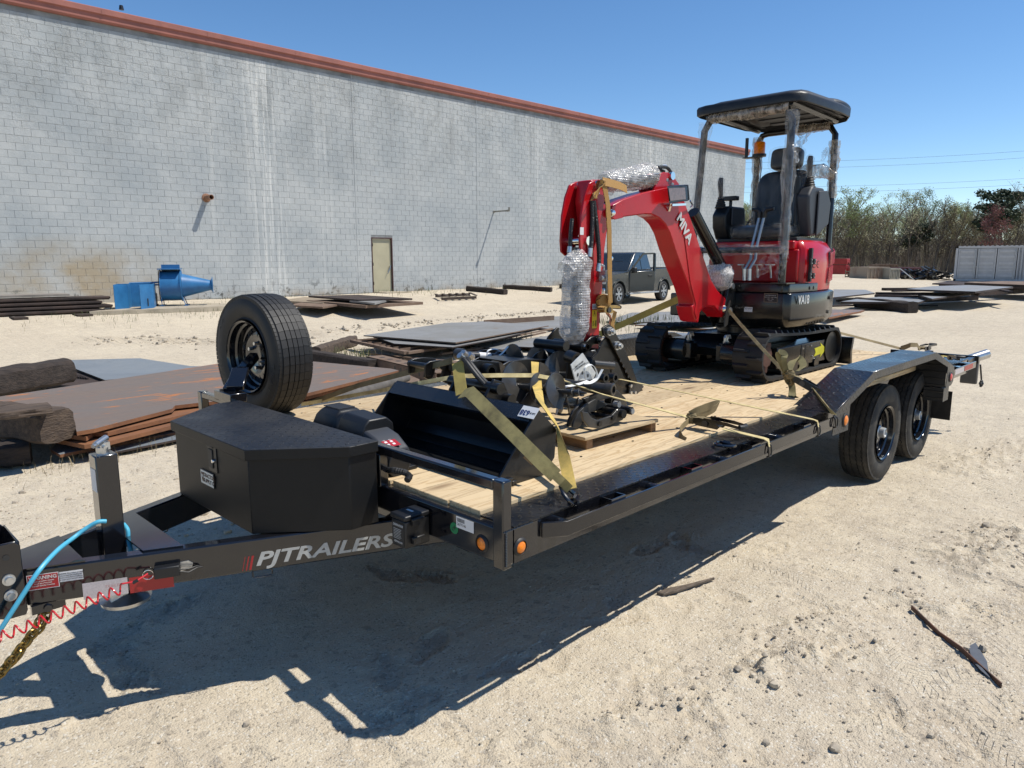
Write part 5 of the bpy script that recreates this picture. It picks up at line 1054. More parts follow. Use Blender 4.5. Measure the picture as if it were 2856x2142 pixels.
# link strip beside the arm with two big nuts (quick hitch plate)
st_ = [(1676, 915), (1694, 904), (1706, 912), (1716, 935), (1740, 985), (1762, 1035), (1772, 1070), (1760, 1068), (1740, 1030), (1716, 985), (1696, 945), (1680, 935)]
P = prof(st_, BY-.22); g = G(); g.prism([(p.x, BY-.232, p.z) for p in P], (0, .014, 0)); hp_ = obj('hitch_plate', g, IRON, EX, bevel=.002)
g = G()
for u, v in ((1699, 924), (1720, 964)):
    c2 = PY(u, v, BY-.235); g.cyl((c2.x, BY-.232, c2.z), (c2.x, BY-.242, c2.z), .026, n=20); g.cyl((c2.x, BY-.24, c2.z), (c2.x, BY-.262, c2.z), .021, n=6); g.cyl((c2.x, BY-.26, c2.z), (c2.x, BY-.275, c2.z), .011, n=12)
obj('hitch_nut', g, ZINC, hp_)
g = G()
for k in range(6):
    u, v = 1730+k*7.2, 1000+k*15; c2 = PY(u, v, BY-.233); g.prism([(c2.x, BY-.2345, c2.z), (c2.x+.012, BY-.2345, c2.z-.004), (c2.x+.006, BY-.2345, c2.z-.022), (c2.x-.006, BY-.2345, c2.z-.016)], (0, -.0008, 0))
obj('hazard_mark', g, LETB, hp_, smooth=0)
# tipping links
lk = [(1618, 985), (1626, 960), (1645, 940), (1666, 934), (1680, 945), (1670, 958), (1650, 962), (1640, 980), (1634, 998), (1622, 998)]
for s in (-1, 1): g = G(); P = prof(lk, BY-.09); g.prism([(p.x, BY+s*.085, p.z) for p in P], (0, s*.014, 0)); obj('tipping_link', g, IRON, EX, bevel=.003)
g = G()
for u, v, r_ in ((1624, 966, .03), (1668, 948, .026), (1574, 965, .028), (1659, 985, .03), (1630, 990, .028)): c2 = PY(u, v, BY-.1); g.cyl((c2.x, BY-.115, c2.z), (c2.x, BY+.115, c2.z), r_, n=18)
obj('link_boss', g, IRON, EX)
g = G()
for u, v, r_ in ((1624, 966, .018), (1668, 948, .016), (1629, 966, .016)): c2 = PY(u, v, BY-.1); g.cyl((c2.x, BY-.135, c2.z), (c2.x, BY-.115, c2.z), r_, n=14)
obj('link_pin', g, CHROME, EX)
g = G(); P = prof([(1648, 978), (1658, 976), (1664, 985), (1660, 1005), (1652, 1008), (1650, 1000)], BY-.12); g.prism([(p.x, BY-.125, p.z) for p in P], (0, .008, 0)); obj('pin_keeper', g, GALV, EX, bevel=.002)
# canopy posts
CT = 2.73
def post(name, pts, r=.026): g = G(); g.tube(pts, r, 12); return obj(name, g, EPOL, EX)
FRb, FRt = V((3.47, .67, 1.455)), V((3.45, .655, 2.66)); FLb, FLt = V((3.47, 1.42, 1.455)), V((3.45, 1.32, 2.66)); RRb, RRt = V((4.38, .715, 1.70)), V((4.38, .72, 2.66)); RLb, RLt = V((4.38, 1.36, 1.70)), V((4.38, 1.36, 2.66))
def bentc(a, b, c_): return [a, a.lerp(b, .93), b.lerp(c_, .06)+V((0,0,-.01)), b.lerp(c_, .14)]
post('canopy_post', bentc(FRb, FRt, FLt)+[FRt.lerp(FLt, .5)]); post('canopy_post', bentc(FLb, FLt, FRt)+[FLt.lerp(FRt, .49)]); post('canopy_post', bentc(RRb, RRt, RLt)+[RRt.lerp(RLt, .5)], .024); post('canopy_post', bentc(RLb, RLt, RRt)+[RLt.lerp(RRt, .49)], .024)
g = G(); g.tube([FRb.lerp(FRt, .20), FLb.lerp(FLt, .20)], .022, 10); obj('guard_rail', g, EPOL, EX); g = G(); g.box(3.42, 3.56, .61, .73, 1.453, 1.463); obj('post_base', g, EPOL, EX)
g = G(); g.tube([(FRt.x, .67, 2.69), (RRt.x, .72, 2.69)], .02, 8); g.tube([(FLt.x, 1.31, 2.69), (RLt.x, 1.36, 2.69)], .02, 8); obj('roof_frame', g, EPOL, EX)
# roof shell
rp_ = [(3.30, .64), (3.34, .545), (3.42, .52), (4.05, .50), (4.30, .52), (4.50, .62), (4.60, .80), (4.62, 1.02), (4.60, 1.24), (4.50, 1.42), (4.30, 1.50), (3.42, 1.48), (3.34, 1.455), (3.30, 1.36)]
def rr_(z, k, dx=0): return [(3.97+dx+(p[0]-3.96)*k*.865, 1.0+(p[1]-1.01)*k*.87, z) for p in rp_]
g = G(); g.loft([rr_(2.685, .98), rr_(2.69, 1.0), rr_(2.735, 1.004), rr_(2.752, .985), rr_(2.758, .93), rr_(2.762, .90, .03), rr_(2.792, .84, .06), rr_(2.803, .76, .07), rr_(2.812, .5, .07), rr_(2.815, .2, .07)], caps=False); g.loft([rr_(2.73, .96), rr_(2.685, .965)], caps=False); g.add(rr_(2.73, .96), [tuple(range(14))]); g.add(rr_(2.815, .2, .07), [tuple(range(14))])
ROOF = mat('roof_plastic', (.009, .0095, .011), .45, bump=.001, bs=90, dust=.3, dcol=(.07, .065, .055)); rf = obj('canopy_roof', g, ROOF, EX, smooth=50, recalc=True)
def yroof(x): return .5
g = G()
for y0, hgt in ((.70, .018), (1.30, .018)): g.ell((4.22, y0, 2.765), (.26, .11, .058), 20, 10)
obj('roof_bulge', g, ROOF, rf, smooth=60)
g = G()
for i in range(5): g.box(3.52+.2*i, 3.61+.2*i, .78, 1.24, 2.722, 2.729)
for y in (.67, 1.33): g.box(3.46, 4.4, y-.02, y+.02, 2.71, 2.729)
obj('roof_rib', g, PLASTG, rf)
# beacon
bp_ = PX(2118, 425, 4.30); g = G(); b0 = V((4.30, bp_.y, bp_.z-.035)); g.lathe([(0, .0), (.045, .0), (.045, .085), (.038, .095), (0, .097)], b0+V((0,0,.022)), (0,0,1), 28)
be = obj('beacon', g, AMBER, EX); g = G(); g.lathe([(0, 0), (.056, 0), (.056, .02), (.046, .022)], b0, (0,0,1), 28); g.box(b0.x-.06, b0.x+.02, b0.y-.02, b0.y+.12, b0.z-.008, b0.z-.001); g.box(b0.x-.02, b0.x+.0, b0.y+.10, b0.y+.12, b0.z-.006, b0.z+.16); obj('beacon_base', g, PLAST, be)
g = G(); q_ = V((4.36, 1.33, 2.3)); g.tube([b0, b0+V((.03, -.01, -.1)), q_+V((-.03, -.02, -.15)), q_+V((-.04, -.0, -.3)), q_+V((-.05, -.04, -.42)), q_+V((-.03, -.03, -.5))], .004, 5)
for k in range(4): g.tube([q_+V((-.06, 0, -.38))+V((0, math.cos(t)*.035+.01*k, math.sin(t)*.06-.012*k)) for t in np.linspace(0, 6.28, 16, endpoint=False)], .0035, 5, closed=True)
g.tube([q_+V((-.05, 0, -.36)), q_+V((-.05, .2, -.345))], .003, 5); obj('beacon_wire', g, HOSE, be)
# seat
SX = 4.12; SEAT = mat('seat_vinyl', (.006, .007, .011), .4, bump=.003, bs=9); g = G()
def pad(g, c_, sx, sy, sz, k=3.2, tilt=0):
    c_ = V(c_); n, m = 28, 16; vs = []
    def sp(v, e): return math.copysign(abs(v)**e, v)
    e = .42; o = len(g.v); g.ell((0, 0, 0), (1, 1, 1), n, m)
    for i in range(o, len(g.v)):
        v = V(g.v[i]); p = math.acos(max(-1, min(1, v.z))); t = math.atan2(v.y, v.x); q = V((sp(math.sin(p), e)*sp(math.cos(t), e)*sx, sp(math.sin(p), e)*sp(math.sin(t), e)*sy, sp(math.cos(p), e)*sz)); q = Matrix.Rotation(tilt, 3, 'Y') @ q; g.v[i] = tuple(c_+q)
    return g
pad(g, (3.98, 1.03, 1.845), .24, .24, .055, tilt=R(-4)); se = obj('seat_cushion', g, SEAT, EX, smooth=60)
g = G(); pad(g, (4.20, 1.03, 2.08), .05, .225, .25, tilt=R(8)); obj('seat_back', g, SEAT, EX, smooth=60)
g = G(); pad(g, (4.235, 1.03, 2.42), .055, .125, .085, tilt=R(8)); obj('head_rest', g, SEAT, EX, smooth=60)
g = G(); FS = film_mat('seat_film', .07, bs=20); pad(g, (4.19, 1.03, 2.08), .064, .235, .262, tilt=R(8)); obj('seat_film', g, FS, EX, smooth=60); g = G(); pad(g, (4.225, 1.03, 2.42), .072, .14, .098, tilt=R(8)); obj('seat_film', g, FS, EX, smooth=60); g = G(); pad(g, (3.98, 1.03, 1.85), .252, .25, .066, tilt=R(-4)); obj('seat_film', g, FS, EX, smooth=60)
g = G(); g.box(3.80, 4.28, .72, 1.38, 1.765, 1.79); obj('seat_base', g, PLAST, EX, bevel=.004)
# consoles
def console(name, x0, x1, y0, y1, z0, z1, right):
    g = G(); g.prism([(x0+.04, y0, z0), (x1, y0, z0+.02), (x1+.03, y0, z1-.12), (x1, y0, z1), (x0+.03, y0, z1), (x0-.03, y0, z1-.07), (x0-.02, y0, z1-.17)], (0, y1-y0, 0)); c_ = obj(name, g, PLASTG if right else PLAST, EX, bevel=.02, seg=3); return c_
cr = console('right_console', 3.95, 4.20, .70, .80, 1.80, 2.17, True); cl_ = console('left_console', 3.80, 4.10, 1.30, 1.42, 1.78, 2.05, False)
g = G(); g.box(3.86, 4.06, 1.285, 1.30, 1.90, 2.04); obj('console_trim', g, PLASTG, cl_, bevel=.01)
g = G(); g.prism([(4.05, .695, 1.80), (4.27, .695, 1.90), (4.29, .695, 2.06), (4.22, .695, 2.15), (4.06, .695, 2.14)], (0, -.015, 0)); obj('console_shell', g, PLASTG, cr, bevel=.01)
def joystick(x, y, z, m2=FILM, par=None, lean=0):
    g = G()
    for k in range(5): g.lathe([(.042-.005*k, z+.018*k), (.046-.005*k, z+.018*k+.009), (.040-.005*k, z+.018*(k+1))], (x, y, 0), (0, 0, 1), 18)
    bt = obj('boot', g, HOSE, par); g = G(); g.tube([(x, y, z+.08), (x-.01, y, z+.14), (x-.018, y, z+.20), (x-.012, y, z+.235)], [.016, .019, .022, .017], 12); obj('grip', g, PLAST, bt)
    crumple([V((x, y, z+.08)), V((x-.01, y, z+.15)), V((x-.015, y, z+.22)), V((x-.01, y, z+.25))], [.026, .034, .032, .012], n=16, seed=z, amp=.25, parent=bt, name='grip_film', m_=FILM, segs=10)
joystick(4.03, .75, 2.16, par=cr); joystick(3.80, 1.36, 2.03, par=cl_)
g = G(); g.tube([(3.93, .80, 1.86), (3.92, .80, 1.98), (3.95, .81, 2.12), (3.96, .81, 2.22)], .011, 8); g.cyl((3.955, .81, 2.12), (3.965, .81, 2.24), .018, .022, 10); obj('control_lever', g, PLAST, EX)
g = G(); g.box(3.93, 3.99, 1.30, 1.42, 2.10, 2.135); g.cyl((3.96, 1.36, 2.03), (3.96, 1.36, 2.10), .014, n=8); obj('dozer_lever', g, PLAST, EX, bevel=.012)
# travel levers with handles and pedals
for i, (ub, ut) in enumerate(((2077, 2118), (2090, 2138))):
    P = [PX(ub, 782, 3.60), PX(ub+1, 750, 3.60), PX(ub+17, 722, 3.63), PX(ub+20, 690, 3.64), PX(ut-10 if 0 else ub+36, 625, 3.66), PX(ub+42, 600, 3.67)]; g = G(); g.tube(P, .0105, 10); lv = obj('travel_lever', g, mat('blue_grey_rod', (.28, .33, .4), .35, metal=.7), EX)
    g = G(); g.cyl(P[0], P[1], .015, n=10); obj('lever_socket', g, ZINC, lv); g = G(); t_ = P[-1]; d_ = V((0, .05, .012)) if i == 0 else V((0, -.06, .012)); g.tube([t_+V((0,0,-.02)), t_+V((0,0,.02)), t_+V((0,0,.035))+d_*.3, t_+V((0,0,.03))+d_*1.2], [.015, .018, .018, .012], 10); obj('lever_handle', g, PLAST, lv)
g = G()
for u in (2030, 2070, 2110, 2147):
    P = PX(u, 738, 3.63); g.box(P.x-.02, P.x+.03, P.y-.028, P.y+.028, P.z-.005, P.z+.003); g.tube([P, P+V((.02, .0, -.04)), P+V((.03, 0, -.10))], .007, 6)
obj('pedal', g, GALV, EX)
# loose wrapping film on posts
def sleeve(a, b, r, t0, t1, seed, m_=FILM, par=EX, n=14): crumple([V(a).lerp(V(b), t0+(t1-t0)*k/6) for k in range(7)], [r*random.uniform(.85, 1.3) for _ in range(7)], n=n, seed=seed, amp=.28, fr=26, parent=par, name='wrapping_film', m_=m_, segs=34)
sleeve(FRb, FRt, .038, .17, .98, 1); sleeve(FLb, FLt, .038, .1, .98, 2); sleeve(RRb, RRt, .036, .42, .88, 3, FILMD); sleeve(RLb, RLt, .036, .0, .98, 4, FILMD)
sleeve(FRt, FLt, .036, .02, .97, 5, FILMD); sleeve(RRt, RLt, .036, .05, .5, 6, FILMD); sleeve(FRb.lerp(FRt, .2), FLb.lerp(FLt, .2), .036, .0, 1., 7)
def rag(pts, w_, seed, m_=FILMD, par=EX, n=14):
    """torn sheet of film hanging from a rail"""
    P = [V(p) for p in pts]; g = G(); vs = []; rw = 8
    for i in range(n+1):
        t = i/n*(len(P)-1); k = min(int(t), len(P)-2); c_ = P[k].lerp(P[k+1], t-k); ww = w_*(1-.75*(i/n)**1.5)*(.8+.5*mnoise.noise(V((seed, i*.5, 0))))
        for j in range(rw+1):
            s = j/rw-.5; q = c_+V((.02*mnoise.noise(V((s*5, i*.4, seed))), s*ww, .01*mnoise.noise(V((s*7, i*.5, seed+9)))))+V((mnoise.noise(V((s*9, i*.6, seed+3)))*.035, 0, 0)); vs.append(q)
    fs = []
    for i in range(n):
        for j in range(rw):
            if mnoise.noise(V((i*.7, j*.9, seed))) > .38: continue
            a_ = i*(rw+1)+j; fs.append((a_, a_+1, a_+rw+2, a_+rw+1))
    g.add(vs, fs); return obj('torn_film', g, m_, par, smooth=60)
rag([(3.45, .72, 1.70), (3.45, .76, 1.62), (3.44, .80, 1.55), (3.44, .84, 1.50)], .20, 1, FILM); rag([(3.44, .67, 1.72), (3.44, .67, 1.6), (3.44, .68, 1.48)], .13, 2, FILM); rag([(3.45, 1.36, 1.71), (3.42, 1.38, 1.62), (3.42, 1.36, 1.55)], .1, 4, FILM)
rag([(4.36, .95, 2.64), (4.35, .98, 2.56), (4.34, 1.02, 2.46), (4.34, 1.1, 2.36)], .12, 5); rag([(4.37, .74, 2.50), (4.36, .77, 2.46), (4.36, .80, 2.40)], .13, 6); rag([(3.44, .62, 2.42), (3.43, .60, 2.36), (3.43, .59, 2.28)], .07, 7, FILM)
crumple([V((4.36, .70, 2.27)), V((4.32, .78, 2.32)), V((4.25, .88, 2.30)), V((4.2, .95, 2.27))], [.03, .05, .06, .03], n=18, seed=12, amp=.6, parent=EX, name='torn_film', m_=FILMD, segs=18)
crumple([V((3.41, BY-.03, 1.42)), V((3.36, BY-.02, 1.50)), V((3.33, BY, 1.56)), V((3.32, BY, 1.60))], [.05, .10, .09, .05], n=26, seed=15, amp=.22, parent=EX, name='white_mesh_bag', m_=film_mat('mesh_bag', .7, (.7, .68, .66), .003, 120, .5), segs=18)
# low side box at the far side
g = G(); g.box(3.52, 3.7, 1.5, 1.62, 1.18, 1.36); g.box(3.48, 3.8, 1.49, 1.60, 1.62, 1.73); obj('battery_cover', g, EPOL, EX, bevel=.01)
# ================================================================== WHAT RIDES ON THE DECK
# wide grading bucket lying on the deck, mouth towards the headrail
GBK = thing('grading_bucket', (.45, .8, ZW), 'wide black grading bucket with its mouth towards the headrail and lot sticker 638', 'bucket')
YN, YF = .30, 1.27
side = [(.50, 1.03), (.61, .93), (.60, .81), (.535, .748), (.36, .750), (.275, .79), (.455, .985)]
BKM = mat('bucket_black', (.006, .006, .0062), .36, var=.3, bump=.0006, bs=30, dust=.12, dcol=(.10, .085, .065), coat=.15)
for y in (YN, YF): g = G(); g.prism([(x, y, z) for x, z in side], (0, .010 if y < 1 else -.010, 0)); obj('end_plate', g, BKM, GBK, bevel=.002)
sh = [(.50, 1.03), (.53, .97), (.585, .90), (.585, .83), (.55, .785), (.49, .762), (.40, .757), (.275, .785)]
g = G()
for (xa, za), (xb_, zb_) in zip(sh[:-1], sh[1:]): g.prism([(xa, YN+.011, za), (xb_, YN+.011, zb_), (xb_, YF-.011, zb_), (xa, YF-.011, za)], (.006, 0, .007))
obj('bucket_shell', g, BKM, GBK)
WET = mat('wet_black', (.009, .009, .010), .14, coat=.6, bump=.0045, bs=150); g = G(); g.prism([(.452, YN+.012, .985), (.503, YN+.012, 1.035), (.503, YF-.012, 1.035), (.452, YF-.012, .985)], (.012, 0, -.012)); tb = obj('top_band', g, WET, GBK)
g = G(); g.box(.262, .34, YN-.012, YF+.012, .765, .782); g.box(.335, .36, YN-.014, YN+.03, .748, .768); obj('cutting_edge', g, BKM, GBK, bevel=.003)
g = G()
for y in (.66, .90): g.prism([(.597, y, .80), (.63, y, .80), (.70, y, .88), (.71, y, .98), (.66, y, 1.08), (.60, y, 1.10), (.545, y, 1.03), (.60, y, .94)], (0, .016, 0))
obj('hanger_bracket', g, IRON, GBK, bevel=.003); g = G(); g.cyl((.67, .62, 1.0), (.67, .96, 1.0), .028, n=16); g.cyl((.60, .62, 1.06), (.60, .96, 1.06), .026, n=16); obj('hanger_pin', g, IRON, GBK)
c_ = V((.478, PX(1475, 1130, .475).y, 1.012)); bn = V((-.7, 0, .7)); F_ = frame(c_+bn*.002+V((-.003, 0, .004)), V((0, 1, 0)), V((-1, 0, -1))); g = G(); lab(g, F_, -.045, .045, -.027, .027, .001); ls = obj('lot_sticker', g, WHITE, GBK, smooth=0)
NAVY = mat('navy_ink', (.01, .02, .12), .5); text('lot_number', '638', F_ @ Matrix.Translation((.016, .004, .0018)), .034, NAVY, ls, off=.0006); text('lot_word', 'Lot #', F_ @ Matrix.Translation((-.026, .004, .0018)), .013, LETB, ls)
# pallet
PAL = thing('pallet', (1.2, .95, ZW), 'small plywood topped pallet carrying the digger attachments', 'pallet')
PLY = wood_mat('plywood', .5); ZP = .812
g = G(); a = V((.95, .42, ZP-.016)); e1 = V((.575, -.02, 0)); e2 = V((.04, 1.0, 0)); g.prism([a, a+e1, a+e1+e2, a+e2], (0, 0, .016)); obj('deck_sheet', g, PLY, PAL, bevel=.0015)
BLK2 = mat('pallet_block', (.30, .17, .08), .75, var=.4, vs=20, stretch=(1, 1, 5))
for i in (0, .88):
    g = G(); c_ = a+e1*(i+.06)+V((0, .02, 0)); g.prism([V((c_.x-.0, c_.y, ZW)), V((c_.x+.045, c_.y, ZW)), V((c_.x+.045+.035, c_.y+.9, ZW)), V((c_.x+.035, c_.y+.9, ZW))], (0, 0, ZP-.017-ZW)); obj('runner', g, BLK2, PAL, bevel=.0015)
# augers
def flight(g, p0, p1, R_, r0, turns, n=26, taper=1., hand=1, th=.0035):
    p0, p1 = V(p0), V(p1); ax = (p1-p0).normalized(); e = ax.orthogonal().normalized(); f = ax.cross(e); N = int(n*turns); vs = []
    for i in range(N+1):
        t = i/N; a = 2*math.pi*turns*t*hand; d = e*math.cos(a)+f*math.sin(a); c_ = p0.lerp(p1, t); R2 = R_*(1-(1-taper)*t)
        vs += [c_+d*r0-ax*th, c_+d*R2-ax*th, c_+d*R2+ax*th, c_+d*r0+ax*th]
    fs = []
    for i in range(N):
        for k in range(4): k2 = (k+1) % 4; fs.append((i*4+k, i*4+k2, i*4+4+k2, i*4+4+k))
    fs += [(3, 2, 1, 0), (4*N, 4*N+1, 4*N+2, 4*N+3)]
    g.add(vs, fs)
FLI = mat('auger_paint', (.035, .034, .032), .34, var=.3, coat=.2, dust=.3, dcol=(.14, .12, .10))
def auger(lb, p0, p1, R_, turns, tip=.12, r0=.019, taper=1.):
    p0, p1 = V(p0), V(p1); ax = (p1-p0).normalized(); t = thing('auger', p0, lb, 'auger', 'earth augers on the pallet'); g = G(); g.cyl(p0-ax*.08, p1+ax*tip, r0, n=16); obj('shaft', g, FLI, t)
    g = G(); flight(g, p0, p1, R_, r0*.9, turns, taper=taper); obj('flight', g, FLI, t, smooth=50, recalc=True)
    g = G(); flight(g, p1+ax*tip*.35, p1+ax*tip*1.25, R_*.30, r0*.8, 2.2, taper=.6); g.cyl(p1+ax*tip, p1+ax*(tip+.05), r0, .003, n=12); obj('pilot_tip', g, FLI, t, smooth=50, recalc=True)
    g = G(); g.cyl(p0-ax*.14, p0-ax*.07, r0*1.6, n=20); obj('drive_collar', g, IRON, t); return t
a0 = PY(1345, 1070, 1.14); a1 = PY(1500, 1082, .70); auger('wide black auger nearest to the grading bucket, its big flights edge up', a0, a1, .125, 2.6)
b0 = PY(1490, 1040, 1.30); b1 = PY(1585, 1046, .98); auger('black auger lying higher and behind, under the white document bag', b0, b1, .135, 2.2)
c0_ = PY(1478, 1085, .76); c1_ = PY(1572, 1092, .52); auger('smaller black auger with a white tie on its pilot, right of the wide one', c0_, c1_, .085, 2.1, tip=.10, r0=.013)
f0 = PY(1420, 1010, 1.36); f1 = PY(1650, 1022, 1.12); auger('black auger furthest back in the load, its rim standing above the others', f0, f1, .11, 3.4)
k0 = PY(1560, 1128, .86); k1 = PY(1660, 1140, .70); auger('thin black auger lying low behind the curved rake', k0, k1, .05, 3.2, tip=.06, r0=.012)
# auger drive with its hoses
AD = thing('auger_drive', PZ(1330, 1100, .86), 'black hydraulic auger drive with two thick hoses arching over it', 'auger drive')
d0 = PY(1290, 1070, .95); g = G(); g.cyl(d0+V((0, 0, -.16)), d0+V((0, 0, .02)), .06, n=24); g.cyl(d0+V((0, 0, .02)), d0+V((0, 0, .05)), .045, n=20); obj('motor_body', g, IRON, AD, bevel=.003)
g = G(); p = prof([(1296, 1010), (1340, 1005), (1392, 1010), (1402, 1060), (1388, 1090), (1360, 1085), (1335, 1060), (1300, 1062)], .92); g.prism(p, (0, .015, 0)); p = prof([(1296, 1010), (1340, 1005), (1392, 1010), (1402, 1060), (1388, 1090), (1360, 1085), (1335, 1060), (1300, 1062)], 1.1); g.prism(p, (0, .015, 0)); obj('drive_cradle', g, IRON, AD, bevel=.003)
for u, v_ in ((1360, 1035), (1384, 1066)):
    c_ = PY(u, v_, .90); g = G(); g.lathe([(.022, -.03), (.036, -.03), (.038, 0), (.036, .2), (.022, .2), (.022, -.03)], c_, (0, 1, 0), 22); obj('pivot_bush', g, IRON, AD)
for k, off in enumerate((0, 9)):
    hose('drive_hose', [(1289+off*1.4, 998+off*.3, .84), (1302+off, 1012, .80), (1330+off, 1048, .74), (1362+off, 1085, .70), (1388+off*1.1, 1112, .68), (1430+off*1.3, 1126, .68)], .8, .0115, AD, HOSE, 10)
g = G()
for u, v_ in ((1291, 999), (1300, 991), (1318, 997)): p = PY(u, v_, .84); g.cyl(p, p+V((-.022, 0, .016)), .016, n=6)
obj('hose_fitting', g, ZINC, AD)
# ripper / pin tube
TU = thing('thumb_cylinder_tube', PY(1650, 1085, .6), 'thick black steel tube with an open end lying across the attachments', 'steel tube')
t0, t1 = PY(1560, 1070, .80), PY(1712, 1088, .50); ax = (t1-t0).normalized(); g = G(); g.lathe([(.020, 0), (.030, 0), (.030, -.34), (.036, -.34), (.036, -.42), (0, -.42)], t1, ax, 24); g.lathe([(.030, -.001), (.034, -.003), (.034, -.04), (.030, -.042)], t1, ax, 24); g.lathe([(0, -.10), (.021, -.10), (.021, -.0)], t1, ax, 20); obj('tube', g, FLI, TU)
g = G()
for u, v_ in ((1682, 1054), (1709, 1053)): p = PY(u, v_, .60); g.lathe([(.014, -.02), (.024, -.02), (.024, .02), (.014, .02), (.014, -.02)], p, (0, 1, 0), 20); g.box(p.x-.014, p.x+.018, p.y-.008, p.y+.008, p.z-.07, p.z-.018)
obj('lug_pair', g, IRON, TU)
# rake of curved tines with its hitch
RK = thing('tine_rake', PY(1640, 1190, .47), 'black curved tine rake lying along the near edge of the pallet', 'rake')
def tine(y, du, dv, nm='tine'):
    o_ = [(1666, 1112), (1640, 1128), (1618, 1150), (1606, 1175), (1602, 1192), (1612, 1196), (1622, 1190), (1634, 1168), (1652, 1150), (1680, 1138), (1700, 1128)]
    g = G(); g.prism(prof([(u+du, v+dv) for u, v in o_], y), (0, .013, 0)); obj(nm, g, FLI, RK, bevel=.002)
tine(.62, -18, -4); tine(.55, -4, 0)
lw = [(1624, 1148), (1640, 1150), (1650, 1165), (1668, 1172), (1706, 1160), (1724, 1140), (1742, 1142), (1748, 1155), (1736, 1172), (1700, 1186), (1670, 1196), (1644, 1192), (1628, 1172)]
g = G(); g.prism(prof(lw, .46), (0, .014, 0)); obj('rake_arm', g, FLI, RK, bevel=.002)
lw2 = [(u-2, v-12) for u, v in lw]; g = G(); g.prism(prof(lw2, .56), (0, .014, 0)); obj('rake_arm', g, FLI, RK, bevel=.002)
g = G()
for u, v_, y, r_, L in ((1741, 1155, .44, .022, .16), (1675, 1182, .45, .013, .14), (1713, 1166, .45, .013, .14), (1762, 1146, .44, .020, .2)): p = PY(u, v_, y); g.cyl(p, p+V((0, L, 0)), r_, n=18)
obj('cross_pin', g, IRON, RK); g = G(); p = PY(1763, 1147, .438); g.cyl(p, p+V((0, -.006, 0)), .014, n=16); p = PY(1714, 1126, .5); g.cyl(p, p+V((0, -.03, 0)), .016, n=16); obj('pin_cap', g, GALV, RK)
RP = thing('ripper_plate', PY(1700, 1100, .58), 'large curved black ripper plate standing behind the rake under the open tube', 'ripper')
g = G(); g.prism(prof([(1690, 1090), (1722, 1088), (1745, 1110), (1752, 1140), (1750, 1150), (1738, 1150), (1726, 1120), (1700, 1112), (1660, 1120), (1640, 1128), (1628, 1112), (1660, 1100)], .60), (0, .02, 0)); obj('shank', g, FLI, RP, bevel=.003)
g = G(); p = PY(1706, 1118, .59); g.lathe([(.012, -.012), (.022, -.012), (.022, .03), (.012, .03)], p, (0, 1, 0), 18); obj('shank_bush', g, IRON, RP)
# quick hitch with ears at the far end
def hitch(name, lb, u, v, y, s=1.):
    t = thing(name, PY(u, v, y), lb, 'hitch'); k = s
    for q in (0, .14):
        g = G(); g.prism([PY(u+a*k, v+b*k, y)+V((0, q, 0)) for a, b in ((-40, 20), (-42, -12), (-28, -22), (0, -26), (32, -24), (42, -10), (34, 0), (30, 22), (18, 40), (2, 30), (8, 4), (-6, -8), (-22, 0), (-26, 18))], (0, .014, 0)); obj('hitch_side', g, IRON, t, bevel=.002)
    g = G(); c_ = PY(u+26*k, v-8*k, y); g.cyl(c_+V((0, -.02, 0)), c_+V((0, .18, 0)), .024, n=16); c_ = PY(u-34*k, v-8*k, y); g.cyl(c_, c_+V((0, .16, 0)), .016, n=14); obj('hitch_pin', g, IRON, t); return t
hitch('quick_hitch', 'black quick hitch with a lit grey side at the far left of the load', 1228, 1030, 1.30); hitch('quick_hitch', 'black quick hitch behind the wide auger near the white cable tie', 1410, 1000, 1.45, .8)
BC = thing('bucket_cylinder_spare', PY(1380, 995, 1.5), 'thin black hydraulic cylinder with a white label lying across the back of the load', 'cylinder')
p, q = PY(1285, 988, 1.5), PY(1480, 1002, 1.4); g = G(); g.cyl(p, q, .020, n=16); g.cyl(p+V((0, -.03, 0)), p+V((0, .03, 0)), .034, n=18); obj('barrel', g, FLI, BC); g = G(); g.cyl(p.lerp(q, .24), p.lerp(q, .40), .0206, n=16); obj('barrel_label', g, WHITE, BC)
# second narrow bucket at the back with ears
NBK = thing('narrow_bucket', (1.35, 1.2, ZP), 'narrow black digging bucket with eared hitch lying behind the augers', 'bucket')
nb = [(1380, 1030), (1420, 1008), (1470, 1002), (1540, 1004), (1600, 1010), (1640, 1030), (1650, 1070), (1620, 1100), (1560, 1110), (1480, 1110), (1420, 1090)]
for y in (1.12, 1.36): g = G(); g.prism(prof(nb, 1.12), (0, .012, 0)); m4 = Matrix.Translation((0, y-1.12, 0)); g.v = [tuple(m4 @ V(v)) for v in g.v]; obj('bucket_side', g, IRON, NBK, bevel=.002)
g = G(); pp = prof(nb, 1.12)
for i in (1, 2, 3, 4, 5, 6, 7): a_, b_ = pp[i], pp[i+1]; g.prism([a_+V((0, .013, 0)), b_+V((0, .013, 0)), b_+V((0, .25, 0)), a_+V((0, .25, 0))], (0, 0, -.006))
obj('bucket_shell', g, IRON, NBK)
g = G()
for u in (1555, 1592):
    for y in (1.16,): p = PY(u, 990, y); g.box(p.x-.02, p.x+.02, y, y+.014, p.z-.05, p.z+.02); g.lathe([(.011, -.012), (.02, -.012), (.02, .012), (.011, .012)], (p.x, y, p.z), (0, 1, 0), 16)
obj('hanger_ear', g, IRON, NBK)
ST = thing('steel_post_end', PY(1610, 1030, .8), 'open ended black pipe boss poking up beside the white document bag', 'pipe boss')
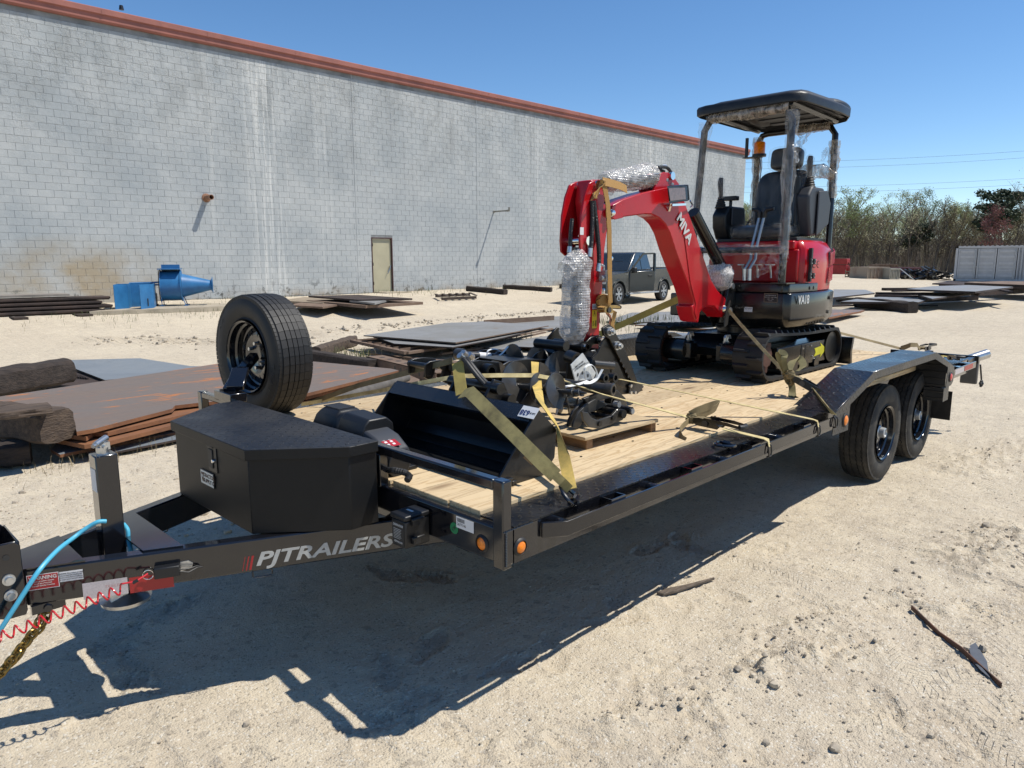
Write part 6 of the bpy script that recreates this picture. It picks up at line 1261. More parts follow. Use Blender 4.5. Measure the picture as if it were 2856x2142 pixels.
g = G(); c_ = PY(1602, 1000, .78); g.lathe([(.022, -.03), (.036, -.03), (.036, .05), (.022, .05), (.022, -.03)], c_, (.3, 1, .1), 22); obj('boss', g, IRON, ST); g = G(); g.bar(c_+V((0, .02, -.02)), c_+V((.02, .05, -.14)), .04, .03); obj('boss_leg', g, IRON, ST)
AX = thing('linkage_tube', PY(1680, 1020, .7), 'thick black link tube with a round cheek plate in front of the digger bucket', 'linkage')
p, q = PY(1655, 1015, .82), PY(1710, 1020, .78); g = G(); g.cyl(p, q, .022, n=16); obj('tube', g, FLI, AX); g = G(); g.prism(prof([(1705, 1015), (1714, 1008), (1724, 1012), (1738, 1045), (1746, 1072), (1738, 1082), (1722, 1072), (1706, 1045)], .78), (0, .012, 0)); obj('cheek_plate', g, IRON, AX, bevel=.002)
# document bag and cable ties
BAGM = mat('document_bag', (.55, .56, .55), .3, coat=.3, var=.25, vs=30, bump=.002, bs=40); p = [PY(u, v_, .55) for u, v_ in ((1593, 1018), (1626, 985), (1662, 1040), (1655, 1058), (1605, 1062))]
bag = thing('document_bag', p[0], 'clear plastic bag with an attachment parts sheet tied on top of the load', 'document bag'); g = G(); g.prism(p, (0, .006, 0)); bg_ = obj('sheet', g, BAGM, bag, smooth=0)
F_ = frame(PY(1617, 1020, .5485), PY(1640, 1002, .55)-PY(1600, 1032, .55), PY(1626, 985, .55)-PY(1640, 1040, .55)); text('sheet_title', 'MINI DIGGER', F_ @ Matrix.Translation((0, .008, 0)), .011, LETB, bg_, ex=.0003); text('sheet_title', 'ATTACHMENT 52', F_ @ Matrix.Translation((0, -.006, 0)), .0105, LETB, bg_, ex=.0003)
g = G(); 
for (u, v_) in ((1612, 1045), (1625, 1040), (1640, 1048)): c_ = PY(u, v_, .548); g.ell(c_, (.006, .0008, .009), 7, 5)
g.tube([PY(1597, 1030, .548), PY(1645, 1008, .548)], .0007, 4); obj('sheet_drawing', g, LETB, bg_, smooth=0)
TIE = mat('white_cable_tie', (.72, .73, .72), .35)
def tie(lb, uv, y, w_=.014):
    P = [PY(u, v_, y if len(r_) == 0 else r_[0]) for u, v_, *r_ in uv]; S = []
    for i in range(len(P)-1):
        p0, p1, p2, p3 = P[max(i-1, 0)], P[i], P[i+1], P[min(i+2, len(P)-1)]
        for k in range(6): t = k/6; S.append(.5*((2*p1)+(p2-p0)*t+(2*p0-5*p1+4*p2-p3)*t*t+(3*p1-p0-3*p2+p3)*t**3))
    S.append(P[-1]); g = G(); g.ribbon(S, (.3, .9, .25), w_, .0014); return tag(obj('cable_tie', g, TIE, smooth=60), lb, 'cable tie')
tie('white cable tie looped in front of the document bag', [(1633, 1058), (1630, 1030), (1642, 1018), (1655, 1020), (1664, 1036), (1664, 1052), (1650, 1064), (1632, 1068)], .53)
tie('white cable tie whose cut tail points up beside the document bag', [(1628, 1070), (1648, 1068), (1664, 1058), (1674, 1042), (1680, 1030)], .52)
tie('white cable tie arching over the cylinder at the back of the load', [(1358, 994), (1360, 980), (1372, 974), (1390, 976), (1408, 992)], 1.42); tie('short white cable tie tail standing up at the back of the load', [(1390, 994), (1404, 982), (1417, 966)], 1.40)
tie('white cable tie hanging down from the wide auger tip', [(1563, 1078), (1561, 1100), (1556, 1130), (1551, 1156)], .64, .013); tie('white cable tie wrapped over the auger tip and the tube', [(1562, 1084), (1580, 1078), (1612, 1072), (1640, 1062)], .62, .02)
# winch on the deck behind the headrail
WN_ = thing('electric_winch', (.10, .95, ZW), 'black electric winch with a red control label behind the tool box', 'winch')
def WX(u, v, x=.12): return PX(u, v, x)
p0, p1 = WX(918, 1145), WX(1010, 1190)
yl, yr = WX(905, 1165).y, WX(1042, 1200).y; yr2 = WX(1100, 1225).y
g = G(); P_ = [(.06, .76), (.05, .88), (.075, .945), (.10, .965), (.19, .965), (.225, .935), (.235, .76)]
g.loft([[(x, yl, z-.02 if z > .9 else z) for x, z in P_], [(x, yl-.04, z) for x, z in P_], [(x, (yl+yr)/2+.03, z) for x, z in P_], [(x, (yl+yr)/2+.02, z-.012) for x, z in P_], [(x, (yl+yr)/2-.01, z-.012) for x, z in P_], [(x, (yl+yr)/2-.02, z) for x, z in P_], [(x, yr, z-.01) for x, z in P_]][::1]); mb = obj('motor_housing', g, PLAST, WN_, bevel=.010, recalc=True)
g = G()
for i in range(8): y = yl-.035-i*.017; g.box(.10, .185, y-.004, y+.004, .966, .970)
obj('cooling_rib', g, PLASTG, mb); bpy.data.objects['cooling_rib']['kind'] = 'stuff'
g = G(); g.loft([[(.055, yr-.001, .76), (.05, yr-.001, .87), (.07, yr-.001, .915), (.19, yr-.001, .915), (.21, yr-.001, .87), (.21, yr-.001, .76)], [(.055, yr-.08, .76), (.05, yr-.08, .85), (.07, yr-.08, .895), (.19, yr-.08, .895), (.21, yr-.08, .85), (.21, yr-.08, .76)], [(.06, yr2, .76), (.055, yr2, .82), (.075, yr2, .85), (.19, yr2, .85), (.205, yr2, .82), (.205, yr2, .76)]]); gb = obj('gear_housing', g, PLASTG, WN_, bevel=.008, recalc=True)
F_ = frame((.12, (yr-.08+yr2)/2, .8755), V((0, -1, -.35)), V((1, 0, 0))); g = G(); lab(g, F_, -.035, .035, -.035, .035, .001); wl = obj('control_label', g, REDD, gb, smooth=0); g = G()
for i in range(3):
    for j in range(2): lab(g, F_, -.028+i*.02, -.016+i*.02, -.025+j*.028, -.012+j*.028, .0018)
obj('label_icons', g, WHITE, wl, smooth=0)
g = G(); g.cyl((.12, yr2-.002, .79), (.12, yr2-.03, .79), .055, n=24); g.box(.04, .24, yr2-.0, yl, ZW+.001, .762); obj('winch_base', g, PLAST, WN_, bevel=.004); g = G(); g.tube([(.05, yl-.10, .86), (.02, yl-.09, .85), (.0, yl-.085, .83)], [.011, .013, .011], 10); obj('winch_plug', g, HOSE, WN_)
# ------------------------------------------------------------------ straps
def vside(a, b):
    T = (V(b)-V(a)).normalized(); vd = (V(a)-CP).normalized(); return T.cross(vd).normalized()
def sag(a, b, n=12, s=.0): return [V(a).lerp(V(b), i/n)+V((0, 0, -s*4*(i/n)*(1-i/n))) for i in range(n+1)]
def hook(p, par, m_=EPOL):
    p = V(p); g = G()
    for d in (-.016, .016): g.tube([p+V((d*.2, .012, .012)), p+V((d, -.006, -.002)), p+V((d, -.010, -.03)), p+V((d*.6, -.010, -.052)), p+V((d*.3, .004, -.058))], .0045, 8)
    g.tube([p+V((-.012, -.010, -.05)), p+V((.012, -.010, -.05))], .004, 6); return obj('flat_hook', g, m_, par)
def ratchet(p0, p1, par, w_=.05, m_=EPOL, knot=True, km=STRAPT, loops=()):
    """ratchet body from p0 (webbing end) to p1 (handle end)"""
    p0, p1 = V(p0), V(p1); T = (p1-p0).normalized(); sd = T.cross(V((0, 0, 1))).normalized(); up = sd.cross(T); L = (p1-p0).length
    b = None
    for s in (-1, 1):
        o_ = p0+sd*s*w_*.55; pts = [(0, -.012), (.02, -.022), (L*.55, -.016), (L*.6, 0), (L*.5, .014), (.03, .02), (0, .012)]; g = G(); g.prism([o_+T*x+up*z for x, z in pts], sd*s*.004); o = obj('ratchet_plate', g, m_, par)
        b = b or o; pts = [(L*.2, .012), (L*.25, .028), (L*.75, .034), (L, .03), (L, .018), (L*.7, .016)]; g = G(); g.prism([o_+sd*s*.006+T*x+up*z for x, z in pts], sd*s*.004); obj('ratchet_handle_plate', g, m_, par)
    g = G(); g.cyl(p0+T*L*.28-sd*w_*.7, p0+T*L*.28+sd*w_*.7, .014, n=16); g.cyl(p0+T*.012-sd*w_*.62, p0+T*.012+sd*w_*.62, .009, n=14); g.cyl(p0+T*L*.55-sd*w_*.6, p0+T*L*.55+sd*w_*.6, .007, n=12); obj('spool', g, m_, par)
    g = G(); g.tube([p0+T*(L+.004)+up*.026-sd*w_*.62, p0+T*(L+.012)+up*.026-sd*w_*.3, p0+T*(L+.012)+up*.026+sd*w_*.3, p0+T*(L+.004)+up*.026+sd*w_*.62], .012, 10); obj('handle_grip', g, HOSE, par)
    g = G()
    for s in (-1, 1): g.cyl(p0+T*L*.28+sd*s*w_*.7, p0+T*L*.28+sd*s*w_*.8, .017, n=16)
    obj('spool_cap', g, IRONG, par)
    g = G(); g.ribbon([p0+T*(L*.28)+up*.013, p0+T*(L*.12)+up*.016, p0-T*.01+up*.006], sd, w_*.92, .008); obj('wound_webbing', g, km, par)
    if knot:
        k_ = p0-T*.03; g = G(); q = 5
        for i in range(q):
            a = i*2.4; c_ = k_+V((mnoise.noise(V((i, 1, 0))), mnoise.noise(V((i, 5, 0))), mnoise.noise(V((i, 9, 0)))))*.02; d1 = V((math.cos(a), math.sin(a), .5*math.cos(a*1.7))).normalized(); d2 = d1.cross(V((.3, .2, 1))).normalized(); pts = [c_+d1*math.cos(t)*.028+d2*math.sin(t)*.024 for t in np.linspace(0, 5.6, 16)]; g.ribbon(pts, d1.cross(d2), .034, .004)
        obj('knot', g, km, par, smooth=50)
    return b
def loopstrap(pts, w_, sd, par, m_, nm='loose_tail'):
    P = [V(p) for p in pts]; S = []
    for i in range(len(P)-1):
        p0, p1, p2, p3 = P[max(i-1, 0)], P[i], P[i+1], P[min(i+2, len(P)-1)]
        for k in range(7): t = k/7; S.append(.5*((2*p1)+(p2-p0)*t+(2*p0-5*p1+4*p2-p3)*t*t+(3*p1-p0-3*p2+p3)*t**3))
    S.append(P[-1]); g = G(); g.ribbon(S, sd, w_, .003); return obj(nm, g, m_, par, smooth=60)
# A: wide yellow sling from the near ring over the bucket top
rA = PZ(1588, 1364, ZT+.055)
tA = PX(1287, 1066, .478); tA = V((.478, tA.y, 1.04)); bA = PY(1276, 1010, .86)
SA = thing('wide_sling', rA, 'wide faded yellow sling with a brown stain running diagonally over the grading bucket', 'sling', 'wide yellow slings')
g = G(); P = [rA, PX(1568, 1344, .335), PX(1550, 1327, .33), PX(1511, 1290, .318), PX(1470, 1249, .335), PX(1430, 1209, .36), PX(1360, 1141, .40), PX(1310, 1092, .435), tA]; sd = vside(rA, tA); n_ = len(P); SL = []
vs = []; g.ribbon(P[2:], sd, .056, .003); g.ribbon([P[0], P[1], P[2]], [sd, sd, sd], .034, .006); obj('webbing', g, mat('faded_yellow_webbing', (.34, .28, .11), .9, col2=(.12, .10, .045), vs=12, bump=.001, bs=300, tlo=.4, thi=.75), SA, smooth=60)
g = G(); g.ribbon([tA, tA.lerp(bA, .5)+V((0, 0, .0)), bA], V((.25, -1, 0)), .056, .003); obj('webbing', g, STRAP, SA, smooth=60)
g = G(); sp_ = rA.lerp(tA, .30)+sd.cross((tA-rA).normalized())*-.0022; F_ = None; g.ribbon([rA.lerp(tA, .27)+V((-.0015, -.002, .0)), rA.lerp(tA, .345)+V((-.0015, -.002, .0))], sd, .0564, .0046); obj('stain_patch', g, mat('brown_stain', (.15, .095, .045), .9, var=.4, vs=30), SA, smooth=60)
rB = PZ(1592, 1364, ZT+.052); q1 = PY(1551, 1194, YN-.004); q1 = V((.612, YN-.006, .935)); q2 = V((.505, YN+.06, 1.035)); q3 = PY(1498, 1078, .66); q4 = PY(1494, 1010, .80)
SB = thing('wide_sling', rB, 'wide yellow sling passing down beside the bucket end plate from over the augers', 'sling', 'wide yellow slings')
g = G(); sb = vside(rB, q1); g.ribbon([rB, rB.lerp(q1, .12), rB.lerp(q1, .5), q1, PY(1542, 1170, YN+.03), PY(1506, 1117, .42), q3], [sb, sb, sb, V((.8, .3, -.5)), V((.9, .3, -.3)), V((.9, .4, -.2)), V((1, .3, 0))], .046, .003); g.ribbon([q3, q4], V((1, -.5, 0)), .046, .003); obj('webbing', g, mat('bright_yellow_webbing', (.62, .43, .11), .85, col2=(.36, .27, .08), vs=14, bump=.001, bs=300), SB, smooth=60)
# C: narrow strap across the load to a ratchet on the near rail
h1 = V((xat(2143, -.063, .72), -.063, .72)); SC = thing('ratchet_strap', h1, 'tan ratchet strap over the augers, its ratchet above the middle of the near tread strip', 'ratchet strap', 'ratchet straps')
kn = PZ(1925, 1165, .80); rt = PZ(2075, 1205, .775)
line = [PZ(1167, 1069, 1.035), PY(1240, 1056, .98), PY(1289, 1049, .90), PY(1393, 1047, .80), PY(1493, 1047, .70), PY(1574, 1062, .62), PY(1678, 1099, .50), kn]
g = G(); g.ribbon(line[:6], V((.3, .5, .8)), .022, .003); g.ribbon(line[5:], [V((.4, .9, .25)), V((.4, .9, .1)), V((.8, .4, .1))], .024, .003); obj('webbing', g, STRAPL, SC, smooth=60)
ratchet(kn+(rt-kn)*.12, rt-(rt-kn)*.05, SC); g = G(); e0 = kn.lerp(rt, .62)+V((0, 0, -.012)); e1 = V((h1.x-.015, -.045, .738)); g.ribbon([e0, e1, V((h1.x, -.062, .728)), V((h1.x+.002, -.070, .695))], V((1, .25, 0)), .040, .003); obj('webbing', g, STRAPL, SC, smooth=60); hook((h1.x, -.066, .700), SC)
loopstrap([kn, PZ(1935, 1150, .83), PZ(1985, 1130, .85), PZ(2002, 1128, .835), PZ(1990, 1142, .82), PZ(1935, 1165, .80)], .045, V((.2, -.2, 1)), SC, STRAPT); loopstrap([kn+V((0,0,-.01)), PZ(1903, 1190, .785), PZ(1896, 1205, .77), PZ(1900, 1220, .752), PZ(1912, 1228, .748)], .03, V((.5, .2, .8)), SC, STRAPT)
# D: plain strap to the next pocket
h2 = V((xat(2280, -.063, .72), -.063, .72)); SD = thing('ratchet_strap', h2, 'thin pale strap stretched from the digger bucket to the rail before the fender', 'ratchet strap', 'ratchet straps')
g = G(); s0 = PY(1716, 1055, .80); e1 = V((h2.x-.015, -.045, .738)); mid = PZ(2000, 1130, .80); g.ribbon([s0, s0.lerp(e1, .4), s0.lerp(e1, .8), e1, V((h2.x, -.062, .728)), V((h2.x+.002, -.070, .695))], [V((1, .6, 0)), V((1, .6, .0)), V((1, .3, .1)), V((1, .25, 0)), V((1, .2, 0)), V((1, .1, 0))], .026, .003); obj('webbing', g, STRAPL, SD, smooth=60); hook((h2.x, -.066, .700), SD)
# E: digger strap
h3 = V((xat(2327, -.063, .72), -.066, .745)); SE = thing('ratchet_strap', h3, 'strap from the boom foot with a big knot and ratchet before the fender', 'ratchet strap', 'ratchet straps')
s0 = PY(2030, 862, BY-.09); k2 = PY(2195, 1045, .36); r0 = PY(2215, 1052, .30); r1 = PY(2300, 1108, .12)
g = G(); g.ribbon(sag(s0, k2, 8, .01), V((.5, .2, .8)), .022, .003); obj('webbing', g, STRAPL, SE, smooth=60); ratchet(r0, r1, SE, km=STRAPT); ratchet_k = k2
g = G()
for i in range(9):
    a = i*.9; c_ = k2.lerp(PY(2205, 1066, .33), i/9); d1 = V((.3, math.cos(a), math.sin(a))).normalized(); d2 = V((1, .2*math.sin(a), .3)).cross(d1).normalized(); g.ribbon([c_+d1*math.cos(t)*.026+d2*math.sin(t)*.022 for t in np.linspace(0, 6.0, 18)], d1.cross(d2), .03, .004)
obj('knot', g, STRAPT, SE, smooth=50)
OLI = mat('olive_webbing', (.27, .235, .11), .85, col2=(.15, .13, .06), vs=9, bump=.0009, bs=260)
loopstrap([k2+V((0, 0, .0)), PY(2210, 1010, .36), PY(2230, 1000, .34), PY(2240, 1020, .30), PY(2222, 1035, .30), k2], .045, V((.6, -.6, .4)), SE, OLI); loopstrap([k2, PY(2170, 990, .38), PY(2180, 982, .36), PY(2190, 990, .34), PY(2186, 1005, .34), k2], .035, V((.6, -.6, .4)), SE, OLI); loopstrap([k2, PY(2208, 1075, .33), PY(2210, 1095, .32), PY(2212, 1112, .30), PY(2240, 1115, .28), PY(2250, 1100, .26)], .05, V((.9, -.5, .1)), SE, OLI)
g = G(); e0 = r0.lerp(r1, .6)+V((0, 0, -.01)); g.ribbon([e0, V((h3.x-.02, -.045, .752)), V((h3.x, -.066, .735))], V((.8, .6, 0)), .045, .003); obj('webbing', g, STRAPL, SE, smooth=60); hook((h3.x, -.07, .71), SE)
# F: far strap of the digger
s0 = PY(1925, 820, BY+.1); e0 = V((2.95, 2.52, .73)); SF = thing('ratchet_strap', e0, 'dark yellow strap from behind the boom down to the far rail', 'ratchet strap', 'ratchet straps'); g = G(); fa = PY(1718, 912, 1.9); g.ribbon([s0, fa, fa+(fa-s0)*.25], vside(s0, fa), .05, .003); obj('webbing', g, STRAP, SF, smooth=60)
g = G(); en = fa+(fa-s0)*.25; g.ribbon([en, V((en.x-.15, 2.5, .74))], V((1, 0, 0)), .05, .003); obj('webbing', g, STRAP, SF, smooth=60)
# G: rear straps beyond the fender
SG = thing('ratchet_strap', (5.0, 2.0, ZW), 'thin tan strap running back from the digger over the rear deck', 'ratchet strap', 'ratchet straps'); s0, e0 = PY(2330, 925, .95), PZ(2512, 972, .80); g = G(); g.ribbon([s0, e0], V((.3, .4, .5)), .028, .003); g.ribbon([e0, PZ(2525, 968, .83), PZ(2540, 962, .86), PZ(2558, 962, .86), PZ(2566, 974, .82)], V((.5, .3, .7)), .045, .003); obj('webbing', g, STRAPT, SG, smooth=60); ratchet(PZ(2570, 972, .80), PZ(2600, 968, .79), SG, knot=False)
SH = thing('ratchet_strap', (5.6, .3, ZW), 'short yellow strap and black ratchet hooked at the rear corner behind the fender', 'ratchet strap', 'ratchet straps'); p0, p1 = PZ(2625, 992, .765), PZ(2655, 997, .765); g = G(); g.ribbon([p0, p1], V((0, 1, 0)), .05, .003); obj('webbing', g, STRAP, SH, smooth=60); ratchet(PZ(2652, 996, .77), PZ(2678, 1004, .77), SH, knot=False)
# I: load straps running to the far rail at the left
SI = thing('ratchet_strap', (.6, 2.5, .73), 'brown edged strap running from the load to the far rail behind the spare wheel', 'ratchet strap', 'ratchet straps'); g = G(); a_, b_ = PY(1262, 1006, 1.15), PZ(1000, 1075, .90); c2 = PZ(862, 1125, .76); g.ribbon([a_, b_, c2], V((.2, .3, 1)), .03, .003); obj('webbing', g, STRAPT, SI, smooth=60)
SJ = thing('ratchet_strap', (.5, 2.5, .73), 'thin pale strap lying just above the far tread strip by the spare wheel', 'ratchet strap', 'ratchet straps'); g = G(); a_, b_ = line[0], PZ(1070, 1088, .86); c2 = PZ(840, 1128, .76); g.ribbon([a_, b_, c2], V((.2, .3, 1)), .022, .003); obj('webbing', g, STRAPL, SJ, smooth=60)
# H: gold striped strap round the arm
GOLD = bpy.data.materials.new('striped_gold_webbing'); t_, b__, new, ln = nodes(GOLD); tc = new('ShaderNodeTexCoord'); wv = new('ShaderNodeTexWave'); wv.bands_direction = 'X'; wv.inputs['Scale'].default_value = 42; ln(tc.outputs['Object'], wv.inputs[0]); mx = new('ShaderNodeMix'); mx.data_type = 'RGBA'; mr = new('ShaderNodeMapRange'); mr.inputs[1].default_value = .15; mr.inputs[2].default_value = .3; ln(wv.outputs[0], mr.inputs[0]); ln(mr.outputs[0], mx.inputs[0]); mx.inputs[6].default_value = (.05, .03, .02, 1); mx.inputs[7].default_value = (.46, .25, .06, 1); ln(mx.outputs[2], b__.inputs['Base Color']); b__.inputs['Roughness'].default_value = .7
SK = thing('arm_strap', PY(1700, 800, BY-.1), 'gold striped strap tied round the digger arm with a brass coloured ratchet', 'strap'); ys = BY-.12
g = G(); g.ribbon([PY(1681, 508, ys), PY(1688, 530, ys), PY(1695, 570, ys), PY(1699, 640, ys), PY(1700, 730, ys), PY(1701, 800, ys), PY(1702, 845, ys)], V((1, 0, 0)), .040, .005); obj('webbing', g, GOLD, SK, smooth=60)
loopstrap([PY(1682, 506, ys), PY(1700, 510, ys), PY(1728, 518, ys), PY(1748, 528, ys)], .05, V((0, .3, 1)), SK, GOLD); loopstrap([PY(1680, 508, ys), PY(1672, 530, ys-.01), PY(1655, 550, ys-.01), PY(1648, 545, BY)], .04, V((.5, 0, .7)), SK, GOLD)
g = G(); 
for i in range(4): a = i*1.6; c_ = PY(1681, 508, ys); d1 = V((math.cos(a), .2, math.sin(a))); d2 = V((0, 1, .2)); g.ribbon([c_+d1*math.cos(t)*.014+d2*math.sin(t)*.012 for t in np.linspace(0, 5.8, 12)], d1.cross(d2), .02, .004)
obj('knot', g, GOLD, SK)
BRASS = mat('brass_zinc', (.50, .34, .14), .3, metal=.85, var=.3, vs=20); rr0 = PY(1680, 828, ys); g = G(); c_ = PY(1681, 842, BY-.07); g.lathe([(.0, -.028), (.045, -.028), (.048, 0), (.045, .028), (0, .028)], c_, (.3, 1, 0), 26); obj('wound_webbing', g, GOLD, SK)
ratchet(PY(1676, 862, ys), PY(1716, 868, ys), SK, w_=.045, m_=BRASS, knot=False, km=GOLD); loopstrap([PY(1716, 868, ys), PY(1712, 885, ys), PY(1708, 905, ys), PY(1710, 922, ys)], .035, V((1, 0, 0)), SK, GOLD); loopstrap([PY(1690, 870, ys), PY(1702, 885, ys), PY(1700, 905, ys)], .03, V((1, .3, 0)), SK, mat('rust_webbing', (.2, .07, .03), .8))
# ------------------------------------------------------------------ cords at the hitch
def spl(P, k_=8):
    P = [V(p) for p in P]; S = []
    for i in range(len(P)-1):
        p0, p1, p2, p3 = P[max(i-1, 0)], P[i], P[i+1], P[min(i+2, len(P)-1)]
        for k in range(k_): t = k/k_; S.append(.5*((2*p1)+(p2-p0)*t+(2*p0-5*p1+4*p2-p3)*t*t+(3*p1-p0-3*p2+p3)*t**3))
    S.append(P[-1]); return S
BLUE = mat('light_blue_hose', (.07, .38, .55), .45); g = G()
def PTo(u, v, o): 
    d = _ray(u, v); p0 = V((F.x, F.y, 0))+TN*o; t = (p0-CP).dot(TN)/d.dot(TN); return CP+d*t
g.tube(spl([PTo(-60, 1850, .10), PTo(0, 1758, .10), PTo(60, 1665, .08), PTo(110, 1590, .05), PTo(160, 1535, -.04), PTo(205, 1500, -.12), PY(240, 1474, JY-.03), PY(272, 1456, JY-.042), PY(296, 1454, JY-.044)]), .0078, 10); g.tube(spl([PY(345, 1462, JY+.01), PY(356, 1478, JY-.02), PY(358, 1505, JY-.03), PY(364, 1530, JY-.05), PY(366, 1552, JY-.05)]), .0078, 10); tag(obj('blue_cable', g, BLUE), 'light blue cable sheath looping from the jack post down past the coupler', 'cable')
REDC = mat('red_coiled_cable', (.5, .012, .02), .3, coat=.4); P0, P1, P2 = PTo(412, 1600, .03), PTo(345, 1640, .07), PTo(-60, 1800, .16); g = G(); S = spl([P0, PTo(378, 1622, .06)]); C_ = []
dd = (P2-P1); n_ = 12; ax = dd.normalized(); e = V((0, 0, 1)); e = (e-ax*e.dot(ax)).normalized(); f = ax.cross(e)
for i in range(n_*16+1): t = i/16; a = 2*math.pi*t; C_.append(P1+dd*(t/n_)+(e*math.cos(a)+f*math.sin(a))*.0165)
g.tube(S+C_, .0032, 7); rc = tag(obj('breakaway_cable', g, REDC), 'bright red coiled breakaway cable stretched below the blue cable', 'cable'); g = G(); g.tube([PTo(385, 1618, .06), PTo(370, 1626, .062)], .006, 8); obj('cable_crimp', g, HOSE, rc)
CHM = mat('gold_chain_steel', (.32, .22, .07), .3, metal=.9, var=.5, vs=30, bump=.001, bs=60)
def chain(lb, pts, n):
    t = thing('safety_chain', pts[0], lb, 'chain'); S = spl(pts, 20); L = [0]
    for i in range(1, len(S)): L.append(L[-1]+(S[i]-S[i-1]).length)
    lp_ = None
    for k in range(n):
        d = L[-1]*(k+.5)/n; i = max(j for j in range(len(L)) if L[j] <= d); p = S[min(i, len(S)-2)]; T = (S[min(i+1, len(S)-1)]-S[i]).normalized() if i < len(S)-1 else (S[-1]-S[-2]).normalized(); e = T.orthogonal().normalized(); a = k*math.pi/2+.4; sd = e*math.cos(a)+T.cross(e)*math.sin(a); l2, w2 = L[-1]/n*.74, .0155; P = []
        for j in range(16): q = 2*math.pi*j/16; P.append(p+T*(math.cos(q)*w2+(l2-w2*1.0 if math.cos(q) > 0 else -(l2-w2*1.0)))+sd*math.sin(q)*w2)
        g = G(); g.tube(P, .0046, 7, closed=True); obj('chain_link', g, CHM, t)
c0 = PT(118, 1697)-TN*.03; chain('gold safety chain hanging nearest from under the coupler', [c0, PTo(105, 1745, .0), PTo(40, 1830, .02), PTo(0, 1880, .03), PTo(-40, 1920, .04)], 13); c1 = PT(130, 1697)-TN*.10; chain('gold safety chain hanging behind the first one under the coupler', [c1, PTo(118, 1740, -.06), PTo(75, 1790, -.05), PTo(30, 1850, -.04), PTo(-40, 1905, -.04)], 13)
g = G(); p = PT(137, 1695); g.box(p.x-.05, p.x+.05, p.y, p.y+.02, .445, .475); g.cyl(p+TN*.012+V((0, 0, .002)), p-TN*.03, .012, n=16); obj('chain_anchor', g, PAINT, TR)
# ------------------------------------------------------------------ odd pieces lying on the dirt
DRY = mat('dry_splinter', (.16, .125, .095), .9, var=.5, vs=20, stretch=(1, 6, 6), bump=.004, bs=40)
p, q = PG(1838, 1668, .005), PG(1992, 1622, .005); g = G(); d = (q-p); nn = V((-d.y, d.x, 0)).normalized(); P = [p+nn*.02, p+d*.25+nn*.026, p+d*.5+nn*.012, q+nn*.004, q-nn*.003, p+d*.6-nn*.010, p+d*.3-nn*.018, p-nn*.012+d*.04, p+d*.03]; zt_ = max(gz_(x.x, x.y) for x in P); g.prism([V((x.x, x.y, zt_+.002)) for x in P], (0, 0, .014)); tag(obj('wood_splinter', g, DRY, bevel=.003), 'grey split piece of timber on the dirt just beyond the trailer shadow', 'wood')
RST = mat('rusty_strip_metal', (.14, .06, .035), .75, var=.5, vs=14, col2=(.05, .035, .03)); P = [PG(u, v_, .0) for u, v_ in ((2541, 1706), (2620, 1775), (2680, 1825), (2740, 1872), (2792, 1918))]; g = G()
pts = [V((x.x, x.y, gz_(x.x, x.y)+.012)) for x in P]; g.ribbon(pts, (0, 0, 1), .022, .005); tag(obj('metal_strip', g, RST), 'long thin rusty metal strip half buried in the dirt at the lower right', 'metal strip')
ASP = mat('dark_sheet_scrap', (.09, .10, .12), .6, var=.3, vs=20); g = G(); P = [PG(u, v_, .004) for u, v_ in ((2700, 1810), (2720, 1800), (2752, 1850), (2760, 1895), (2735, 1878), (2712, 1848))]; g.prism([V((x.x, x.y, gz_(x.x, x.y)+.006)) for x in P], (0, 0, .003)); tag(obj('sheet_scrap', g, ASP), 'small grey scrap of sheet metal beside the rusty strip', 'scrap')
# ================================================================== STEEL, TIMBER AND MACHINES IN THE YARD
def metal_mat(name, c1, c2, c3, rough=.55, sc=.9, str_=(1, 1, 1), thr=.62):
    m = bpy.data.materials.new(name); t, b, new, ln = nodes(m); tc = new('ShaderNodeTexCoord'); b.inputs['Metallic'].default_value = .25
    def nz(s, d, r=.65): n = new('ShaderNodeTexNoise'); n.inputs['Scale'].default_value = s; n.inputs['Detail'].default_value = d; n.inputs['Roughness'].default_value = r; n.inputs['Distortion'].default_value = .4; mp = new('ShaderNodeMapping'); mp.inputs['Scale'].default_value = str_; ln(tc.outputs['Object'], mp.inputs[0]); ln(mp.outputs[0], n.inputs['Vector']); return n.outputs[0]
    def rg(x, a, c, lo=0, hi=1): n = new('ShaderNodeMapRange'); n.inputs[1].default_value = a; n.inputs[2].default_value = c; n.inputs[3].default_value = lo; n.inputs[4].default_value = hi; ln(x, n.inputs[0]); return n.outputs[0]
    mx = new('ShaderNodeMix'); mx.data_type = 'RGBA'; n1 = nz(sc, 9); ln(rg(n1, .42, .62), mx.inputs[0]); mx.inputs[6].default_value = (*c1, 1); mx.inputs[7].default_value = (*c2, 1)
    m2 = new('ShaderNodeMix'); m2.data_type = 'RGBA'; ln(rg(nz(sc*2.6, 7, .75), thr, thr+.05, 0, .9), m2.inputs[0]); ln(mx.outputs[2], m2.inputs[6]); m2.inputs[7].default_value = (*c3, 1); ln(m2.outputs[2], b.inputs['Base Color'])
    ln(rg(n1, .3, .7, rough-.15, rough+.25), b.inputs['Roughness']); bp = new('ShaderNodeBump'); bp.inputs['Distance'].default_value = .003; ln(nz(sc*12, 6), bp.inputs['Height']); ln(bp.outputs[0], b.inputs['Normal']); return m
RUSTP = metal_mat('brown_mill_plate', (.20, .15, .12), (.17, .145, .13), (.50, .17, .04), .55, .9, (.6, 2.4, 1), .565); GREYP = metal_mat('grey_steel_plate', (.27, .27, .265), (.22, .215, .20), (.20, .15, .11), .5, .7); BLUP = metal_mat('blue_grey_plate', (.22, .25, .28), (.18, .205, .23), (.16, .16, .16), .45, .8)
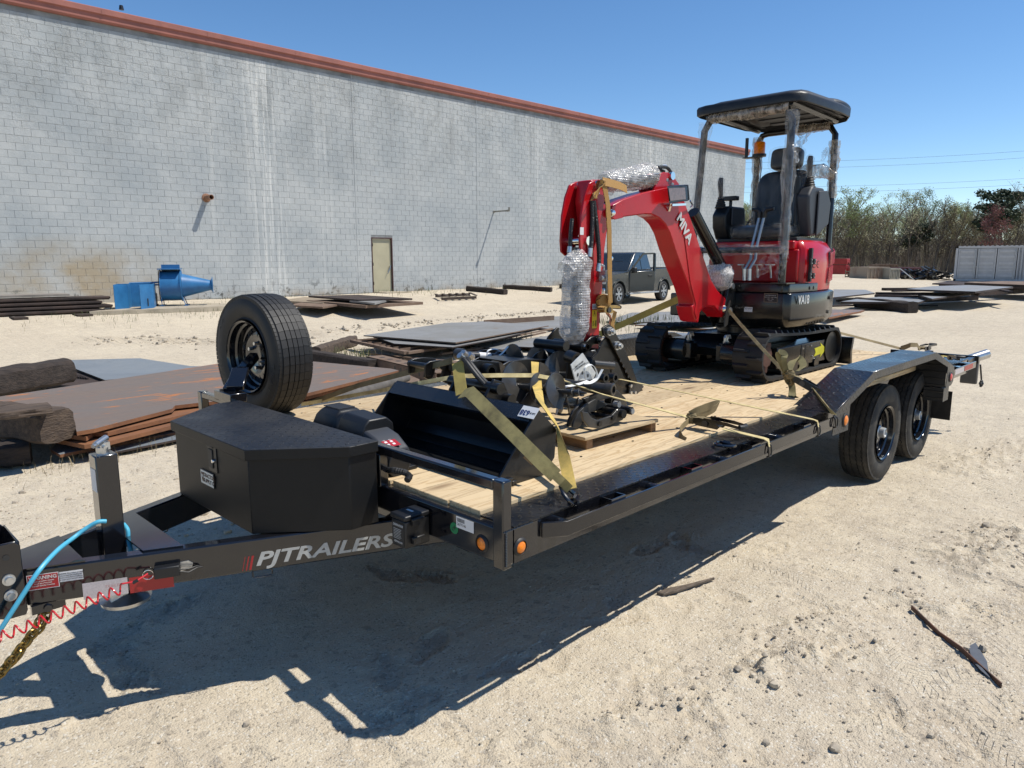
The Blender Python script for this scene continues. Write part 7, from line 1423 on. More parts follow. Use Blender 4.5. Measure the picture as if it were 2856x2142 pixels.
RUSTE = metal_mat('orange_rusty_steel', (.25, .11, .05), (.17, .08, .045), (.09, .05, .035), .8, 3); DARKS = metal_mat('dark_rusty_steel', (.06, .04, .033), (.035, .028, .026), (.10, .05, .03), .8, 2); RB = metal_mat('dusty_rust_steel', (.20, .14, .10), (.16, .105, .075), (.28, .2, .14), .85, 2.5)
def slab(name, lb, uv, z, t, m_, grp=None, bev=.0, edge=None, cat='steel plate', zl=None):
    P = [PZ(u, v, z if zl is None else zl[i]) for i, (u, v) in enumerate(uv)]; g = G(); g.prism(P, (0, 0, -t)); o = obj(name, g, m_ if edge is None else [m_, edge], bevel=bev, smooth=0)
    if edge is not None:
        for p in o.data.polygons:
            if abs(p.normal.z) < .6: p.material_index = 1
    return tag(o, lb, cat, grp)
# big rusty stack on the left, laid on timbers
def notch(a, b, q, n_=2): return a
S1P = [(-170, 1132), (183, 1194), (210, 1193), (214, 1204), (262, 1196), (480, 1140), (488, 1131), (548, 1124), (856, 1097), (1112, 1033), (1090, 1028), (862, 1007), (790, 1000), (610, 1013.7), (0, 1106)]
slab('steel_plate', 'largest brown steel plate with orange rust scars, top of the stack behind the spare wheel', S1P, .26, .034, RUSTP, edge=RUSTE)
slab('steel_plate', 'second rusty plate with cut notches just under the big brown one', [(-100, 1160), (180, 1213), (204, 1214), (240, 1219), (262, 1206), (300, 1206), (548, 1148), (620, 1130), (856, 1106), (1105, 1045), (1000, 1040), (600, 1040), (200, 1140)], .205, .034, RUSTE)
slab('steel_plate', 'third rusty plate, stepped out furthest towards the camera in the rust stack', [(-60, 1195), (178, 1229), (235, 1241), (300, 1232), (475, 1188), (560, 1165), (856, 1118), (1100, 1062), (1000, 1050), (600, 1060), (200, 1165)], .155, .034, RUSTE)
slab('steel_plate', 'lowest grey plate with an orange corner under the rust stack', [(142, 1254), (168, 1268), (186, 1264), (490, 1206), (640, 1180), (860, 1150), (860, 1100), (600, 1100), (200, 1190)], .07, .025, BLUP, edge=RUSTE)
slab('steel_plate', 'dark plate lying on the dirt beyond the jack post', [(235, 1256), (262, 1272), (490, 1226), (620, 1200), (620, 1150), (400, 1180)], .045, .018, BLUP, edge=DARKS)
g = G()
for (u, v) in ((300, 1235), (700, 1160), (1000, 1085)): P = PG(u, v-10, 0); g.box(P.x-.09, P.x+.09, P.y+.05, P.y+1.2, -.03, .118)
tag(obj('stack_bearers', g, mat('bearer_wood', (.09, .065, .05), .9, var=.5, vs=10)), 'dark timber bearers under the rust coloured plate stack', 'timber')
bpy.data.objects['stack_bearers'].name = 'timber_bearer'
slab('steel_plate', 'blue grey steel plate lying behind the rust stack at the left', [(168, 1012), (293, 1060), (420, 1048), (600, 1022), (532, 1021), (390, 999), (193, 1004)], .12, .02, BLUP, edge=DARKS)
slab('steel_plate', 'dark plate beneath the blue grey one at the left', [(60, 1075), (150, 1085), (293, 1064), (300, 1050), (180, 1030)], .08, .02, DARKS)
g = G()
for i in range(14): p = PZ(150+i*7, 1043+i*.8, .10); g.box(p.x-.012, p.x+.012, p.y-.05, p.y+.25, .07, .105)
t = obj('grating', g, DARKS); tag(t, 'dark slatted grating showing beside the blue grey plate', 'grating')
# centre group
slab('steel_plate', 'wide pale grey steel plate, top of the centre stack behind the augers', [(1014, 935), (1271, 955), (1530, 908), (1362, 897), (1250, 900)], .30, .02, GREYP, edge=RB)
slab('steel_plate', 'second grey plate stepped out under the wide pale one', [(1100, 958), (1262, 968), (1400, 942), (1500, 918), (1300, 905), (1040, 938)], .25, .02, GREYP, edge=DARKS)
slab('steel_plate', 'grey plate beyond the centre stack left of the digger arm', [(1330, 897), (1540, 918), (1660, 900), (1560, 882), (1450, 886)], .06, .02, GREYP, edge=DARKS)
slab('steel_plate', 'pale plate lying left of the bubble wrapped cylinder', [(1270, 958), (1420, 950), (1580, 930), (1600, 945), (1560, 972), (1440, 966), (1400, 975)], .10, .02, GREYP, edge=DARKS)
slab('steel_plate', 'grey plate seen between the arm and the boom, further one', [(1690, 896), (1760, 872), (1905, 868), (1925, 885), (1880, 893), (1760, 900)], .05, .02, GREYP, edge=DARKS)
slab('steel_plate', 'grey plate between the arm and the tracks with a rusty near edge', [(1770, 905), (1890, 912), (1990, 918), (1990, 885), (1930, 884)], .10, .03, GREYP, edge=RUSTE)
slab('steel_plate', 'blue grey plate directly behind the far fender', [(1690, 944), (1860, 925), (1930, 930), (1880, 960), (1700, 985)], .08, .02, BLUP, edge=DARKS)
slab('steel_plate', 'blue plate leaning edge on behind the link boss', [(1460, 1030), (1560, 975), (1600, 975), (1560, 1025)], .15, .02, BLUP)
def bars(lb, u0, v0, u1, v1, w_, h, z, m_, name='steel_bar', cat='steel bar', grp=None, z1=None):
    a, b = PZ(u0, v0, z), PZ(u1, v1, z if z1 is None else z1); g = G(); g.bar(a-V((0, 0, h/2)), b-V((0, 0, h/2)), w_, h); return tag(obj(name, g, m_), lb, cat, grp)
bars('rusty steel bar on edge beyond the centre plates', 1350, 893, 1545, 880, .03, .14, .18, RB)
for i, (a_, b_, c_, d_) in enumerate(((1275, 968, 1540, 915), (1290, 975, 1520, 925), (1320, 980, 1560, 935), (1230, 985, 1400, 960), (1370, 985, 1520, 950))): bars('thin rusty bars lying loose beside the centre plates', a_, b_, c_, d_, .05, .03, .08+.02*(i % 2), RB, grp='loose rusty bars')
bars('dark squared timber lying behind the load left of the arm', 1365, 990, 1560, 1005, .2, .2, .24, mat('old_timber', (.06, .042, .032), .9, var=.5, vs=14, stretch=(1, 5, 5), bump=.006, bs=30), 'timber', 'timber')
OT = bpy.data.materials['old_timber']
# perforated channel beam
bm = thing('channel_beam', PZ(1120, 1010, .1), 'brown steel channel beam with a row of round holes behind the load', 'steel beam'); g = G(); a, b = PZ(1022, 994, .20), PZ(1215, 1040, .20); d = (b-a).normalized(); n_ = V((-d.y, d.x, 0)); P = [a, b, b+n_*.28, a+n_*.28]; g.prism(P, (0, 0, -.012)); g.prism([a, b, b-V((0, 0, .14)), a-V((0, 0, .14))], n_*.012); g.prism([a+n_*.28, b+n_*.28, b+n_*.28-V((0, 0, .14)), a+n_*.28-V((0, 0, .14))], n_*-.012); obj('channel', g, RB, bm)
g = G()
for i in range(7):
    p = a.lerp(b, .12+i*.125)+n_*.14; g.lathe([(0, .0012), (.045, .0012)], p, (0, 0, 1), 16); p = a.lerp(b, .45+i*.085)-V((0, 0, .07)); g.lathe([(0, .0012), (.028, .0012)], p-n_*.0, -n_, 14)
obj('bolt_hole', g, LETB, bm, smooth=0); bpy.data.objects['bolt_hole']['kind'] = 'stuff'
# cleated frame ("ladder") and torn plates
lf = thing('cleated_frame', PZ(1100, 965, .1), 'rusty flat frame with upright cleats in front of the centre plates', 'steel frame'); a, b = PZ(983, 951, .16), PZ(1135, 984, .16); c2, d2 = PZ(1240, 970, .16), PZ(1060, 945, .16); g = G(); g.bar(a, b, .10, .05); g.bar(d2, c2, .10, .04); g.bar(b, c2, .08, .04); obj('rail', g, RB, lf)
for i in range(8): t_ = .08+i*.115; p, q = a.lerp(b, t_), d2.lerp(c2, t_); g = G(); g.bar(p, q, .014, .09); g.bar(p.lerp(q, .35), p.lerp(q, .65)+V((0, 0, .0)), .09, .02); obj('cleat', g, RB, lf)
slab('steel_plate', 'narrow rusty offcut beside the channel beam', [(1030, 985), (1090, 990), (1230, 1015), (1300, 1018), (1300, 1008), (1150, 996)], .06, .03, RB)
slab('steel_plate', 'small brown block plate under the loose bars by the bucket', [(1085, 1050), (1140, 1045), (1170, 1058), (1168, 1068), (1130, 1066)], .16, .06, RB)
pp_ = thing('grey_pole', PZ(900, 1110, .2), 'long grey pole and edging lying beside the trailer behind the spare wheel', 'pole'); g = G(); g.cyl(PZ(820, 1150, .22), PZ(1135, 1053, .22), .05, n=14); obj('pole', g, mat('weathered_pole', (.12, .11, .10), .8, var=.4, vs=8), pp_)
# timbers ------------------------------------------------------------
def wood_dark(name, c, c2): return mat(name, c, .9, col2=c2, vs=5, bump=.012, bs=16, stretch=(.5, 5, 5), det=9)
TD1 = wood_dark('black_tie_timber', (.05, .036, .028), (.018, .013, .011)); TD2 = wood_dark('brown_tie_timber', (.11, .078, .055), (.045, .032, .025))
def timber(lb, a, b, w_, h, m_, seed=0, top=None, grp=None, n=16):
    """squared, weathered log from end a to end b (centre of the base line)"""
    a, b = V(a), V(b); d = (b-a).normalized(); sd = d.cross(V((0, 0, 1))).normalized(); up = sd.cross(d); rings = []
    for i in range(n+1):
        c_ = a.lerp(b, i/n); r_ = []
        for k in range(20):
            t = 2*math.pi*k/20; x, z = math.cos(t), math.sin(t); m = max(abs(x), abs(z))**.8; q = V((x/m*w_/2, z/m*h/2, 0)); nn = 1+.16*mnoise.noise(V((seed+i*.45, x*1.3, z*1.3)))+.06*mnoise.noise(V((seed+i*1.9, x*4, z*4))); r_.append(c_+sd*q.x*nn+up*(q.y*nn+h/2))
        rings.append(r_)
    g = G(); g.loft(rings); return tag(obj('timber', g, m_, smooth=30), lb, 'timber', grp)
e0 = PG(200, 1045, .0); timber('thick black timber, upper left, reaching furthest back beside the blue grey plate', PZ(185, 1066, .12), PZ(-160, 1130, .12), .34, .30, TD1, 1)
timber('heavy squared timber with a split end grain in the middle of the left pile', PZ(166, 1235, .17), PZ(-140, 1190, .17), .30, .27, TD2, 3)
timber('flat weathered board on top of the left timber pile', PZ(140, 1150, .45), PZ(-120, 1180, .45), .28, .07, TD2, 5)
timber('lowest timber of the left pile lying on the dirt', PG(100, 1296, .0)+V((0, .12, 0)), PG(-180, 1330, .0)+V((0, .12, 0)), .28, .19, TD1, 7)
timber('old timber lying behind the rust stack right of the spare wheel', PG(1045, 1040), PG(850, 1008), .22, .2, TD1, 9); timber('rounded weathered log crossing the old timber right of the spare wheel', PG(880, 1000), PG(985, 965), .2, .2, TD2, 11)
timber('broken pale timber under the blue grey plate at the far left', PZ(130, 1090, .03), PZ(-40, 1105, .03), .25, .06, mat('pale_broken_wood', (.32, .26, .19), .9, var=.5, vs=12, stretch=(1, 6, 6), bump=.006, bs=30), 13)
timber('long beam lying flat in front of the right hand steel', PG(2392, 857), PG(2545, 874), .35, .35, TD1, 15); timber('short broken beam end beside the long beam on the right', PG(2470, 862), PG(2550, 866), .3, .22, TD1, 17)
timber('dark timber lying at the wall foot right of the door', PG(1305, 812), PG(1410, 822), .3, .22, TD1, 19); timber('long dark timber at the wall foot furthest right', PG(1405, 806), PG(1538, 814), .3, .2, TD1, 21); timber('short dark timber end at the wall foot behind the digger arm', PG(1560, 804), PG(1640, 808), .3, .2, TD1, 23)
# boards at the wall foot
for i, (lb, uv, z, m_) in enumerate((('low rusty sheets left of the door, nearest ones', [(855, 838), (1020, 852), (1180, 842), (1040, 832)], .40, RB), ('grey sheet in the pile left of the door', [(975, 838), (1045, 845), (1085, 836), (1010, 832)], .48, GREYP), ('dark upper sheets of the pile by the door', [(860, 825), (1000, 836), (1150, 832), (1000, 822)], .52, DARKS), ('pale boards between the blue fan and the pile by the door', [(780, 838), (900, 845), (950, 836), (850, 828)], .38, mat('pale_board', (.30, .24, .17), .85, var=.3, vs=4)), ('flat grey sheet behind the spare wheel at the wall', [(800, 850), (900, 856), (960, 846), (850, 842)], .36, RB))):
    slab('sheet_pile', lb, uv, z, .05 if i else .08, m_, cat='sheet pile')
WP_ = thing('wooden_pallet', PG(1270, 826), 'dark wooden pallet lying at the wall right of the door', 'pallet'); g = G(); a, b, c2, d2 = PG(1215, 820, .14), PG(1232, 828, .14), PG(1328, 824, .14), PG(1310, 816, .14)
for i in range(6): t_ = i/5; p, q = a.lerp(d2, t_), b.lerp(c2, t_); g = G(); g.bar(p, q, .1, .02); obj('board', g, OT, WP_)
for p, q in ((a, d2), (b, c2)): g = G(); g.bar(p-V((0, 0, .07)), q-V((0, 0, .07)), .05, .1); obj('runner', g, OT, WP_)
# long dark beams stack on the left at the wall
bs = thing('beam_stack', PG(20, 885), 'long stack of dark steel channels at the foot of the wall, far left', 'beam stack')
a0_, b0_ = PG(-180, 893), PG(304, 872)
for i in range(4):
    g = G(); dz_ = .30+i*.105+.05; o_ = V((0, .07*i, 0)); a = V((a0_.x, a0_.y, dz_))+o_; b = V((b0_.x+(.12 if i % 2 else -.1), b0_.y, dz_))+o_; g.bar(a+V((0, .35, 0)), b+V((0, .35, 0)), .7, .085); g.bar(a+V((0, -.02, .01)), b+V((0, -.02, .01)), .05, .06); obj('channel', g, DARKS, bs, bevel=.01)
g = G(); a, b = V((a0_.x, a0_.y+.75, .77)), V((PG(185, 866).x, b0_.y+.75, .77)); g.bar(a, b, .8, .05); obj('top_board', g, mat('grey_board', (.26, .23, .20), .85, var=.35, vs=3), bs)
g = G(); a = PG(236, 884); g.box(a.x-.15, a.x+.2, a.y, a.y+.5, .1, .305); a = PG(60, 893); g.box(a.x-.15, a.x+.15, a.y, a.y+.5, .1, .305); obj('bearer', g, OT, bs)
# concrete pad under the fan
g = G(); q = [PG(560, 870), PG(690, 862), PG(600, 846), PG(470, 846), PG(330, 862), PG(250, 880)]; zz = max(p.z for p in q); g.prism([V((p.x, p.y, .36)) for p in q], (0, 0, -.2)); tag(obj('concrete_pad', g, bpy.data.materials['concrete_pad'], smooth=0), 'flat pale concrete pad under the blue fan', 'slab')
# blue fan
BLU = mat('blue_paint', (.03, .17, .38), .42, var=.3, vs=3, bump=.001, bs=12, col2=(.02, .12, .28))
base = PG(488, 856); base.z = .36; FN = thing('blue_fan', base, 'blue centrifugal fan with a long tapered inlet cone by the wall', 'industrial fan')
k = 20.9/2017.4; cz = base.z+ (856-801)*k; X0 = base.x; ax = V((.90, -.42, 0)).normalized(); ctr = V((X0, base.y+.1, cz)); 
g = G(); g.lathe([(0, -.28), (.40, -.28), (.415, -.27), (.415, .25), (.40, .27), (.2, .27)], ctr, ax, 40); obj('scroll_housing', g, BLU, FN)
g = G(); g.lathe([(.42, -.285), (.44, -.285), (.44, -.262), (.415, -.262)], ctr, ax, 40); g.lathe([(.415, .24), (.445, .24), (.445, .275), (.30, .275)], ctr, ax, 40); obj('housing_rim', g, BLU, FN)
g = G(); g.lathe([(.34, .28), (.155, 1.0), (.15, 1.05)], ctr, ax, 36); obj('inlet_cone', g, BLU, FN); g = G(); g.lathe([(.15, 1.04), (.19, 1.07), (.235, 1.08), (.235, 1.095), (.14, 1.095)], ctr, ax, 36); obj('cone_flange', g, BLU, FN)
sdv = V((ax.y*-1, ax.x, 0)); g = G(); g.obox(ctr-ax*.02+V((0, 0, .30))+sdv*.28, ax*.24, sdv*.10, V((0, 0, .30))); g.obox(ctr-ax*.02+V((0, 0, .475)), ax*.30, sdv*.42, V((0, 0, .012))); obj('outlet_duct', g, BLU, FN)
g = G(); g.obox(ctr-ax*.02+V((0, 0, .46)), ax*.22, sdv*.25, V((0, 0, .014))); obj('outlet_plate', g, IRON, FN)
for s in (-1, 1):
    for t_ in (-.27, .26): g = G(); p0 = ctr+ax*t_+sdv*s*.28+V((0, 0, -.28)); p1 = V((ctr.x, ctr.y, base.z))+ax*(t_+(.10 if t_ > 0 else -.0))*1.0+sdv*s*.30; g.bar(p1, p0, .06, .02, up=ax); g.obox(p1+V((0, 0, .01)), ax*.06, sdv*.05, V((0, 0, .01))); obj('leg', g, BLU, FN)
g = G(); g.tube([ctr-ax*.30+V((0, 0, .1)), ctr-ax*1.1+V((0, 0, .08))], .022, 10); g.bar(ctr-ax*.3+V((0, 0, .03)), ctr-ax*1.0+V((0, 0, .03)), .12, .04); obj('shaft', g, BLU, FN)
g = G(); mc = V((ctr.x, ctr.y, base.z+.2))-ax*.62; g.cyl(mc-ax*.2, mc+ax*.2, .17, n=24); g.obox(mc-V((0, 0, .17)), ax*.22, sdv*.17, V((0, 0, .02))); obj('motor', g, PLASTG, FN)
g = G(); g.tube([ctr-ax*.3+V((math.cos(t)*0, 0, 0))+sdv*math.cos(t)*.45+V((0, 0, math.sin(t)*.45)) for t in np.linspace(0, 6.28, 30, endpoint=False)], .012, 6, closed=True); obj('belt_guard', g, IRON, FN)
# blue open box
hb = PG(394, 872); HB = thing('blue_hopper', hb, 'open fronted blue steel box standing left of the fan', 'steel box'); zb = hb.z+.03; s_ = 19.6/2017.4; H_ = (873-799)*s_
A, B, C2 = PG(322, 870), PG(394, 873), PG(430, 866); A.z = B.z = C2.z = zb; back = V((.35, .8, 0)); g = G(); up = V((0, 0, H_))
def pan(p, q, h0=0., h1=H_, off=V((0, 0, 0)), t=.012): n_ = (q-p).cross(V((0, 0, 1))).normalized()*t; g = G(); g.prism([p+off+V((0, 0, h0)), q+off+V((0, 0, h0)), q+off+V((0, 0, h1)), p+off+V((0, 0, h1))], n_); obj('side_panel', g, BLU, HB)
Lp = PG(360, 866); Lp.z = zb; pan(A, Lp); pan(B, C2); bk0 = A+back; bk1 = C2+back; pan(A, bk0); pan(C2, bk1); pan(bk0, bk1); g = G(); g.prism([A, B, C2, bk1, bk0], (0, 0, .012)); obj('floor_panel', g, BLU, HB)
pan(Lp, Lp+back*.8); g = G(); m_ = B.lerp(C2, .55)+V((0, -.015, H_*.33)); g.box(m_.x-.01, m_.x+.015, m_.y-.02, m_.y+.0, m_.z-.1, m_.z+.1); obj('slot', g, LETB, HB)
# ------------------------------------------------------------------ pickup
def truck():
    Pf = PG(1729, 851); Pr = PG(1892, 834.5); d = (Pr-Pf); d.z = 0; ux = d.normalized(); wb = 3.68; uy = V((-ux.y, ux.x, 0)); o_ = Pf; yaw = math.atan2(ux.y, ux.x)
    t = thing('pickup_truck', V((o_.x, o_.y, 0)), 'dark grey pickup truck parked by the wall with its driver door open', 'truck')
    TP = mat('grey_truck_paint', (.022, .028, .031), .25, coat=.6, var=.1); M_ = Matrix.Translation((Pf.x, Pf.y, float(gh0(Pf.x, Pf.y)))) @ Matrix.Rotation(yaw, 4, 'Z')
    # local x rearwards along the truck from the front axle, y=0 at the near (driver) side, going away from us to 2.0
    def fin(name, g, m_, bevel=0., par=t): g.v = [tuple(M_ @ V(v)) for v in g.v]; return obj(name, g, m_, par, bevel=bevel)
    def arch(cx, r, z0=.42, n=12): return [(cx+r*math.cos(a), z0+.0+r*math.sin(a)) for a in np.linspace(math.pi, 0, n)]
    low = [(-.92, .45), (-.95, .75), (-.90, 1.02), (-.80, 1.10), (.62, 1.22), (.75, 1.25), (2.55, 1.25), (2.60, 1.30), (4.72, 1.32), (4.78, 1.22), (4.80, .62), (4.20, .55)]+[(3.68+.49*math.cos(a), .42+.47*math.sin(a)) for a in np.linspace(0, math.pi, 12)]+[(3.1, .45), (.55, .42)]+[(.49*math.cos(a), .42+.47*math.sin(a)) for a in np.linspace(0, math.pi, 12)]
    g = G(); g.prism([(x, .04, z) for x, z in low], (0, 1.92, 0)); body = fin('body', g, TP, .04)
    cabb = [(.95, .10, 1.24), (1.55, .28, 1.86), (1.75, .30, 1.92), (2.35, .30, 1.93), (2.50, .12, 1.25)]
    g = G(); L = [[V((.72, y0, 1.24)), V((2.62, y0, 1.26)), V((2.50, y1, 1.86)), V((2.30, y1, 1.93)), V((1.60, y1, 1.93)), V((1.45, y1, 1.86))] for y0, y1 in ((.10, .24), (1.90, 1.76))]
    g.loft(L); fin('cab', g, TP, .03)
    g = G(); g.prism([(.80, .20, 1.27), (.80, 1.80, 1.27), (1.43, 1.68, 1.84), (1.43, .32, 1.84)], (-.012, 0, .012)); fin('windscreen', g, GLASS)
    g = G(); g.prism([(1.02, .108, 1.29), (1.72, .108, 1.29), (1.72, .228, 1.82), (1.50, .228, 1.82)], (0, -.012, -.002)); fin('front_side_window', g, GLASS)
    g = G(); g.prism([(1.82, .108, 1.29), (2.44, .108, 1.29), (2.38, .228, 1.80), (1.82, .228, 1.82)], (0, -.012, -.002)); fin('rear_side_window', g, GLASS)
    g = G(); g.box(.05, .12, .3, 1.7, 0, 0) if 0 else None
    g = G(); g.box(-.97, -.90, .35, 1.65, .68, 1.02); fin('grille', g, PLAST, .02); g = G(); g.box(-.99, -.90, .08, 1.92, .45, .65); fin('front_bumper', g, CHROME, .03)
    for y in (.06, 1.62): g = G(); g.box(-.96, -.70, y, y+.30, .78, 1.02); fin('headlight', g, mat('headlight', (.4, .42, .44), .15, coat=.7), .03)
    for cx in (0, 3.68):
        for y in (.03, 1.70):
            w_ = G(); w_.lathe([(.26, -.13), (.36, -.13), (.40, -.10), (.405, .10), (.36, .13), (.26, .13)], (cx, y+.14, .405), (0, 1, 0), 36); wo = fin('wheel', w_, RUB)
            g = G(); g.lathe([(.265, -.12), (.25, -.09), (.22, .0), (0, .0)], (cx, y+.14, .405), (0, 1, 0), 30); fin('rim', g, LETB, par=wo)
            g = G()
            for k in range(6):
                a = k*math.pi/3; 
                for s in (-.12, .12): g.bar((cx, y+.035, .405), (cx+.245*math.cos(a+s), y+.025, .405+.245*math.sin(a+s)), .035, .02, up=(0, 1, 0))
            g.lathe([(.235, -.105), (.265, -.115), (.27, -.10), (.24, -.095)], (cx, y+.14, .405), (0, 1, 0), 30); g.cyl((cx, y+.02, .405), (cx, y+.05, .405), .06, n=14); fin('spokes', g, GALV, par=wo)
            g = G(); 
            for a0, a1 in zip(np.linspace(0, math.pi, 13)[:-1], np.linspace(0, math.pi, 13)[1:]): g.prism([(cx+r*math.cos(a), (y-.02 if y < 1 else y+.22), .42+r*math.sin(a)) for r, a in ((.46, a0), (.53, a0), (.53, a1), (.46, a1))], (0, .09, 0))
            fin('wheel_arch', g, TP)
    g = G(); g.box(.65, 3.05, -.06, .10, .36, .42); fin('running_board', g, GALV, .01); g = G(); g.box(2.66, 4.72, .12, 1.88, 1.325, 1.345); fin('bed_cover', g, PLAST)
    # open driver door, hinged at the front pillar and swung out towards us
    ang = R(-58); Dm = Matrix.Translation((.72, .02, 0)) @ Matrix.Rotation(-R(28), 4, 'Z')
    def fd(name, g, m_, bevel=0., par=None): g.v = [tuple(M_ @ Dm @ V(v)) for v in g.v]; return obj(name, g, m_, par, bevel=bevel)
    g = G(); g.prism([(.0, 0, .47), (1.12, 0, .47), (1.16, 0, .9), (1.14, 0, 1.24), (.0, 0, 1.20)], (0, .09, 0)); door = fd('open_door', g, TP, .02, t)
    g = G(); g.bar((.02, .04, 1.2), (.62, .07, 1.85), .05, .06); g.bar((.60, .07, 1.86), (1.14, .07, 1.88), .05, .06); g.bar((1.13, .04, 1.22), (1.14, .07, 1.88), .11, .06, up=(1, 0, 0)); fd('window_frame', g, TP, 0, door)
    g = G(); g.box(.82, 1.02, -.02, 0, 1.02, 1.08); fd('door_handle', g, PLAST, .01, door); g = G(); g.box(.05, .2, -.22, -.03, 1.16, 1.36); fd('mirror', g, PLAST, .03, door)
    g = G(); g.box(1.1, 1.5, .5, .95, .95, 1.6); fin('seat', g, PLAST, .05)
    text('fender_badge', 'F-150', M_ @ frame((.52, .035, 1.12), (1, 0, 0), (0, 0, 1)), .085, GALV, t)
truck()
# ------------------------------------------------------------------ right hand steel piles
pile = [('long pale grey plate right of the digger, first of the right hand piles', [(2325, 829), (2440, 817), (2414, 808), (2325, 807)], .35, .05, GREYP, DARKS),
 ('pale plate with a dark front edge in front of the right hand piles', [(2345, 841), (2560, 843), (2606, 831), (2450, 828), (2400, 832)], .30, .06, GREYP, DARKS),
 ('grey plate reaching back from the front plate of the right hand pile', [(2600, 833), (2716, 818), (2655, 815), (2560, 822)], .42, .05, GREYP, DARKS),
 ('wide pale plate, middle of the right hand piles', [(2528, 806), (2720, 813), (2826, 800), (2700, 795), (2600, 798)], .62, .06, GREYP, DARKS),
 ('long rusty brown plate in front of the white container', [(2690, 788), (2870, 795), (2960, 798), (2960, 786), (2790, 784)], .62, .10, RB, DARKS),
 ('brown rusty plate beside the digger counterweight', [(2310, 862), (2411, 864), (2400, 868), (2312, 885), (2290, 880)], .18, .05, RUSTP, RUSTE),
 ('dark sheets stacked left of the rusty brown plate', [(2600, 790), (2690, 795), (2760, 788), (2650, 784)], .5, .06, DARKS, DARKS)]
for lb, uv, z, t_, m_, e_ in pile: slab('steel_plate', lb, uv, z, t_, m_, edge=e_)
for i, (u0, v0, u1, v1, z, h) in enumerate(((2465, 803, 2592, 802, .62, .22), (2445, 815, 2660, 816, .52, .20), (2490, 810, 2700, 806, .7, .1), (2440, 822, 2640, 826, .42, .16), (2560, 832, 2720, 826, .25, .3), (2720, 812, 2850, 806, .5, .35), (2620, 793, 2800, 796, .35, .3), (2335, 836, 2480, 830, .15, .15), (2320, 852, 2500, 846, .12, .1), (2720, 796, 2820, 812, .72, .1), (2530, 850, 2615, 851, .06, .08), (2700, 800, 2960, 800, .42, .3))):
    bars(('dark rusty bars and channels heaped among the right hand plates'), u0, v0, u1, v1, .28 if h > .15 else .12, h*.5, z*.8, DARKS, grp='dark bars among the right hand plates')
# ------------------------------------------------------------------ containers and scrap far off
CW = mat('container_grey_white', (.42, .43, .44), .5, var=.15, vs=2); CWD = mat('container_frame_white', (.48, .49, .50), .5, var=.12); CR_ = mat('maroon_container', (.09, .02, .025), .6, var=.3, vs=1); CB = mat('rusty_cream', (.30, .24, .18), .7, var=.3, vs=1.2, col2=(.22, .13, .09), tlo=.5, thi=.72)
wc = thing('white_container', (63, 8, 0), 'pale grey side opening shipping container at the right edge of the picture', 'container')
cA = PG(2658, 783); cx = cA.x; cz0 = 0.; Hc = (783-689)/2017.4*(cA-CP).dot(_f)
y1c = cA.y; y0c = y1c-12.2
g = G(); g.box(cx+.12, cx+2.4, y0c+.1, y1c-.1, .12, Hc-.08); obj('shell', g, CW, wc)
g = G(); g.box(cx, cx+2.44, y0c, y1c, Hc-.14, Hc); g.box(cx, cx+2.44, y0c, y1c, 0, .16); g.box(cx, cx+.16, y1c-.16, y1c, 0, Hc); g.box(cx, cx+.16, y0c, y0c+.16, 0, Hc); obj('frame', g, CWD, wc)
g = G()
for i in range(40): y = y0c+i*.305; g.box(cx-.01, cx+.08, y, y+.14, Hc, Hc+.035)
obj('roof_corrugation', g, CWD, wc)
yy = y1c-.2; i = 0
while yy > y0c+1.4:
    y_a, y_b = yy, yy-1.22; g = G(); g.box(cx+.04, cx+.10, y_b, y_a, .20, Hc-.18); dr_ = obj('side_door', g, CW, wc); g = G()
    for z in (.35, .78, 1.02, 1.26, 1.75, 2.15): g.box(cx+.015, cx+.045, y_b+.14, y_a-.14, z, z+.16 if z not in (.78, 1.02) else z+.08)
    g.box(cx+.02, cx+.05, y_b, y_b+.07, .2, Hc-.18); g.box(cx+.02, cx+.05, y_a-.07, y_a, .2, Hc-.18); obj('door_rib', g, CWD, dr_)
    g = G(); yl_ = y_b+.1 if i % 2 == 0 else y_a-.1
    g.cyl((cx-.02, yl_, .22), (cx-.02, yl_, Hc-.2), .022, n=8); g.box(cx-.04, cx-.01, yl_-.12, yl_+.12, 1.05, 1.1); obj('lock_rod', g, GALV, dr_)
    g = G(); g.box(cx+.02, cx+.05, y_b-.05, y_b-.01, .2, Hc-.18); obj('door_seal', g, LETB, dr_)
    yy = y_b-.06; i += 1
    if i % 2 == 1 and i > 0 and i % 4 == 3:
        g = G()
        for k in range(4): g.box(cx+.02, cx+.09, yy-.1-k*.22, yy-k*.22, .16, Hc-.14)
        obj('corrugated_panel', g, CW, wc); yy -= .9
def skip(name, lb, uL, uR, vb, vt, m_, dep, cat, rim=.1):
    A, B = PG(uL, vb), PG(uR, vb); h = (vb-vt)/2017.4*(A-CP).dot(_f); d = (B-A).normalized(); n_ = V((-d.y, d.x, 0)); n_ = n_ if n_.dot(_f) > 0 else -n_; t = thing(name, A, lb, cat); A.z = B.z = 0
    g = G(); g.prism([A, B, B+n_*dep, A+n_*dep], (0, 0, h)); obj('body', g, m_, t); g = G(); L = (B-A).length
    for k in range(7): p = A.lerp(B, k/6); g.bar(p-n_*.03+V((0, 0, .05)), p-n_*.03+V((0, 0, h-.05)), .09, .07, up=n_)
    g.bar(A-n_*.04+V((0, 0, h-.06)), B-n_*.04+V((0, 0, h-.06)), .1, .12); g.bar(A-n_*.04+V((0, 0, .06)), B-n_*.04+V((0, 0, .06)), .1, .12); obj('side_rib', g, m_, t); return A, B, n_, h, t
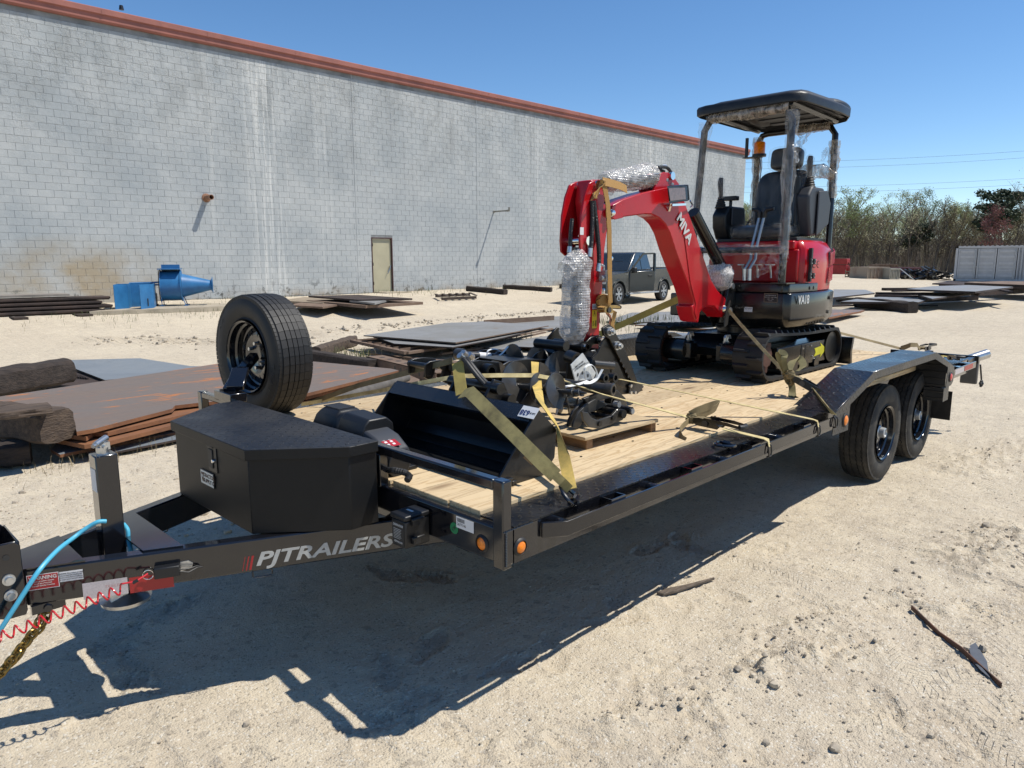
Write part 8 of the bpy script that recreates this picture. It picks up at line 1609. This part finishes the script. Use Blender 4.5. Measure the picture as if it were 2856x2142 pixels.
skip('steel_bin', 'beige bin furthest left behind the digger', 2386, 2420, 773, 745, mat('beige_bin', (.23, .19, .12), .7, var=.2, vs=1), 2, 'bin')
A, B, n_, h, t = skip('steel_bin', 'rust streaked cream steel bin left of the maroon container', 2418, 2478, 778, 743, CB, 2.2, 'bin')
A, B, n_, h, t = skip('steel_bin', 'open ended pale bin part to the right of the rust streaked one', 2480, 2506, 779, 747, mat('pale_bin', (.36, .34, .28), .7, var=.25, vs=1), 2, 'bin'); g = G(); g.bar(B+V((0, 0, h)), B+n_*-.8+V((.4, -.5, 0)), .08, .05); obj('leaning_lid', g, GALV, t)
skip('steel_bin', 'brown topped bin standing behind the rust streaked one', 2450, 2500, 771, 735, RB, 2, 'bin')
A, B, n_, h, t = skip('maroon_container', 'small maroon shipping container in front of the trees', 2526, 2584, 776, 745, CR_, 2.4, 'container'); text('container_letters', 'tex', frame(A.lerp(B, .60)-n_*.08+V((0, 0, h*.7)), B-A, (0, 0, 1)), .35, LETW, t)
# scrap heap
for lb, u0, v0, n_s, sz in (('tangled dark scrap heap between the maroon and the white container', 2580, 779, 46, .6), ('dark scrap heap at the left foot of the white container', 2634, 781, 24, .6)):
    t = thing('scrap_heap', PG(u0, v0), lb, 'scrap heap'); g = G(); c_ = PG(u0, v0); rr_s = random.Random(u0)
    for k in range(n_s):
        p = c_+V((rr_s.uniform(-1, 1), rr_s.uniform(-1.6, 1.6), rr_s.uniform(.05, .7))); q = p+V((rr_s.uniform(-.8, .8), rr_s.uniform(-.9, .9), rr_s.uniform(-.4, .5))); g.bar(p, q, rr_s.uniform(.06, .2), rr_s.uniform(.05, .15))
    for k in range(5): p = c_+V((rr_s.uniform(-1, 1), rr_s.uniform(-1.6, 1.6), .3)); g.cyl(p, p+V((0, .3, 0)), .3, n=14)
    o = obj('scrap', g, IRON, t); o['kind'] = 'stuff'
# red machine at the far left of the gap
rm = PG(2345, 772); RM = thing('red_implement', rm, 'red farm implement standing behind the digger housing', 'implement'); REDM = mat('faded_red', (.35, .02, .02), .5, var=.3)
hh = 69.8/2017.4
for (v0, v1) in ((763, 738), (737, 722)): g = G(); z0, z1 = (772-v0)*hh, (772-v1)*hh; g.box(rm.x-.4, rm.x+.4, rm.y-.6, rm.y+.9, z0, z1); obj('red_panel', g, REDM, RM, bevel=.05)
g = G(); g.bar((rm.x, rm.y-.65, 0), (rm.x, rm.y-.5, 62*hh), .06, .06); g.bar((rm.x, rm.y-1.2, 0), (rm.x, rm.y-.6, 40*hh), .06, .06); g.bar((rm.x, rm.y-.6, 55*hh), (rm.x, rm.y+.9, 56*hh), .05, .05); obj('implement_frame', g, DARKS, RM)
g = G(); p = PG(2370, 774)
for i in range(3): g.bar((p.x, p.y-.5, .15+i*.22), (p.x, p.y+.4, .15+i*.22), .04, .1)
for s in (-.5, .4): g.bar((p.x, p.y+s, 0), (p.x, p.y+s, .75), .05, .05)
tag(obj('crate', g, mat('crate_tan', (.2, .17, .12), .8)), 'small slatted crate on the ground left of the bins', 'crate')
# weeds
WEED = mat('weed_green', (.10, .13, .035), .8, var=.5, vs=3); DRYG = mat('dry_grass', (.24, .19, .11), .9, var=.4, vs=4)
def tuft(g, c_, h, n, sp, rr):
    for _ in range(n):
        a = rr.uniform(0, 6.28); b = c_+V((rr.gauss(0, sp), rr.gauss(0, sp), 0)); b.z = gz_(b.x, b.y) if sp > .0 else b.z; l = V((math.cos(a), math.sin(a), 0))*rr.uniform(.1, .7)*h; w_ = V((-math.sin(a), math.cos(a), 0))*h*.03; m_ = b+l*.4+V((0, 0, h*.7*rr.uniform(.6, 1))); t_ = b+l+V((0, 0, h*rr.uniform(.6, 1.1)))
        g.add([b-w_, b+w_, m_+w_*.7, m_-w_*.7, t_], [(0, 1, 2, 3), (3, 2, 4)])
rr = random.Random(4); g = G(); g2 = G()
for (u, v, n_, sp, h) in ((240, 1275, 70, .16, .10), (330, 1262, 60, .2, .09), (360, 1240, 50, .15, .12), (60, 1320, 40, .3, .07), (420, 1225, 60, .3, .1), (330, 1245, 40, .2, .12), (550, 1200, 30, .3, .1)): tuft(g2, PG(u, v), h, n_, sp, rr)
for (u, v, n_, sp, h) in ((970, 990, 60, .2, .16), (1010, 1003, 50, .15, .2), (1340, 945, 120, .5, .25), (1300, 965, 70, .4, .2), (1760, 925, 40, .8, .16), (1800, 935, 30, .6, .15), (1850, 900, 60, .5, .25), (1740, 905, 50, .4, .3), (640, 862, 90, .9, .15), (560, 880, 60, .6, .12), (280, 885, 90, .8, .14), (1150, 815, 160, 1.2, .18), (1380, 808, 90, 1., .15), (1560, 806, 60, 1., .15)): tuft(g, PG(u, v), h, n_, sp, rr); tuft(g2, PG(u, v), h*.9, n_//2, sp*1.3, rr)
for k in range(60): u = rr.uniform(560, 2060); P = WP(ws(u, 500)[0], 0, rr.uniform(.1, .5)); tuft(g if k % 2 else g2, P, .13, 10, .3, rr)
tag(obj('weeds', g, WEED, smooth=0), 'sparse green weeds between the steel plates and along the wall', 'weeds', kind='stuff'); tag(obj('dry_grass', g2, DRYG, smooth=0), 'dry grass tufts around the plates and timbers', 'grass', kind='stuff')
# ================================================================== TREES AND WIRES
BARK = mat('bark', (.13, .108, .088), .9, var=.4, vs=3); TWIG = mat('twigs', (.17, .138, .108), .9, var=.35, vs=.6)
LEAF = mat('spring_leaves', (.30, .34, .14), .7, var=.35, vs=.5, col2=(.22, .28, .10)); LEAFB = mat('budding_leaves', (.30, .28, .15), .7, var=.3, vs=.5); PINEL = mat('pine_needles', (.04, .065, .032), .8, var=.5, vs=1.2); REDB = mat('red_buds', (.22, .09, .08), .8, var=.4, vs=.6)
def make_tree(seed, H, kind, spread=.28, limbs=9, leafn=900, start=.3):
    rr = random.Random(seed); tg = G(); cg = G(); lg = G(); tips = []
    def branch(p, d, L, r, lev):
        n = 4 if lev < 2 else 2; P = [p]; q = p; dd = d
        for i in range(n): dd = (dd+V((rr.gauss(0, .13), rr.gauss(0, .13), rr.gauss(.07, .06)))).normalized(); q = q+dd*(L/n); P.append(q)
        (tg if lev < 2 else cg).tube(P, [r*(1-.75*i/n) for i in range(n+1)], 5 if lev == 0 else (4 if lev == 1 else 3), caps=False)
        if lev >= 3: tips.append(P[-1]); tips.append(P[1]); return
        k = {0: limbs, 1: 6, 2: 4}[lev]
        for i in range(k):
            t = (start+(1-start)*(i+rr.random()*.8)/k) if lev == 0 else (.25+.75*(i+.5*rr.random())/k); t = min(t, .98); a = t*n; j = min(int(a), n-1); b = P[j].lerp(P[j+1], a-j); ang = rr.uniform(0, 6.28)
            side = V((math.cos(ang), math.sin(ang), 0)); el = rr.uniform(.45, 1.1) if kind != 'pine' else rr.uniform(-.05, .3); nd = (side+V((0, 0, el*1.4))+dd*.35).normalized()
            branch(b, nd, L*(spread*1.7 if lev == 0 else .48)*(1.15-.55*t)*rr.uniform(.7, 1.2), r*(.42 if lev == 0 else .5), lev+1)
        tips.append(P[-1])
    branch(V((0, 0, -.3)), V((rr.gauss(0, .03), rr.gauss(0, .03), 1)), H, H*.013, 0)
    ls = .10 if kind != 'pine' else .19
    for _ in range(leafn):
        t = rr.choice(tips); s = ls*rr.uniform(.5, 1.3); 
        if kind == 'leaf' and t.z < H*.5 and rr.random() < .7: continue
        c_ = t+V((rr.gauss(0, .28), rr.gauss(0, .28), rr.gauss(0, .22))); a = V((rr.gauss(0, 1), rr.gauss(0, 1), rr.gauss(0, 1))).normalized(); b = a.orthogonal().normalized(); lg.add([c_-a*s, c_+b*s*.7, c_+a*s, c_-b*s*.7], [(0, 1, 2, 3)])
    return tg, cg, lg
kinds = [(1, 13, 'leaf', LEAF, .30, 10, 2600, .35, 'tall vase shaped tree with fresh pale green leaves'), (2, 12, 'leaf', LEAF, .26, 9, 2000, .4, 'spreading tree with thin light green foliage'), (3, 12.5, 'bud', LEAFB, .24, 9, 1100, .35, 'slender tree just coming into bud'), (4, 11, 'bare', LEAFB, .26, 10, 350, .3, 'bare brown tree with fine twigs'), (5, 12, 'bare', LEAFB, .3, 8, 300, .35, 'forked bare tree with dark limbs'), (6, 12.5, 'pine', PINEL, .2, 16, 5200, .5, 'dark green pine with an open crown'), (7, 9, 'red', REDB, .3, 10, 2400, .3, 'small tree with reddish buds'), (8, 10, 'bare', LEAFB, .3, 12, 900, .12, 'bushy bare tree branching from the ground')]
protos = []
for (sd, H, kind, lm_, spd, lb_n, ln_, st_, lb) in kinds:
    tg, cg, lg = make_tree(sd*13, H, kind if kind != 'bud' else 'leaf', spd, lb_n, ln_, st_); t = thing('pine_tree' if kind == 'pine' else 'tree', (0, 0, 0), lb, 'tree'); obj('trunk', tg, BARK, t, smooth=60); cr = obj('crown', cg, TWIG, t, smooth=0); obj('leaves', lg, lm_, cr, smooth=0); protos.append((t, lb))
used = [False]*len(protos); rt = random.Random(21)
def plant(ki, u, dist, sc_, lb=None, grp=None):
    t, l0 = protos[ki]; d = _ray(u, 725); d.z = 0; P = CP+d*(dist/d.dot(V((_f.x, _f.y, 0)).normalized())); 
    if used[ki]: t = copy_tree(t)
    used[ki] = True; t.location = V((P.x, P.y, gz_(P.x, P.y)-.1)); t.rotation_euler = (0, 0, rt.uniform(0, 6.28)); sc_ *= .60; t.scale = (sc_*rt.uniform(1.0, 1.3),)*2+(sc_,); t['label'] = lb or l0; t['group'] = grp or 'trees of the wood behind the yard'; return t
# trees one can tell apart against the sky: (kind, u, distance, height factor, label)
front = [(5, 2806, 84, 1.24, 'tall dark pine above the white container, tallest evergreen'), (6, 2782, 82, 1.18, 'tree with reddish buds in front of the tall pine'), (0, 2350, 92, 1.12, 'tall pale green tree just right of the canopy post'), (1, 2112, 96, 1.06, 'light green tree seen through the canopy beside the wall corner'), (1, 2168, 99, .95, 'rounded green tree between the two front canopy posts'), (0, 2468, 93, 1.06, 'tall budding tree above the rusty bins'), (0, 2590, 94, 1.10, 'pale green tree in the middle of the wood above the maroon container'), (1, 2638, 94, 1.08, 'pair topped light tree right of the middle of the wood'), (1, 2690, 94, 1.02, 'light green tree left of the tall pine'), (5, 2530, 90, .80, 'lower dark pine above the gap between bins and maroon container'), (4, 2852, 84, 1.30, 'bare tall tree at the right edge of the picture'), (4, 2600, 88, .85, 'dark forked bare tree standing before the middle of the wood'), (3, 2560, 90, .85, 'bare tree behind the maroon container'), (3, 2740, 88, .85, 'bare brown tree just left of the pine'), (2, 2420, 93, .98, 'slender budding tree right of the tall green one')]
for a in front: plant(*a)
for i in range(150):
    row = i % 5; u = 2040+ (i*37.7) % 870 + rt.uniform(-12, 12); plant(rt.choice((1, 2, 2, 3, 3, 4, 4, 7, 7, 2)), u, 88+row*7+rt.uniform(-3, 3), rt.uniform(.86, 1.12) if row < 3 else rt.uniform(.98, 1.16))
for i in range(26): plant(rt.choice((2, 3, 4, 7)), 2890+i*28, 88+(i % 3)*9, rt.uniform(.8, 1.0))
for i, (t, lb) in enumerate(protos):
    if not used[i]: plant(i, 2900, 100, .8)
# tangle of stems and brush that reads as one mass
g = G(); g2 = G(); rb = random.Random(9)
for i in range(15000):
    u = rb.uniform(2020, 3400); dist = rb.choice((86, 92, 100, 112, 124))+rb.uniform(-3, 3); d = _ray(u, 725); d.z = 0; P = CP+d*(dist/1.0/d.dot(V((_f.x, _f.y, 0)).normalized())); h = rb.uniform(.8, 2.8) if dist < 95 else rb.uniform(2., 5.6); z0 = 0; a = V((P.x, P.y, z0-.2)); b = a+V((rb.gauss(0, .35), rb.gauss(0, .35), h)); w_ = rb.uniform(.012, .04)*(1.6 if dist > 95 else 1); s = V((_r.x, _r.y, 0))*w_
    s = V((math.cos(i), math.sin(i), 0))*w_; (g if rb.random() < .9 else g2).add([a-s, a+s, b], [(0, 1, 2)])
    for k in range(2): c_ = a.lerp(b, rb.uniform(.3, .9)); e = c_+V((rb.gauss(0, .6), rb.gauss(0, .6), rb.uniform(.2, .9))); (g if rb.random() < .93 else g2).add([c_, c_+s*.8, e], [(0, 1, 2)])
tag(obj('undergrowth', g, TWIG, smooth=0), 'brown tangle of saplings and brush at the foot of the wood', 'brush', kind='stuff'); tag(obj('green_undergrowth', g2, LEAFB, smooth=0), 'scattered greenish saplings among the brown brush', 'brush', kind='stuff')
g = G(); prev = None
for i in range(60):
    u = 1900+i*30; d = _ray(u, 725); d.z = 0; P = CP+d*(136/d.dot(V((_f.x, _f.y, 0)).normalized())); 
    if prev: 
        h0, h1 = 5.6+1.2*mnoise.noise(V((i*.5, 0, 0))), 5.6+1.2*mnoise.noise(V((i*.5+.5, 0, 0))); g.add([V((prev.x, prev.y, -1)), V((P.x, P.y, -1)), V((P.x+3, P.y+1, h1)), V((prev.x+3, prev.y+1, h0)), V((P.x+12, P.y+4, -1)), V((prev.x+12, prev.y+4, -1))], [(0, 1, 2, 3), (3, 2, 4, 5)])
    prev = P
hl = obj('hill', g, mat('wooded_rise', (.13, .112, .088), 1, var=.5, vs=.25, bump=.8, bs=1.2, det=10, col2=(.08, .072, .058)), smooth=50); hl['kind'] = 'structure'
# power lines
WIRE = mat('wire', (.10, .11, .12), .6)
wl_ = thing('power_lines', PZ(2300, 500, 12) if 0 else V((70, 60, 12)), 'thin overhead power lines crossing the sky above the trees', 'power line')
for (v0, v1) in ((455, 424), (473, 443), (523, 501), (538, 518)):
    A = CP+_ray(2040, v0+3)*78; B = CP+_ray(2900, v1-1)*70; g = G(); ex = (B-A)*.6; A2, B2 = A-ex, B+ex; pts = [A2.lerp(B2, i/24)+V((0, 0, -1.3*4*(i/24)*(1-i/24)+1.2)) for i in range(25)]; g.tube(pts, .012, 4, caps=False); obj('wire', g, WIRE, wl_)
# ================================================================== every separate piece its own part, never deeper than a sub-part
bpy.context.view_layer.update()
def depth(o):
    d = 0
    while o.parent: o = o.parent; d += 1
    return d
for o in list(COL.objects):
    while depth(o) > 2:
        mw = o.matrix_world.copy(); gp = o.parent.parent; o.parent = gp; o.matrix_parent_inverse = gp.matrix_world.inverted(); o.matrix_basis = mw; 
def split(o):
    me = o.data; n = len(me.vertices); par = list(range(n))
    def fd(a):
        while par[a] != a: par[a] = par[par[a]]; a = par[a]
        return a
    for p in me.polygons:
        v = p.vertices; r0 = fd(v[0])
        for k in v[1:]: par[fd(k)] = r0
    gr = {}
    for p in me.polygons: gr.setdefault(fd(p.vertices[0]), []).append(p)
    if len(gr) < 2: return
    co = [v.co.copy() for v in me.vertices]; first = True
    for ps in gr.values():
        ids = {}; vs = []; fs = []; mi = []
        for p in ps:
            f_ = []
            for k in p.vertices:
                if k not in ids: ids[k] = len(vs); vs.append(co[k])
                f_.append(ids[k])
            fs.append(f_); mi.append(p.material_index)
        m2 = bpy.data.meshes.new(me.name); m2.from_pydata(vs, [], fs)
        for q in me.materials: m2.materials.append(q)
        m2.polygons.foreach_set('material_index', mi); m2.shade_smooth(); m2.set_sharp_from_angle(angle=R(35))
        if first: o.data = m2; first = False
        else: c = o.copy(); c.data = m2; COL.objects.link(c)
SPLIT = ('hitch_nut', 'boom_doubler', 'roof_frame', 'lug_pair', 'cross_pin', 'pin_cap', 'bearer', 'box_latch', 'roller', 'hose_ferrule', 'hanger_bracket', 'hanger_pin', 'hitch_pin', 'lug_hole', 'frame_bolt', 'cover_plate', 'crossmembers', 'axle', 'hinge', 'coupler_bolt', 'door_hinge', 'link_boss', 'link_pin', 'cutter_bolt', 'bracket_pin', 'boom_pin', 'roof_bulge', 'roof_rib', 'fascia_joint', 'control_joint', 'stack_bearers', 'hand_hole', 'lug_nut', 'hanger_ear', 'battery_cover', 'pedal', 'spool', 'spool_cap', 'headlight', 'rail', 'roof_corrugation')
for o in list(COL.objects):
    if o.type == 'MESH' and o.name.split('.')[0] in SPLIT and not o.get('kind'): split(o)
for o in COL.objects:
    if o.name.split('.')[0] == 'crossmembers': o.name = 'crossmember'
